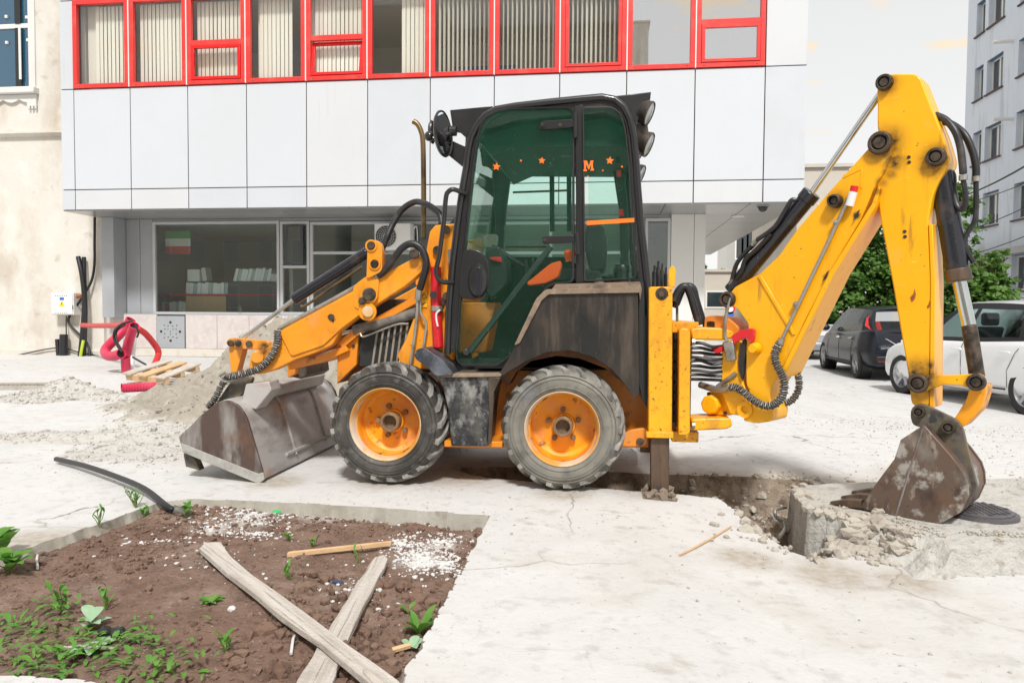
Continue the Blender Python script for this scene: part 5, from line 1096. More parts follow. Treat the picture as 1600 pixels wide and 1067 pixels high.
M['rust'] = mat('rust scrape', (.36, .09, .012), .8, layers=[((.15, .05, .02), 40, .5, .65, .8)])
for (x, y, s_) in ((1427, 463, 1), (1451, 477, .6)):
    B().prism(KF.pts([(x-3*s_, y+9*s_), (x-5*s_, y+2), (x, y-4*s_), (x+2*s_, y-12*s_), (x+4*s_, y-3), (x+2*s_, y+5*s_), (x-1, y+8*s_)], -.0765), KF.e2*.002).build('rust_patch', M['rust'], dip, smooth=False)
# boom cylinder
a, b = KF.pt(1155, 440, .0), KF.pt(1268, 302, .0)
B().cyl(a-(b-a)*.12, b, .046, 22).build('boom_cylinder', M['cylblack'], BL, bevel=.006)
B().cyl(b-(b-a).normalized()*.05, b+(b-a).normalized()*.005, .051, 22).build('cylinder_gland', M['cylblack'], BL, bevel=.005)
B().cyl(b, KF.pt(1380, 140, .0), .0165, 14).build('boom_rod', M['chrome'], BL)
for pts in ([(1243, 312, -.05), (1236, 314, -.06), (1226, 330, -.06), (1210, 355, -.06), (1183, 375, -.06)], [(1178, 382, -.04), (1160, 400, -.05), (1150, 415, -.05), (1144, 436, -.04)], [(1205, 366, -.06), (1182, 390, -.06), (1165, 405, -.06), (1158, 425, -.06), (1150, 438, -.05)]):
    B().tube(KF.p3(pts), .0125, 8, 5).build('hydraulic_pipe', M['hose'], BL)
B().cyl(KF.pt(1182, 376, -.06), KF.pt(1176, 383, -.05), .014, 8).build('hose_fitting', M['zinc'], BL); B().cyl(KF.pt(1145, 434, -.04), KF.pt(1141, 445, -.03), .013, 8).build('hose_fitting', M['zinc'], BL)
# service pipe along the boom
B().tube(KF.p3([(1331, 300, -.12), (1300, 366, -.12), (1268, 433, -.12), (1222, 530, -.12)]), .010, 10).build('service_pipe', M['zinc'], BL)
B().cyl(KF.pt(1327, 322, -.125), KF.pt(1333.5, 300, -.125), .021, 12).build('tap_label', M['white'], BL); B().cyl(KF.pt(1333.5, 300, -.125), KF.pt(1335.5, 291, -.125), .018, 12).build('red_cap', M['red'], BL)
for x, y in ((1303, 347), (1240, 475)): B().cyl(KF.pt(x, y, -.12), KF.pt(x+7, y+1, -.12), .014, 8).build('pipe_clip', M['zinc'], BL)
B().cyl(KF.pt(1222, 529, -.12), KF.pt(1217, 541, -.12), .018, 12).build('hose_fitting', M['zinc'], BL)
coil(KF.p3(cD((780, 480, -.12), (752, 530, -.13), (755, 590, -.14), (785, 650, -.14), (801, 700, -.14), (795, 770, -.14), (750, 822, -.14), (690, 830, -.14), (630, 800, -.14), (575, 755, -.13), (530, 730, -.12), (490, 728, -.11))), .0215, M['spring'], 'coiled_hose', pitch=.0125, rod=.0045)
B().tube(KF.p3(cD((500, 728, -.11), (450, 742, -.1), (400, 735, -.08), (335, 714, -.06))), .020, 10, 4).build('hydraulic_hose', M['zinc'], BL)
coil(KF.p3(cD((838, 590, .08), (868, 640, .08), (884, 690, .08), (878, 750, .08), (845, 800, .08), (805, 818, .08))), .019, M['spring'], 'coiled_hose', pitch=.0125, rod=.0045)
# dipper cylinder
a, b = KF.pt(1471, 270, .0), KF.pt(1499, 440, .0)
B().cyl(a, b, .051, 22).build('dipper_cylinder', M['cylblack'], BL, bevel=.006); B().cyl(b-(b-a).normalized()*.06, b, .055, 22).build('cylinder_gland', M['leg'], BL, bevel=.006)
c = KF.pt(1514, 508, .0); B().cyl(b, c, .030, 18).build('dipper_rod', M['chrome'], BL)
B().cyl(c, KF.pt(1527, 590, .0), .033, 16).build('rod_end', M['pin'], BL, bevel=.006)
hz = [[(1461, 180, -.03), (1478, 188, -.04), (1492, 205, -.05), (1500, 228, -.05), (1504, 258, -.05), (1505, 272, -.05)], [(1468, 188, .03), (1490, 196, .02), (1508, 212, .0), (1520, 238, .0), (1525, 262, .0), (1525, 277, .0)]]
for h in hz: B().tube(KF.p3(h), .0165, 10, 5).build('hydraulic_hose', M['hose'], BL)
for x, y, b_ in ((1505, 274, -.05), (1525, 276, .0)): B().cyl(KF.pt(x, y, b_), KF.pt(x, y+8, b_), .0185, 12).build('hose_fitting', M['zinc'], BL)
B().tube(KF.p3([(1505, 281, -.05), (1508, 300, -.05), (1509, 318, -.05), (1503, 328, -.04), (1495, 320, -.03), (1491, 300, -.02), (1490, 276, 0), (1486, 268, 0)]), .012, 8, 5).build('steel_pipe', M['hose'], BL)
B().tube(KF.p3([(1525, 284, .0), (1525, 320, .0), (1523, 345, .0), (1514, 360, .0), (1508, 374, .0), (1510, 390, .0), (1516, 402, .0), (1522, 411, .0)]), .012, 8, 5).build('steel_pipe', M['hose'], BL)
# bucket linkage
LK = arc(1434.7, 598.5, 13.5, 100, 260, 6) + [(1452, 586), (1490, 586), (1515, 584.5)] + arc(1527, 597, 13.5, -100, 90, 8) + [(1515, 607), (1500, 602), (1475, 601), (1456, 607), (1447, 612)]
for b_ in (-.112, .088): plate('guide_link', KF, LK, b_, b_+.024, M['kyellow'], BL, bevel=.004)
boss(1434.7, 598.5, -.112, .046, th=.022); boss(1526, 597, -.112, .040, th=.022)
M['leverpaint'] = mat('grimy lever paint', (.80, .32, .006), .45, layers=[((.16, .08, .025), 7, .50, .64, .85), (GRIME, 18, .54, .68, .8), ((.9, .5, .05), 30, .64, .7, .5)], bump=.1)
HL = rounded([(1515, 606), (1540, 600), (1541, 612), (1532, 640), (1505, 668), (1490, 656), (1500, 640), (1511, 622)], 5, 3)
plate('tipping_lever', KF, HL, -.07, .07, M['leverpaint'], BL, bevel=.006)
EAR = rounded([(1422, 650), (1424, 637), (1436, 629), (1450, 634), (1494, 655), (1504, 668), (1527, 760), (1523, 772), (1516, 777), (1510, 745), (1470, 690), (1440, 668), (1426, 664)], 6, 4)
for b_ in (-.10, .076): plate('ear_plate', KF, EAR, b_, b_+.024, M['ear'], BL, bevel=.004)
boss(1437, 643, -.10, .028, th=.03); boss(1483, 667, -.10, .030, th=.03)
B().cyl(KF.pt(1458.5, 654, -.1005), KF.pt(1458.5, 654, -.103), .015, 14).build('ear_hole', M['dark'], BL)
# digging bucket: two folded side plates, curved shell, teeth
HBW = .185
SD = cF((415, 568), (470, 630), (528, 695), (575, 760), (588, 800), (591, 850), (562, 915), (480, 962), (400, 966), (300, 942))
FL = cF((415, 568), (300, 942), (157, 897), (238, 782), (296, 705), (322, 628))
so = B().prism(KF.pts(SD, -HBW), KF.e2*.02).build('digging_bucket', M['digsteel'], BL, bevel=.004)
f_ = KF.pts(FL, -HBW); th = KF.e2*.02; fold = KF.e2*.008
fl_ = [f_[0], f_[1], f_[2]+fold, f_[3]+fold, f_[4]+fold, f_[5]+fold*.6]
B().prism(fl_, th).build('folded_side', M['digsteel'], so, bevel=.003)
B().tube([f_[0]-KF.e2*.0, f_[1]-KF.e2*.0], .005, 6).build('fold_weld', M['steel'], so)
B().prism([p+KF.e2*(2*HBW-.02) for p in KF.pts(SD, -HBW)], KF.e2*.02).build('far_side', M['digsteel'], so)
B().prism([p+KF.e2*(2*HBW-.09) if 0 else p+KF.e2*(2*HBW-.07) for p in fl_], th).build('far_fold', M['steel'], so)
shp = cF((415, 568), (470, 630), (528, 695), (575, 760), (588, 800), (591, 850), (562, 915), (480, 962), (400, 966), (300, 942), (157, 897))
shb = B(); q = KF.pts(shp, -HBW+.02)
for p0, p1 in zip(q, q[1:]):
    cc = (p0+p1)/2; ctr = KF.pt(*cF((400, 790))[0], -HBW+.02); dn = (p1-p0).cross(KF.e2).normalized()
    if dn.dot(ctr-cc) < 0: dn = -dn
    shb.prism([p0, p1, p1+dn*.014, p0+dn*.014], KF.e2*(2*HBW-.04))
shb.build('bucket_shell', M['digsteel'], so, smooth=False)
for k, (base, tip, up_) in enumerate(((cF((160, 884)), cF((48, 882)), None), (cF((175, 852)), cF((84, 846)), None), (cF((196, 822)), cF((134, 812)), None))):
    bb = -HBW+.03+.15*k
    p0 = KF.pt(*cF((180, 892))[0], -HBW+.03); p1 = KF.pt(*cF((45, 886))[0], -HBW+.03); off = KF.e2*(.155*k)
    tn = (p1-p0).normalized(); up = V((0, 0, 1)); L_ = .155
    s0 = KF.pt(*cF((172, 880))[0], -HBW+.03)+off
    t_ = B(); wd = KF.e2*.026
    pr = [s0+up*.020, s0-tn*.0-up*.020, s0+tn*.07-up*.018, s0+tn*L_-up*.004, s0+tn*L_+up*.004, s0+tn*.07+up*.020]
    n0_ = [t_.bm.verts.new(p-wd*(1 if i in (0, 1, 2, 5) else .5)) for i, p in enumerate(pr)]; n1_ = [t_.bm.verts.new(p+wd*(1 if i in (0, 1, 2, 5) else .5)) for i, p in enumerate(pr)]
    t_.bm.faces.new(n0_); t_.bm.faces.new(n1_[::-1])
    for i in range(6): j = (i+1) % 6; t_.bm.faces.new((n0_[j], n0_[i], n1_[i], n1_[j]))
    t_.build('tooth', M['leg'], so, bevel=.006)
# ================================================================== STREET, RIGHT SIDE
M['bluewall'] = mat('weathered blue grey render', (.64, .70, .79), .85, layers=[((.68, .72, .77), .5, .4, .65, .7), ((.33, .33, .29), .9, .55, .75, .6, (3, 3, .3)), ((.36, .38, .25), .35, .62, .74, .5), ((.28, .29, .30), 4, .6, .75, .5, (3, 3, .2))], bump=.2, bscale=8)
M['teal'] = mat('teal curtain', (.28, .68, .82), .7); M['bluegap'] = mat('blue reveal paint', (.10, .17, .26), .7)
M['farglass'] = glassmat('far window glass', (.6, .7, .72), .2, .1, (.1, .15, .18))
RX = 15.0
RB_ = thing('apartment_block', (RX, 30, 0), 'weathered blue grey apartment block with recessed windows at the right edge', 'building')
yfar = PX(1509, 150, RX).y; ynear = 20.0
zs2, zt2, zs4 = PX(1555, 141, RX).z, PX(1555, 88, RX).z, PX(1545, 353, RX).z
sto = (zs2-zs4)/2; wh = zt2-zs2
cols = [(PX(1523, 130, RX).y, PX(1536, 130, RX).y), (PX(1542, 112, RX).y, PX(1567, 112, RX).y), (PX(1591, 95, RX).y, PX(1618, 95, RX).y)]
d_ = cols[2][0]-cols[1][0]; cols.append((cols[2][0]+d_, cols[2][1]+d_))
cols = [(b, a) for a, b in cols]
yed = sorted(sum([list(c) for c in cols], [])); ycuts = [ynear]+yed+[yfar]
ztop = zs2+sto*2+1
wl = B()
levels = [zs2+sto*k for k in range(-3, 3)]
for i in range(0, len(ycuts), 2): wl.rbox((RX, ycuts[i], -.5), (RX+.35, ycuts[i+1], ztop))
for i in range(1, len(ycuts)-1, 2):
    z0 = -.5
    for z in levels: wl.rbox((RX+.003, ycuts[i], z0), (RX+.35, ycuts[i+1], z)); z0 = z+wh
    wl.rbox((RX+.003, ycuts[i], z0), (RX+.35, ycuts[i+1], ztop))
wl.rbox((RX+.35, yfar-.3, -.5), (RX+9, yfar-.001, ztop)).rbox((RX+.35, ynear+.001, -.5), (RX+9, ynear+.3, ztop)).rbox((RX, ynear, ztop+.002), (RX+9, yfar, ztop+.2))
wl.build('wall', M['bluewall'], RB_)
for i in range(1, len(ycuts)-1, 2):
    for k, z in enumerate(levels):
        a, b = ycuts[i], ycuts[i+1]; f = B(); t = .09; xx = RX+.2
        f.rbox((xx, a, z), (xx+.06, b, z+t)).rbox((xx, a, z+wh-t), (xx+.06, b, z+wh)).rbox((xx, a, z+t), (xx+.06, a+t, z+wh-t)).rbox((xx, b-t, z+t), (xx+.06, b, z+wh-t))
        if b-a > 1: f.rbox((xx, (a+b)/2-.05, z+t), (xx+.06, (a+b)/2+.05, z+wh-t))
        w_ = f.build('window', M['white'], RB_); B().rbox((xx+.02, a+t, z+t), (xx+.026, b-t, z+wh-t)).build('pane', M['farglass'], w_)
        B().rbox((xx+.25, a, z), (xx+.26, a+(b-a)*(.6 if (i+k) % 2 else 1), z+wh)).build('curtain', M['teal'] if (i+k) % 3 else M['offwhite'], w_)
        B().rbox((xx+.5, a-.2, z-.2), (xx+.52, b+.2, z+wh+.2)).build('interior', M['dark'], w_)
        B().rbox((RX+.01, a+.004, z+wh-.02), (RX+.19, b-.004, z+wh-.004)).build('header', M['bluegap'], w_)
        B().rbox((RX-.08, a-.06, z-.06), (RX+.19, b+.06, z-.004)).build('sill', M['joint'], w_)
zl = PX(1590, 393, RX).z; B().rbox((RX-.5, ynear, zl-.12), (RX-.001, yfar-.5, zl+.12)).build('canopy_ledge', M['greymetal'], RB_)
for py, k in ((65, 0), (186, 1)):
    p = PX(1583, py, RX); B().cyl(p, p-V((.7, 0, 0)), .07, 10).build('vent_pipe', M['white'], RB_)
wg = 'power lines in front of the apartment block'
for a, b, lab in (((1495, 292), (1600, 236), 'thick overhead wire, highest of those across the block'), ((1500, 300), (1600, 262), 'thin overhead wire just below the thick one'), ((1498, 345), (1600, 300), 'thin overhead wire crossing the middle windows'), ((1490, 385), (1600, 345), 'lowest thin overhead wire above the leafy branch')):
    p0, p1 = PY(*a, 22), PY(*b, 14); dd = (p1-p0); p0 = p0-dd*.9; p1 = p1+dd*.8
    pts = [p0.lerp(p1, t/12)-V((0, 0, .35*math.sin(math.pi*t/12))) for t in range(13)]
    B().tube(pts, .018 if 'thick' in lab[:6] else .009, 5).top('power_line', M['dark'], lab, 'wire', wg)

# ---- far buildings
M['beige'] = mat('beige render', (.56, .51, .44), .85, layers=[((.46, .41, .35), .6, .45, .7, .5)]); M['palewall'] = mat('pale render', (.70, .69, .66), .8, layers=[((.58, .56, .52), .4, .45, .7, .5)])
M['rooftile'] = mat('faded red roof', (.34, .13, .085), .85)
def block(name, x0, x1, y, dep, h, m, label, wins, roof=None, ww=.8, hh=1.3, z0=-.4, back=False):
    t = thing(name, ((x0+x1)/2, y, 0), label, 'building')
    B().rbox((x0, y, z0), (x1, y+dep, h)).build('wall', M[m], t)
    for wx_, wz_ in wins:
        yw, sg_ = (y+dep, -1) if back else (y, 1)
        fr = B().rbox((wx_-ww/2, yw-.03*sg_, wz_-hh/2), (wx_+ww/2, yw-.002*sg_, wz_+hh/2)).build('window', M['white'], t)
        B().rbox((wx_-ww/2+.08, yw-.036*sg_, wz_-hh/2+.08), (wx_+ww/2-.08, yw-.031*sg_, wz_+hh/2-.08)).build('pane', M['facepane'] if back else M['carglass'], fr)
    if roof: B().prism([(x0-.3, y-.3, h), (x0-.3, y-.3, h+.08), (x0-.3, y+dep/2, h+1.2), (x0-.3, y+dep+.3, h+.08), (x0-.3, y+dep+.3, h)], (x1-x0+.6, 0, 0)).build('roof', M[roof], t)
    else: B().rbox((x0-.1, y-.1, h+.002), (x1+.1, y+dep+.1, h+.12)).build('parapet', M[m], t)
    return t
M['facepane'] = mat('pale far pane', (.44, .43, .40), .4)
M['carglass'] = mat('dark reflective pane', (.03, .04, .045), .06, spec=.8)
p0, p1, pt = PY(1246, 300, 27), PY(1326, 300, 27), PY(1290, 262, 27)
block('annex_building', p0.x, p1.x, 27, 8, pt.z, 'beige', 'plain beige building rising behind the right end of the white overhang', [(p0.x+.9+1.3*i, 4.3) for i in range(3)], hh=1.1, ww=.45)
a = PY(1120, 400, 44); b = PY(1225, 340, 44)
block('white_building', a.x+1.2, b.x+2, 44, 8, PY(1200, 338, 44).z, 'palewall', 'white building with a row of narrow windows seen under the overhang', [(PY(px, py, 44).x, PY(px, py, 44).z) for px, py in ((1156, 388), (1164, 382), (1172, 376), (1181, 368), (1192, 360), (1203, 352))], ww=.55, hh=1.3)
a, b, c = PY(1100, 450, 34), PY(1142, 450, 34), PY(1120, 425, 34)
block('low_house', a.x-1.5, b.x+1.5, 34, 7, c.z, 'beige', 'low beige house with a small window at the end of the passage', [(PY(1118, 470, 34).x, PY(1118, 468, 34).z)], ww=.9, hh=.8)
# buildings across the street, behind the camera: the windows mirror them
block('facing_building', -34, -19, -29, 9, 14.5, 'beige', 'beige building across the street mirrored in the left upstairs windows', [(x, z) for x in np.arange(-32, -20, 2.6) for z in (2, 5.2, 8.4, 11.6)], ww=1.2, hh=1.7, back=True)
block('facing_building', -18, -11, -29.5, 9, 21, 'beige', 'tallest narrow building across the street mirrored behind the cab roof', [(-16+2.2*i, 3*k+2) for i in range(3) for k in range(6)], ww=1.1, hh=1.6, back=True)
block('facing_building', -10.5, 2.5, -30, 9, 19.5, 'plaster', 'taller stained building across the street mirrored in the middle windows', [(x, z) for x in np.arange(-9, 2, 2.4) for z in (2, 5.2, 8.4, 11.6, 14.2)], ww=1.2, hh=1.7, back=True)

# ---- road sign seen small below the boom
sg = thing('road_sign', PY(1141, 500, 14), 'small round red road sign beyond the slewing gear', 'sign')
p = PY(1141, 483, 14); B().cyl(p, p+V((0, .02, 0)), .09, 18).build('sign_face', M['red'], sg); B().cyl(p+V((0, -.002, 0)), p+V((0, -.006, 0)), .055, 18).build('sign_centre', M['white'], sg)
p2 = PY(1141, 491, 14); M['signblue'] = mat('sign blue', (.03, .12, .45), .5); B().cyl(p2, p2+V((0, .02, 0)), .07, 18).build('lower_sign', M['signblue'], sg)
B().cyl(V((p.x, 14.05, gz(p.x, 14))), V((p.x, 14.05, p.z+.1)), .02, 8).build('pole', M['greymetal'], sg)

# ---- cars
M['carwhite'] = mat('white car paint', (.82, .83, .84), .22, coat=.6); M['cardark'] = mat('dark navy car paint', (.007, .009, .016), .28, spec=.35, coat=.12)
M['carsilver'] = mat('silver car paint', (.42, .44, .46), .3, .4, coat=.6); M['trim'] = mat('black car trim', (.015, .015, .016), .45)
M['cartyre'] = mat('car tyre', (.025, .024, .023), .8); M['alloy'] = mat('alloy wheel', (.45, .46, .48), .3, .8)
M['tail'] = mat('red tail lamp', (.62, .02, .012), .15, coat=.6); M['amber'] = mat('amber lamp', (.8, .22, .02), .2, coat=.5); M['plate'] = mat('number plate', (.7, .7, .7), .4)
M['autoglass'] = glassmat('car glass', (.72, .88, .85), .03, .02, (.04, .10, .10))
def interp(x, T):
    return float(np.interp(x, [t[0] for t in T], [t[1] for t in T]))
def car(name, loc, rz, paint, label, L_=4.2, W_=1.76, H=1.47, tall_lamp=False, wb=2.58, group='parked cars'):
    """+x is the front; built about the middle of the car on the ground"""
    t = thing(name, loc, label, 'car', group); t.rotation_euler.z = rz; WM[t.name] = Matrix.Identity(4)
    h2, w2 = L_/2, W_/2
    deck = [(-h2, .62), (-h2+.04, .80), (-h2+.10, .97), (-h2+.35, 1.0), (-.3, .93), (h2-1.30, .92), (h2-1.05, .90), (h2-.5, .80), (h2-.15, .68), (h2, .5)]
    wid = [(-h2, .80), (-h2+.12, .90), (-h2+.6, .985), (-.2, 1.0), (h2-.9, .985), (h2-.3, .88), (h2, .62)]
    bot = [(-h2, .40), (-h2+.1, .28), (-h2+.6, .20), (h2-.7, .19), (h2-.1, .24), (h2, .32)]
    xs_ = list(np.linspace(-h2, h2, 43)); bm = B(); rings = []
    for x in xs_:
        zt, zb, w_ = interp(x, deck), interp(x, bot), w2*interp(x, wid); hh = zt-zb
        prof = [(0, zb), (.80*w_, zb), (.93*w_, zb+.05*hh), (.985*w_, zb+.20*hh), (1.0*w_, zb+.45*hh), (.985*w_, zb+.68*hh), (.955*w_, zb+.86*hh), (.92*w_, zb+.95*hh), (.86*w_, zb+1.0*hh), (.5*w_, zb+1.025*hh), (0, zb+1.035*hh)]
        full = prof + [(-y, z) for y, z in prof[-2:0:-1]]
        rings.append([bm.bm.verts.new((x, y, z)) for y, z in full])
    n = len(rings[0])
    for a, b in zip(rings, rings[1:]):
        for k in range(n): bm.bm.faces.new((a[k], a[(k+1) % n], b[(k+1) % n], b[k]))
    bm.bm.faces.new(rings[0]); bm.bm.faces.new(rings[-1][::-1])
    body = bm.build('body', paint, t, ang=60)
    rw = .315; wxs = (-wb/2-.06, wb/2-.06)
    cut = B()
    for x in wxs:
        for s_ in (1, -1): cut.cyl((x, s_*(w2-.26), rw+.01), (x, s_*(w2+.2), rw+.01), rw+.045, 32)
    co = cut.build('cutter', M['trim'], None, smooth=False)
    md = body.modifiers.new('arches', 'BOOLEAN'); md.object = co; md.solver = 'EXACT'
    bpy.context.view_layer.update(); dg_ = bpy.context.evaluated_depsgraph_get(); nm = bpy.data.meshes.new_from_object(body.evaluated_get(dg_))
    body.modifiers.clear(); body.data = nm; bpy.data.objects.remove(co)
    nm.materials.clear(); nm.materials.append(paint); nm.polygons.foreach_set('material_index', [0]*len(nm.polygons))
    for x in wxs:                                          # dark wheel wells and wheels
        for s_ in (1, -1):
            B().lathe((x, s_*(w2-.262), rw+.01), (0, s_, 0), [(0, .004), (rw+.043, .004), (rw+.043, .2)], 28).build('wheel_well', M['trim'], t)
            c_ = V((x, s_*(w2-.215), rw)); A = V((0, s_, 0))
            ty = B().lathe(c_, A, [(.2, 0), (.30, 0), (rw, .03), (rw, .17), (.30, .2), (.225, .2), (.21, .18), (.2, .1)], 30).build('wheel', M['cartyre'], t)
            al = B().lathe(c_, A, [(.212, .182), (.222, .192), (.215, .19), (.195, .16), (.19, .12), (0, .12)], 30)
            for k in range(5):
                an = k*1.2566+.3; u = V((math.cos(an), 0, math.sin(an))); v_ = V((-u.z, 0, u.x))
                al.prism([c_+A*.165+v_*.035+u*.03, c_+A*.182+v_*.02+u*.205, c_+A*.182-v_*.02+u*.205, c_+A*.165-v_*.035+u*.03], -A*.03)
            al.lathe(c_, A, [(0, .185), (.03, .185), (.05, .165), (.05, .12)], 16)
            al.build('alloy_rim', M['alloy'], ty)
    # greenhouse: ribs (belt x, roof x)
    zb = lambda x: interp(x, deck)-.035
    ribs = [(-h2+.12, -h2+.62), (-h2+.62, -h2+.80), (-h2+.98, -h2+1.02), (-.20, -.30), (-.10, -.22), (h2-1.42, h2-2.08), (h2-1.05, h2-1.98)]
    yb = lambda x: w2*interp(x, wid)*.91; yr = lambda x: w2*.70*(1-.10*max(0, -x-1.0))
    zr = lambda x: H-.05-.055*(abs(x+.25)/1.3)**2*1.3
    def P_(x, f, rib, s_):
        b_, r_ = V((rib[0], s_*yb(rib[0]), zb(rib[0]))), V((rib[1], s_*yr(rib[1]), zr(rib[1])))
        p = b_.lerp(r_, f); p.y += s_*.035*math.sin(math.pi*f); return p
    frs = {1: B(), -1: B()}; gl_ = []
    F5 = [0, .12, .35, .6, .85, 1]
    for s_ in (1, -1):
        fr_ = frs[s_]
        for i in range(len(ribs)-1):
            pil = i in (1, 3) or (i == 5)
            for j in range(5):
                quad = [P_(0, F5[j], ribs[i], s_), P_(0, F5[j], ribs[i+1], s_), P_(0, F5[j+1], ribs[i+1], s_), P_(0, F5[j+1], ribs[i], s_)]
                if i in (2, 4) and 0 < j < 4 or (i == 0 and False): gl_.append((i, s_, quad))
                elif i == 0 or i == 5 or j in (0, 4): fr_.bm.faces.new([fr_.bm.verts.new(p) for p in quad])
                else: fr_.bm.faces.new([fr_.bm.verts.new(p) for p in quad])
    for (i, s_) in sorted({(g_[0], g_[1]) for g_ in gl_}):
        b_ = B(); [b_.poly(q) for (a_, c_, q) in gl_ if a_ == i and c_ == s_]; b_.build('side_window', M['autoglass'], t)
    # roof skin, screens
    rf = B(); rx = np.linspace(ribs[0][1], ribs[-1][1], 12); rg = []
    for x in rx: rg.append([rf.bm.verts.new((x, yr(x)*q, zr(x)+.05*(1-q*q))) for q in (-1, -.8, -.4, 0, .4, .8, 1)])
    for a, b in zip(rg, rg[1:]):
        for k in range(6): rf.bm.faces.new((a[k], a[k+1], b[k+1], b[k]))
    rf.build('roof', paint, t)
    def screen(rib, name, lo=.10, hi=.93):
        b_ = B(); c_ = B(); Q = [-1, -.9, -.45, 0, .45, .9, 1]; fs = [0, lo, .5, hi, 1]
        def pt_(f, q):
            l = P_(0, f, rib, 1); x = l.x+(.10 if rib[0] > 0 else -.07)*(1-q*q); return V((x, l.y*q, l.z+.02*(1-q*q)*f))
        for j in range(4):
            for k in range(6):
                quad = [pt_(fs[j], Q[k]), pt_(fs[j], Q[k+1]), pt_(fs[j+1], Q[k+1]), pt_(fs[j+1], Q[k])]
                (b_ if (j in (1, 2) and k in (1, 2, 3, 4)) else c_).poly(quad)
        b_.build(name, M['autoglass'], t); c_.build(name+'_surround', paint if rib[0] < 0 else M['trim'], t)
    screen(ribs[0], 'rear_window'); screen(ribs[-1], 'windscreen')
    for s_ in (1, -1): frs[s_].build('window_frame', M['trim'] if paint is not M['cardark'] else paint, t)
    # cabin floor and seats
    B().rbox((-h2+.5, -w2*.82, .60), (h2-1.15, w2*.82, .70)).build('cabin_floor', M['trim'], t)
    for x in (-.85, .25):
        for s_ in (1, -1):
            st = B().prism([(x-.22, s_*.36-.22, .7), (x-.34, s_*.36-.22, 1.10), (x-.26, s_*.36-.22, 1.12), (x-.06, s_*.36-.22, .7)], (0, .44, 0)).build('seat', M['trim'], t, bevel=.03)
            B().box((x-.31, s_*.36, 1.22), (.09, .26, .19)).build('headrest', M['trim'], st, bevel=.04, seg=3)
    # seams, handles, mirror, lamps
    for s_ in (1, -1):
        for x, lean in ((h2-1.32, .0), (-.16, .02), (-1.02, -.12)):
            yy = lambda z, x_=x: s_*(w2*interp(x_, wid)*(.985+.015*math.sin((z-.25)*4))+.0015)
            B().tube([(x-lean*.0, yy(.36)-s_*.004, .33), (x, yy(.55), .55), (x+lean, yy(.75)-s_*.006, .78), (x+lean*1.4, s_*w2*.935*interp(x, wid), .885)], .004, 4).build('door_seam', M['trim'], t)
        for x in (.38-.45, -.98): B().box((x, s_*(w2*.985+.012), .79), (.19, .03, .032)).build('door_handle', paint if paint is M['carwhite'] else M['carwhite'] if x > -.5 else M['alloy'], t, bevel=.01)
        B().blob((h2-1.45, s_*(w2+.08), .98), .10, 2, .04, (.6, 1.0, .75)).build('wing_mirror', paint if paint is M['carwhite'] else M['trim'], t)
        B().tube([(-1.0, s_*(w2*.99), .30), (h2-1.1, s_*(w2*.99), .28)], .012, 6).build('sill_strip', M['trim'], t)
        if tall_lamp:
            ra, rb_ = ribs[0], tuple(p_+.72*(q_-p_) for p_, q_ in zip(ribs[0], ribs[1])); o_ = V((-.012, s_*.014, 0))
            q = [P_(0, .02, ra, s_)+o_+V((0, -s_*.17, 0)), P_(0, .02, ra, s_)+o_, P_(0, .22, rb_, s_)+o_, P_(0, .62, rb_, s_)+o_, P_(0, .88, ra, s_)+o_+V((.03, 0, 0)), P_(0, .9, ra, s_)+o_+V((0, -s_*.07, 0))]
            lo = B().prism(q, V((.07, -s_*.05, 0))).build('tail_lamp', M['tail'], t, bevel=.02)
        else:
            B().blob((-h2+.10, s_*w2*.72, .80), .13, 2, .04, (.55, 1.2, .75)).build('tail_lamp', M['tail'], t)
        B().box((-h2+.03, s_*w2*.60, .40), (.05, .26, .06)).build('reflector', M['tail'], t, bevel=.01)
        B().blob((h2-.32, s_*w2*.62, .66), .17, 2, .03, (1.1, .7, .45)).build('headlight', M['lens'], t)
    B().box((-h2-.012, 0, .44), (.06, W_*.80, .09)).build('bumper_trim', M['trim'] if paint is not M['carsilver'] else paint, t, bevel=.02)
    B().box((-h2+.015, 0, .74), (.03, .52, .115)).build('number_plate', M['plate'], t)
    B().cyl((-h2+.1, w2*.45, .30), (-h2-.05, w2*.45, .29), .03, 12).build('exhaust', M['alloy'], t)
    for k in (-1, 1): B().tube([(-h2+.0, k*.27, .66), (-h2+.02, k*.33, .70), (-h2+.05, k*.52, .82)], .006, 5).build('badge_strip', M['alloy'], t)
    return t
def place(pf, pr, wb=2.58, w=1.76, side=1):
    """car position from where its two near wheels stand"""
    f, r_ = pf, pr; h = (f-r_); h.z = 0; h.normalize(); left = V((-h.y, h.x, 0)); mid = (f+r_)/2+h*.06-left*(w/2-.12)*side
    return mid, math.atan2(h.y, h.x)
def ground_hit(px, py):
    return G(px, py)
wf, wr = ground_hit(1416, 614), ground_hit(1622, 650)
h = (wf-wr); h.z = 0; h.normalize(); wr2 = wf-h*2.58
mid, a = place(wf, wr2); mid.z = gz(mid.x, mid.y); car('parked_car', mid, a, M['carwhite'], 'white hatchback parked behind the digging bucket', H=1.50)
wf, wr = ground_hit(1287, 574), ground_hit(1344, 591)
h = (wf-wr); h.z = 0; h.normalize(); wf2 = wr+h*2.6
mid, a = place(wf2, wr); mid.z = gz(mid.x, mid.y); car('parked_car', mid, a, M['cardark'], 'dark navy hatchback with tall red tail lamps parked beyond the boom', H=1.46, tall_lamp=True)
q = G(1256, 562); mid = V((q.x+.25, q.y+1.9, gz(q.x, q.y+2))); car('parked_car', mid, a+R(4), M['carsilver'], 'silver car half hidden behind the yellow boom', H=1.45)

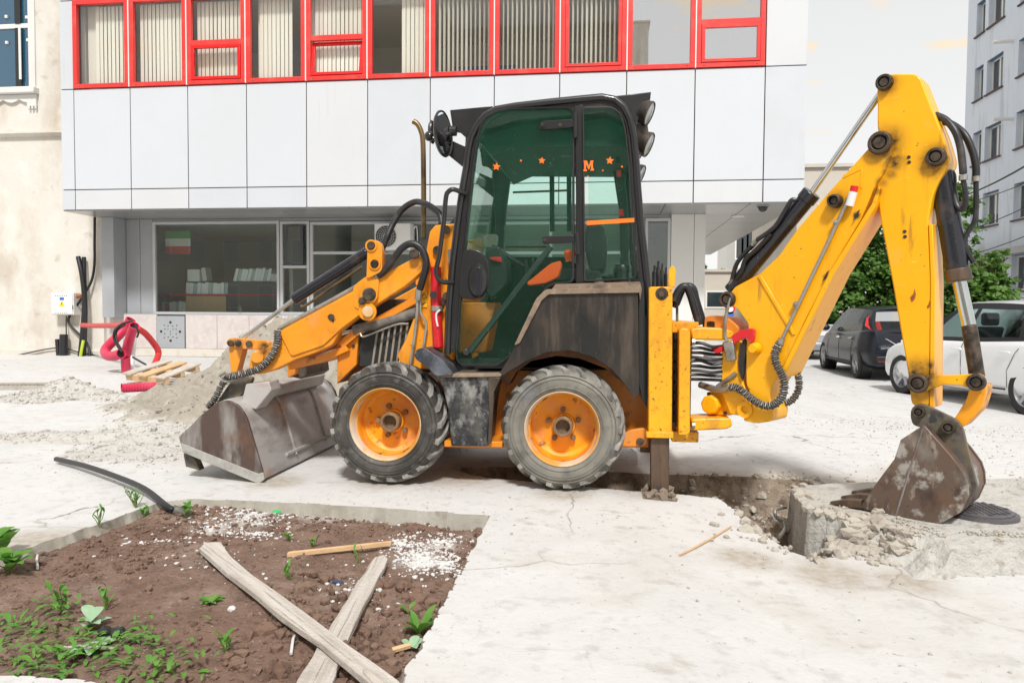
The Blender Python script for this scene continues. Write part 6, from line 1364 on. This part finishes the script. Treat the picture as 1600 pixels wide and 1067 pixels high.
# ---- trees
M['leaf'] = mat('maple leaf', (.085, .19, .03), .5, layers=[((.17, .30, .05), .9, .42, .66, .8), ((.03, .085, .018), 1.3, .5, .7, .7)]); M['bark'] = mat('bark', (.10, .075, .055), .9, layers=[((.2, .16, .12), 9, .5, .7, .6)], bump=.5)
def leafy(m):
    t = m.node_tree; p = t.nodes['Principled BSDF']; o = t.nodes['Material Output']; tl = t.nodes.new('ShaderNodeBsdfTranslucent'); mx_ = t.nodes.new('ShaderNodeMixShader'); mx_.inputs[0].default_value = .35
    l = p.inputs['Base Color'].links
    if l: t.links.new(l[0].from_socket, tl.inputs[0])
    t.links.new(p.outputs[0], mx_.inputs[1]); t.links.new(tl.outputs[0], mx_.inputs[2]); t.links.new(mx_.outputs[0], o.inputs[0])
leafy(M['leaf'])
def tree(base, h, crowns, n, leaf, label, seed, name='maple_tree'):
    t = thing(name, base, label, 'tree', 'trees behind the parked cars'); rs_ = np.random.RandomState(seed); b0 = V(base)
    tr = B(); top = b0+V((0, 0, h*.55)); tr.tube([b0, b0.lerp(top, .4)+V((.05, 0, 0)), top], [.16, .13, .09], 10, 4)
    for c, r_ in crowns:
        q = b0+V(c); tr.tube([top-V((0, 0, h*.15*rs_.rand())), top.lerp(q, .5)+V((0, 0, .15)), q], [.07, .05, .02], 7, 4)
        for _ in range(5):
            d = V(rs_.normal(size=3)).normalized()*r_*.8; tr.tube([top.lerp(q, .6), q+d*.5, q+d], [.03, .02, .008], 5, 3)
    tr.build('trunk', M['bark'], t)
    P, N = [], []; tot = sum(r_**2 for _, r_ in crowns)
    for c, r_ in crowns:
        k = int(n*r_*r_/tot); cl = rs_.normal(size=(max(6, k//26), 3)); cl /= np.linalg.norm(cl, axis=1)[:, None]
        cl = cl*(r_*(.45+.62*rs_.rand(len(cl), 1)**.6)); ci = rs_.randint(0, len(cl), k)
        P.append(np.array(b0)+np.array(c)+cl[ci]+rs_.normal(size=(k, 3))*[.17*r_, .17*r_, .10*r_]); nn = rs_.normal(size=(k, 3))*.55+[0, -.15, .9]; N.append(nn+cl[ci]/r_*.5)
    P, N = np.concatenate(P), np.concatenate(N); N /= np.linalg.norm(N, axis=1)[:, None]; k = len(P)
    u = np.cross(N, rs_.normal(size=(k, 3))); u /= np.linalg.norm(u, axis=1)[:, None]; v_ = np.cross(N, u); s_ = leaf*(.6+.7*rs_.rand(k, 1))
    shape = [(0, -.1), (.55, .15), (.42, .62), (0, 1.0), (-.42, .62), (-.55, .15)]
    vv = np.stack([P+u*s_*a+v_*s_*b+N*s_*(-.25*abs(a)) for a, b in shape], 1).reshape(-1, 3)-np.array(b0)
    me = bpy.data.meshes.new('crown'); ff = np.arange(k*6).reshape(k, 6)
    me.from_pydata(vv.tolist(), [], ff.tolist()); me.materials.append(M['leaf']); o = link('crown', me, t)
    return t
def treepos(px, d): p = CAM+ray(px, 487)*d; return V((p.x, p.y, gz(p.x, p.y)))
b0 = treepos(1335, 21); tree(b0, 3.6, [((-.5, 0, 2.0), .85), ((.5, .2, 2.5), .9), ((.0, .3, 3.3), .7), ((-.1, -.3, 1.5), .8), ((.9, 0, 1.7), .8), ((-1.1, .3, 1.2), .55), ((.25, 0, 4.0), .65), ((.75, .1, 3.3), .7)], 9000, .115, 'leafy green tree between the boom and the dipper', 3)
b0 = treepos(1455, 20); tree(b0, 3.8, [((.9, .2, 2.5), .7), ((1.5, .3, 1.9), .7), ((.65, 0, 4.3), .5), ((.55, .1, 3.6), .65), ((-.6, 0, 2.2), .8), ((.3, .2, 2.4), .9), ((.2, .3, 3.0), .6), ((0, -.3, 1.4), .9), ((.9, 0, 1.6), .7)], 9000, .115, 'leafy green tree behind the dipper cylinder', 5)
b0 = treepos(1535, 15.5); tree(b0, 3.2, [((-.35, 0, 1.9), .45), ((.0, .1, 2.25), .36), ((.38, .1, 2.45), .22), ((.0, -.1, 1.55), .48), ((-.45, 0, 1.25), .55), ((.35, 0, 1.8), .32), ((-.75, 0, 1.7), .45), ((.15, 0, 1.1), .5)], 5200, .10, 'young tree with bright leaves rising above the white car', 8)
b0 = treepos(1112, 43); tree(b0, 3.9, [((-.4, 0, 3.55), .5), ((.6, 0, 3.5), .5), ((1.4, 0, 3.4), .4)], 900, .16, 'distant green bush above the low beige house', 9)
# ================================================================== LEFT SIDE OBJECTS
# electric box on the plaster wall
EY = LY-.22
eb = thing('electric_box', (PY(97, 493, EY).x, LY-.1, PY(97, 493, EY).z), 'white metal electric box on the old plaster wall beside black conduits', 'electric box')
ex0, ex1, ez0, ez1 = PY(80, 470, EY).x, PY(115, 470, EY).x, PY(97, 492, EY).z, PY(97, 457.5, EY).z
B().rbox((ex0, EY, ez0), (ex1, LY-.002, ez1)).build('cabinet', M['white'], eb, bevel=.008)
dr = B().rbox((ex0+.02, EY-.015, ez0+.02), (ex1-.02, EY-.002, ez1-.02)).build('door', M['white'], eb, bevel=.004)
for k in range(6):
    for z in (ez1-.07, ez0+.05): B().cyl((ex0+.12+k*.052, EY-.0145, z), (ex0+.12+k*.052, EY-.018, z), .010, 8).build('vent_hole', M['dark'], dr)
tx, tz = (ex0+ex1)/2, (ez0+ez1)/2; B().prism([(tx-.075, EY-.0155, tz-.06), (tx+.075, EY-.0155, tz-.06), (tx, EY-.0155, tz+.07)], (0, -.002, 0)).build('warning_sign', mat('warning yellow', (.8, .6, .02), .5), dr)
B().prism([(tx-.008, EY-.018, tz+.035), (tx+.012, EY-.018, tz+.035), (tx+.0, EY-.018, tz-.0), (tx+.014, EY-.018, tz-.0), (tx-.01, EY-.018, tz-.045), (tx-.004, EY-.018, tz-.012), (tx-.016, EY-.018, tz-.012)], (0, -.001, 0)).build('lightning_mark', M['dark'], dr)
B().rbox((tx-.05, EY-.018, ez1-.16), (tx+.05, EY-.0155, ez1-.10)).build('label_plate', M['signblue'], dr)
B().rbox((ex1-.012, EY-.03, tz-.12), (ex1-.004, EY-.016, tz-.03)).build('handle', M['dark'], dr)
def KP(x, y, Y): return PY(*cK((x, y))[0], Y)
def ktube(name, pts, r, m, label, cat, group=None, n=10, cap=True, sm_=5):
    return B().tube([KP(*p) for p in pts], r, n, sm_, cap=cap).top(name, m, label, cat, group)
M['conduit'] = mat('black plastic conduit', (.014, .014, .016), .4); M['cable'] = mat('black cable', (.012, .012, .012), .5); M['yelgreen'] = mat('yellow green earth wire', (.45, .55, .03), .5)
ktube('conduit', [(232, 95, 14.85), (258, 220, 14.8), (275, 400, 14.8), (262, 620, 14.75), (244, 800, 14.7)], .05, M['conduit'], 'black conduit leaning outward at its top, left of the tall pair', 'pipe', 'black conduits by the electric box')
ktube('conduit', [(272, 98, 14.9), (274, 250, 14.85), (282, 450, 14.8), (279, 650, 14.78), (268, 800, 14.75)], .045, M['conduit'], 'black conduit standing nearly upright, right of the tall pair', 'pipe', 'black conduits by the electric box')
ktube('conduit', [(132, 635, 14.85), (130, 800, 14.8)], .085, M['conduit'], 'short thick black conduit stub below the electric box', 'pipe', 'black conduits by the electric box')
ktube('conduit', [(86, 668, 14.85), (96, 800, 14.8)], .045, M['conduit'], 'short thin black stub beside the thick one', 'pipe', 'black conduits by the electric box')
ktube('earth_wire', [(268, 675, 14.66), (256, 740, 14.62), (246, 800, 14.62)], .03, M['yelgreen'], 'yellow green earth wire at the foot of the tall conduits', 'wire')
ktube('cable', [(347, -180, 14.9), (346, 0, 14.9), (345, 150, 14.9), (325, 260, 14.9), (280, 345, 14.85), (215, 445, 14.9), (170, 510, 14.92), (170, 560, 14.92), (230, 625, 14.9), (285, 680, 14.85), (312, 750, 14.8), (305, 800, 14.75)], .026, M['cable'], 'long black cable hanging from the overhang and looping past the conduits', 'cable')
ktube('cable', [(-310, 800, 14.9), (-150, 770, 14.9), (0, 738, 14.9), (120, 728, 14.9), (230, 755, 14.9), (300, 770, 14.88), (400, 790, 14.88)], .014, M['cable'], 'thin black cable sagging along the foot of the plaster wall', 'cable')
ktube('cable', [(150, 505, 14.9), (148, 560, 14.9), (150, 640, 14.88)], .012, M['cable'], 'short black cable dropping from under the electric box', 'cable')
rp = thing('copper_bracket', KP(236, 370, 14.9), 'rusty orange bracket stub beside the tall conduits', 'bracket'); B().cyl(KP(215, 372, 14.95), KP(255, 368, 14.8), .035, 10).build('stub', M['rust'], rp)
# red pipes
M['redpipe'] = mat('crimson plastic pipe', (.55, .025, .075), .38, layers=[((.62, .14, .18), 4, .5, .72, .5)]); M['redduct'] = mat('red duct', (.58, .03, .03), .45, layers=[((.6, .3, .28), 6, .6, .75, .6)])
RPG = 'crimson cable pipes sticking out of the ground'; py_ = 11.2
def hollow(name, pts, r, label, m=M['redpipe']):
    P = catmull([KP(*p) for p in pts], 6); o = B().tube(P, r, 14, cap=False)
    for q, d in ((P[0], P[0]-P[1]), (P[-1], P[-1]-P[-2])):
        d = d.normalized(); o.lathe(q, d, [(r*1.0, -.01), (r*1.06, -.0), (r*.86, .0), (r*.84, -.12), (0, -.12)], 14)
    ob = o.top(name, m, label, 'pipe', RPG)
    for q, d in ((P[0], P[0]-P[1]), (P[-1], P[-1]-P[-2])): B().lathe(q, d, [(r*.84, -.06), (0, -.06)], 14).build('bore', M['dark'], ob)
    return ob
hollow('plastic_pipe', [(598, 530, 11.3), (560, 590, 11.3), (490, 665, 11.2), (425, 735, 11.15), (430, 775, 11.0), (470, 785, 10.9), (530, 768, 10.8)], .078, 'bent crimson pipe with an elbow at its lower left end')
hollow('plastic_pipe', [(622, 572, 10.9), (598, 640, 11.0), (575, 720, 11.1), (560, 790, 11.15)], .075, 'crimson pipe with its open mouth uppermost, in front of the white post')
hollow('plastic_pipe', [(560, 790, 10.9), (563, 850, 10.95), (566, 905, 11.0)], .072, 'short upright crimson pipe at the foot of the bundle')
ktube('duct', [(262, 570, 14.2), (330, 573, 13.5), (420, 573, 12.6), (500, 572, 12), (545, 568, 11.5)], .05, M['redduct'], 'thin straight red duct running from the black conduits to the bundle', 'pipe', n=10)
ktube('duct', [(645, 592, 11.4), (700, 630, 11.6), (752, 690, 11.8), (785, 740, 11.9), (788, 780, 11.9), (765, 835, 11.7), (735, 880, 11.5), (700, 900, 11.3)], .052, M['redduct'], 'red duct arching out to the right of the bundle', 'pipe')
ktube('cable', [(610, 540, 11), (540, 560, 10.9), (490, 600, 10.8), (480, 660, 10.8), (510, 720, 10.8), (535, 755, 10.8)], .018, M['cable'], 'black cable looped on the left of the crimson pipes', 'cable', 'cables of the pipe bundle')
ktube('cable', [(560, 565, 10.9), (500, 610, 10.85), (500, 680, 10.8), (530, 735, 10.8)], .016, M['cable'], 'inner black cable loop among the crimson pipes', 'cable', 'cables of the pipe bundle')
ktube('cable', [(628, 560, 10.8), (650, 620, 10.8), (640, 655, 10.8)], .016, M['cable'], 'short black cable curling out of the uppermost pipe', 'cable', 'cables of the pipe bundle')
ktube('cable', [(610, 790, 11), (660, 820, 11), (710, 850, 11), (735, 890, 11)], .016, M['cable'], 'black cable trailing right from the foot of the bundle', 'cable', 'cables of the pipe bundle')
ktube('post', [(622, 640, 11.25), (610, 760, 11.2), (594, 905, 11.1)], .045, M['white'], 'pale leaning post behind the crimson pipes', 'post')
# pallet
pc = G(236, 601); pal = thing('pallet', (pc.x, pc.y, 0), 'small broken wooden pallet on the ground beside the crimson pipes', 'pallet')
rotp = Matrix.Rotation(R(13), 4, 'X') @ Matrix.Rotation(R(-14), 4, 'Z'); Tm = Matrix.Translation((pc.x, pc.y+.3, gz(pc.x, pc.y)+.09))
for y in (-.28, 0, .28):
    b_ = B().box((0, y, .05), (.72, .07, .085)); b_.bm.transform(Tm @ rotp); b_.build('bearer', M['freshwood'], pal, bevel=.004)
for k, x in enumerate((-.28, -.02, .24)):
    b_ = B().box((x+.02*k, 0, .108), (.16, .70, .024), (0, 0, R(random.uniform(-5, 5)))); b_.bm.transform(Tm @ rotp); b_.build('slat', M['wood'] if k != 1 else M['freshwood'], pal, bevel=.003)
# corrugated pipe
a, b = G(190, 613), G(243, 610); a.z += .055; b.z += .055; d = b-a; L_ = d.length*1.25; pr = []; k = 0
while k*.008 < L_: pr.append((.056 if k % 4 < 2 else .049, k*.008)); k += 1
co = B().lathe(a, d, pr, 18); co.lathe(a, d, [(.045, .0), (.044, .2), (0, .2)], 18); co.top('corrugated_pipe', M['redpipe'], 'crimson corrugated pipe lying half buried beside the sand heap', 'pipe', ang=20)
# drain channel along the left
dc_ = thing('drain_channel', G(60, 608), 'long shallow drain channel with a toothed grate at the left edge of the pavement', 'drain')
a, b = G(-200, 609), G(135, 607); dn = (b-a).normalized(); nn = V((-dn.y, dn.x, 0))
for s_, w_, h_ in ((-.09, .03, .05), (.09, .05, .07)):
    B().prism([a+nn*(s_-w_), a+nn*(s_+w_), a+nn*(s_+w_)+V((0, 0, h_)), a+nn*(s_-w_)+V((0, 0, h_))], b-a).build('edge_rail', M['stone'], dc_)
gt = B(); n = int((b-a).length/.05)
for k in range(n): q = a+dn*(k*.05); gt.prism([q-nn*.06+V((0, 0, .01)), q+nn*.04+V((0, 0, .01)), q+nn*.04+V((0, 0, .05)), q-nn*.06+V((0, 0, .035))], dn*.025)
tag(gt.build('grate_teeth', M['cylgrey'], dc_), kind='stuff')

# ================================================================== FOREGROUND OBJECTS
def onsoil(px, py, dz=0):
    p = PZ(px, py, -.05); return V((p.x, p.y, height(p.x, p.y)+dz))
def grainwood(nm, a, b, base):
    d = PZ(*b)-PZ(*a); return mat(nm, base, .85, rotz=-math.atan2(d.y, d.x), layers=[((.36, .31, .26), 26, .40, .66, .75, (.06, 1.6, 1)), ((.64, .61, .57), 7, .5, .7, .6, (.2, 1, 1)), ((.17, .13, .10), 60, .60, .68, .75, (.05, 1.5, 1)), ((.26, .21, .17), 4, .60, .74, .5)], bump=.5, bscale=60)
def plank(name, outline, z, th, label, m='wood', tilt=None):
    o2 = []
    for a_, b_ in zip(outline, outline[1:]+outline[:1]):
        L_ = math.hypot(b_[0]-a_[0], b_[1]-a_[1]); n_ = max(1, int(L_/14))
        for k in range(n_):
            f = k/n_; jx = 0 if k == 0 else random.uniform(-1.3, 1.3); o2.append((a_[0]+(b_[0]-a_[0])*f+jx, a_[1]+(b_[1]-a_[1])*f+jx*.6))
    outline = o2
    pts = rounded(outline, 2, 2); q = [PZ(x, y, z if tilt is None else z+tilt*((y-850)/200)) for x, y in pts]
    return B().prism(q, (0, 0, -th)).top(name, M[m], label, 'board', bevel=.003, smooth=True)
M['wooda'] = grainwood('grey board grain', (600, 866), (500, 1068), (.54, .50, .45)); M['woodb'] = grainwood('pale board grain', (330, 850), (600, 1060), (.57, .53, .475))
plank('board', [(600, 866), (606, 872), (580, 925), (550, 985), (518, 1068), (505, 1100), (452, 1090), (464, 1062), (512, 985), (550, 922), (585, 870)], .0, .020, 'weathered board lying underneath the crossed board on the soil', 'wooda')
plank('board', [(312, 856), (320, 847), (345, 846), (362, 870), (395, 898), (430, 922), (480, 958), (540, 1004), (592, 1040), (622, 1062), (640, 1082), (600, 1084), (560, 1052), (500, 1002), (472, 984), (440, 962), (395, 924), (352, 892), (330, 872)], .028, .022, 'long splintered board lying on top of the crossed pair', 'woodb')
plank('board', [(566, 1046), (572, 1042), (600, 1064), (640, 1100), (620, 1110), (588, 1070)], .035, .012, 'narrow splinter of wood beside the near end of the long board')
a, b = onsoil(450, 880, .012), onsoil(612, 857, .022); B().prism([a+V((0, -.012, -.01)), a+V((0, .012, -.01)), a+V((0, .010, .012)), a+V((0, -.010, .012))], b-a).top('batten', M['freshwood'], 'thin pale batten lying flat on the soil near the white crumbs', 'batten', bevel=.003)
def stick(pts, r, m, label, name='stick'): return B().tube(pts, r, 6, 4).top(name, m, label, 'stick')
stick([G(1062, 869, .006), G(1100, 850, .008), G(1142, 824, .006)], .005, M['freshwood'], 'long thin stick lying on the pavement in front of the trench')
stick([onsoil(455, 1034, .01), onsoil(458, 1018, .02), onsoil(461, 1006, .01)], .005, M['crumb'], 'short whitish stick on the soil beside the lower board')
stick([onsoil(100, 1018, .012), onsoil(140, 1016, .014), onsoil(182, 1020, .01)], .006, M['wood'], 'pale twig among the green ground cover')
stick([onsoil(60, 875, .01), onsoil(58, 888, .01), onsoil(59, 898, .008)], .005, M['crumb'], 'short pale twig near the broad leaved weed')
stick([onsoil(612, 1023, .01), onsoil(640, 1015, .02)], .010, M['freshwood'], 'splinter of pale wood at the pavement edge of the soil')
# black pipe with a grey sleeve
pp = thing('water_pipe', G(190, 760), 'black plastic pipe with a grey sleeve lying from the pavement into the soil', 'pipe')
P = [G(88, 724, .03), G(130, 738, .045), G(180, 757, .05), G(225, 776, .045), V(PZ(262, 792, .01)), V(PZ(276, 797, -.01))]
B().tube(P, .0165, 12, 6).build('pipe', M['conduit'], pp); a, b = PZ(270, 795, -.0), PZ(300, 806, -.035); B().cyl(a, b, .023, 14).build('sleeve', M['cylgrey'], pp, bevel=.003)
# manhole cover
mc_ = PZ(1527, 797, SLAB_Z+.02); mh = thing('manhole_cover', (mc_.x, mc_.y, SLAB_Z), 'round cast iron cover on the concrete slab behind the digging bucket', 'manhole cover')
M['iron'] = mat('cast iron', (.13, .12, .13), .5, .5, layers=[((.3, .28, .25), 12, .5, .7, .6)], bump=.15)
c_ = V((mc_.x, mc_.y, SLAB_Z-.01)); B().lathe(c_, (0, 0, 1), [(0, 0), (.15, 0), (.15, .035), (.143, .04), (0, .04)], 40).build('cover', M['iron'], mh)
B().lathe(c_, (0, 0, 1), [(.15, .0), (.175, 0), (.172, .026), (.152, .03)], 40, closed=True).build('ring', M['iron'], mh)
st = B()
for i in range(-5, 6):
    for j in range(-5, 6):
        if i*i+j*j < 26: st.box(c_+V((i*.0255, j*.0255, .042)), (.017, .017, .006), (0, 0, .785))
tag(st.build('tread_studs', M['iron'], mh), kind='stuff')
# hook of old wire in the trench, loose stones
B().tube([PZ(1228, 792, -.06), PZ(1212, 796, -.05), PZ(1212, 806, -.08), PZ(1222, 815, -.12), PZ(1226, 826, -.14), PZ(1218, 838, -.14)], .010, 8, 5).top('wire_hook', M['zinc'], 'bent grey steel strap sticking out of the trench', 'strap')
for px, py, r_, lab in ((1282, 836, .045, 'largest lump of brick and concrete between slab and trench'), (1316, 850, .040, 'pale broken concrete lump in front of the slab edge'), (1345, 856, .030, 'grey broken lump further along the slab edge'), (1262, 846, .03, 'flat pale chip at the corner of the trench'), (1372, 835, .025, 'rounded stone on the slab below the digging bucket'), (1560, 880, .016, 'small stone at the foot of the slab near the right edge')):
    p = PZ(px, py, -.03); B().blob((p.x, p.y, height(p.x, p.y)+r_*.45), r_, 2, .35, (1.3, .8, .65)).top('stone', M['stone'] if r_ != .045 else M['slab'], lab, 'stone', 'stones by the slab', ang=25)
for px, py, r_, lab in ((362, 966, .014, 'white pebble beside the middle weed'), (1, 1, 0, ''), (648, 905, .012, 'pale pebble beside the white crumbs')):
    if r_: B().blob(onsoil(px, py, r_*.5), r_, 2, .2, (1, 1, .8)).top('pebble', M['crumb'], lab, 'pebble')
for px, py, lab in ((163, 996, 'left one of two black lumps on the soil'), (184, 999, 'right one of two black lumps on the soil')): B().blob(onsoil(px, py, .014), .022, 2, .35, (1, 1, .9)).top('clod', M['dark'], lab, 'lump', 'black lumps')
B().blob(onsoil(530, 1035, .02), .042, 3, .3, (1, .9, .9)).top('clod', M['clod'], 'big brown clod lying beside the crossed boards', 'clod')
B().blob(onsoil(432, 800, .012), .022, 2, .3, (1.2, 1, .6)).top('plastic_scrap', mat('green plastic', (.02, .45, .10), .3), 'bright green plastic scrap on the white crumbs', 'litter')
B().box(onsoil(528, 922, .008), (.045, .02, .012), (0, 0, -.4)).top('lighter', mat('dark blue plastic', (.04, .06, .14), .3), 'dark blue plastic piece on the soil above the lower board', 'litter', bevel=.003)
B().blob(onsoil(596, 913, .008), .013, 2, .2, (1.2, 1, .6)).top('plastic_scrap', mat('pale blue plastic', (.2, .4, .6), .3), 'pale blue plastic bit next to the lower board', 'litter')
# weeds
M['weed'] = mat('weed leaf', (.12, .30, .045), .5, layers=[((.22, .38, .06), 20, .45, .7, .6)]); M['weedpale'] = mat('pale weed leaf', (.26, .40, .24), .55, layers=[((.4, .5, .35), 20, .45, .7, .6)]); leafy(M['weed']); M['stem'] = mat('weed stem', (.13, .20, .05), .6)
def leafmesh(bm, base, d, up, L_, w_, bend=.4, n=5):
    side = d.cross(up).normalized(); prev = None
    for i in range(n+1):
        t = i/n; c = base+d*(L_*t)+up*(L_*bend*(t-1.2*t*t)); ww = w_*math.sin(math.pi*min(.97, .12+.88*t))**.8
        a, b = bm.bm.verts.new(c-side*ww+up*ww*.25), bm.bm.verts.new(c+side*ww+up*ww*.25); m_ = bm.bm.verts.new(c)
        if prev: bm.bm.faces.new((prev[0], a, m_, prev[2])); bm.bm.faces.new((prev[2], m_, b, prev[1]))
        prev = (a, b, m_)
def weed(px, py, n, L_, w_, label, up_=.6, m='weed', spread=1.0, stemh=0, seed=0):
    rnd = random.Random(seed+int(px)); b0 = onsoil(px, py, -.002); t = thing('weed', b0, label, 'weed', 'weeds in the planting bed')
    lb = B(); sb_ = B()
    for k in range(n):
        a = k*2.4+rnd.random(); el = up_*rnd.uniform(.6, 1.3); d = V((math.cos(a)*spread, math.sin(a)*spread, el)).normalized()
        if stemh:
            q = b0+V((rnd.uniform(-.5, .5), rnd.uniform(-.5, .5), 1))*stemh*rnd.uniform(.2, 1); sb_.tube([b0, b0.lerp(q, .6)+V((.004, 0, 0)), q], .0018, 4)
        else: q = b0+d*.006
        l_ = B(); leafmesh(lb, q, d, V((0, 0, 1)) if el < 2 else V((1, 0, 0)), L_*rnd.uniform(.6, 1.1), w_*rnd.uniform(.7, 1.1))
    lb.build('leaves', M[m], t)
    if stemh: sb_.build('stem', M['stem'], t)
    else: sb_.bm.free()
weed(14, 905, 11, .13, .032, 'large broad leaved weed at the left edge of the soil', .5, stemh=.06)
weed(2, 885, 8, .11, .03, 'broad leaved weed half cut off above the large one', .6, stemh=.06)
weed(212, 808, 14, .05, .009, 'leafy upright weed at the far left corner beside the kerb', 1.2, stemh=.10)
weed(226, 812, 10, .045, .010, 'smaller weed just right of the upright corner weed', 1.0, stemh=.06)
weed(290, 818, 14, .055, .010, 'weed growing by the grey pipe sleeve', .9, stemh=.07)
weed(154, 836, 8, .05, .007, 'thin weed by the left kerb of the bed', 1.3, stemh=.08)
weed(328, 950, 15, .05, .011, 'round low weed in the middle of the bare soil', .6)
weed(450, 848, 10, .04, .007, 'small weed beyond the long board', .8, stemh=.03)
weed(488, 862, 9, .04, .007, 'tiny weed between long board and batten', 1.0, stemh=.04)
weed(451, 918, 7, .06, .006, 'thin weed growing beside the middle of the long board', 1.6, stemh=.05)
weed(557, 880, 5, .05, .005, 'wispy weed standing behind the batten', 2.0, stemh=.05)
weed(655, 985, 9, .11, .016, 'bright dandelion like weed at the pavement edge', 1.1)
weed(642, 1008, 5, .06, .016, 'pale leaved weed below the dandelion like weed', .6, m='weedpale')
weed(640, 962, 4, .05, .012, 'small weed behind the dandelion like weed', 1.2)
weed(140, 985, 6, .075, .026, 'pale leaved weed in front of the two black lumps', .5, m='weedpale', stemh=.04)
weed(150, 1012, 5, .08, .026, 'silvery star shaped weed among the ground cover', .3, m='weedpale')
weed(96, 960, 10, .05, .009, 'leafy sprig rising left of the black lumps', 1.2, stemh=.10)
weed(165, 955, 9, .045, .008, 'slender sprig behind the black lumps', 1.0, stemh=.08)
weed(350, 1022, 8, .045, .010, 'outermost sprig right of the ground cover', .9, stemh=.05)
gc = B(); rnd = random.Random(12); gs = B()
for k in range(400):
    cl = ((40, 990), (110, 1030), (30, 1040), (200, 1050), (90, 975), (160, 1020), (260, 1052), (10, 1005), (215, 1015), (60, 1050))[rnd.randrange(10)]
    px = rnd.gauss(cl[0], 30); py = rnd.gauss(cl[1], 13)
    if rnd.random() < .12: px, py = rnd.uniform(0, 340), rnd.uniform(985, 1070)
    p = PZ(px, py, -.05)
    if not -3.4 < p.x < 3 or sdist(BED, np.array([p.x]), np.array([p.y]))[0][0] < .02: continue
    q = V((p.x, p.y, height(p.x, p.y)+rnd.uniform(.0, .05))); a = rnd.random()*6.28; leafmesh(gc, q, V((math.cos(a), math.sin(a), rnd.uniform(-.1, .6))).normalized(), V((0, 0, 1)), rnd.uniform(.012, .05), rnd.uniform(.0025, .011), n=3)
tag(gc.build('ground_cover', M['weed'], None), 'small leaved green ground cover over the near left of the soil', None, None, 'stuff')
S.cycles.use_adaptive_sampling = True
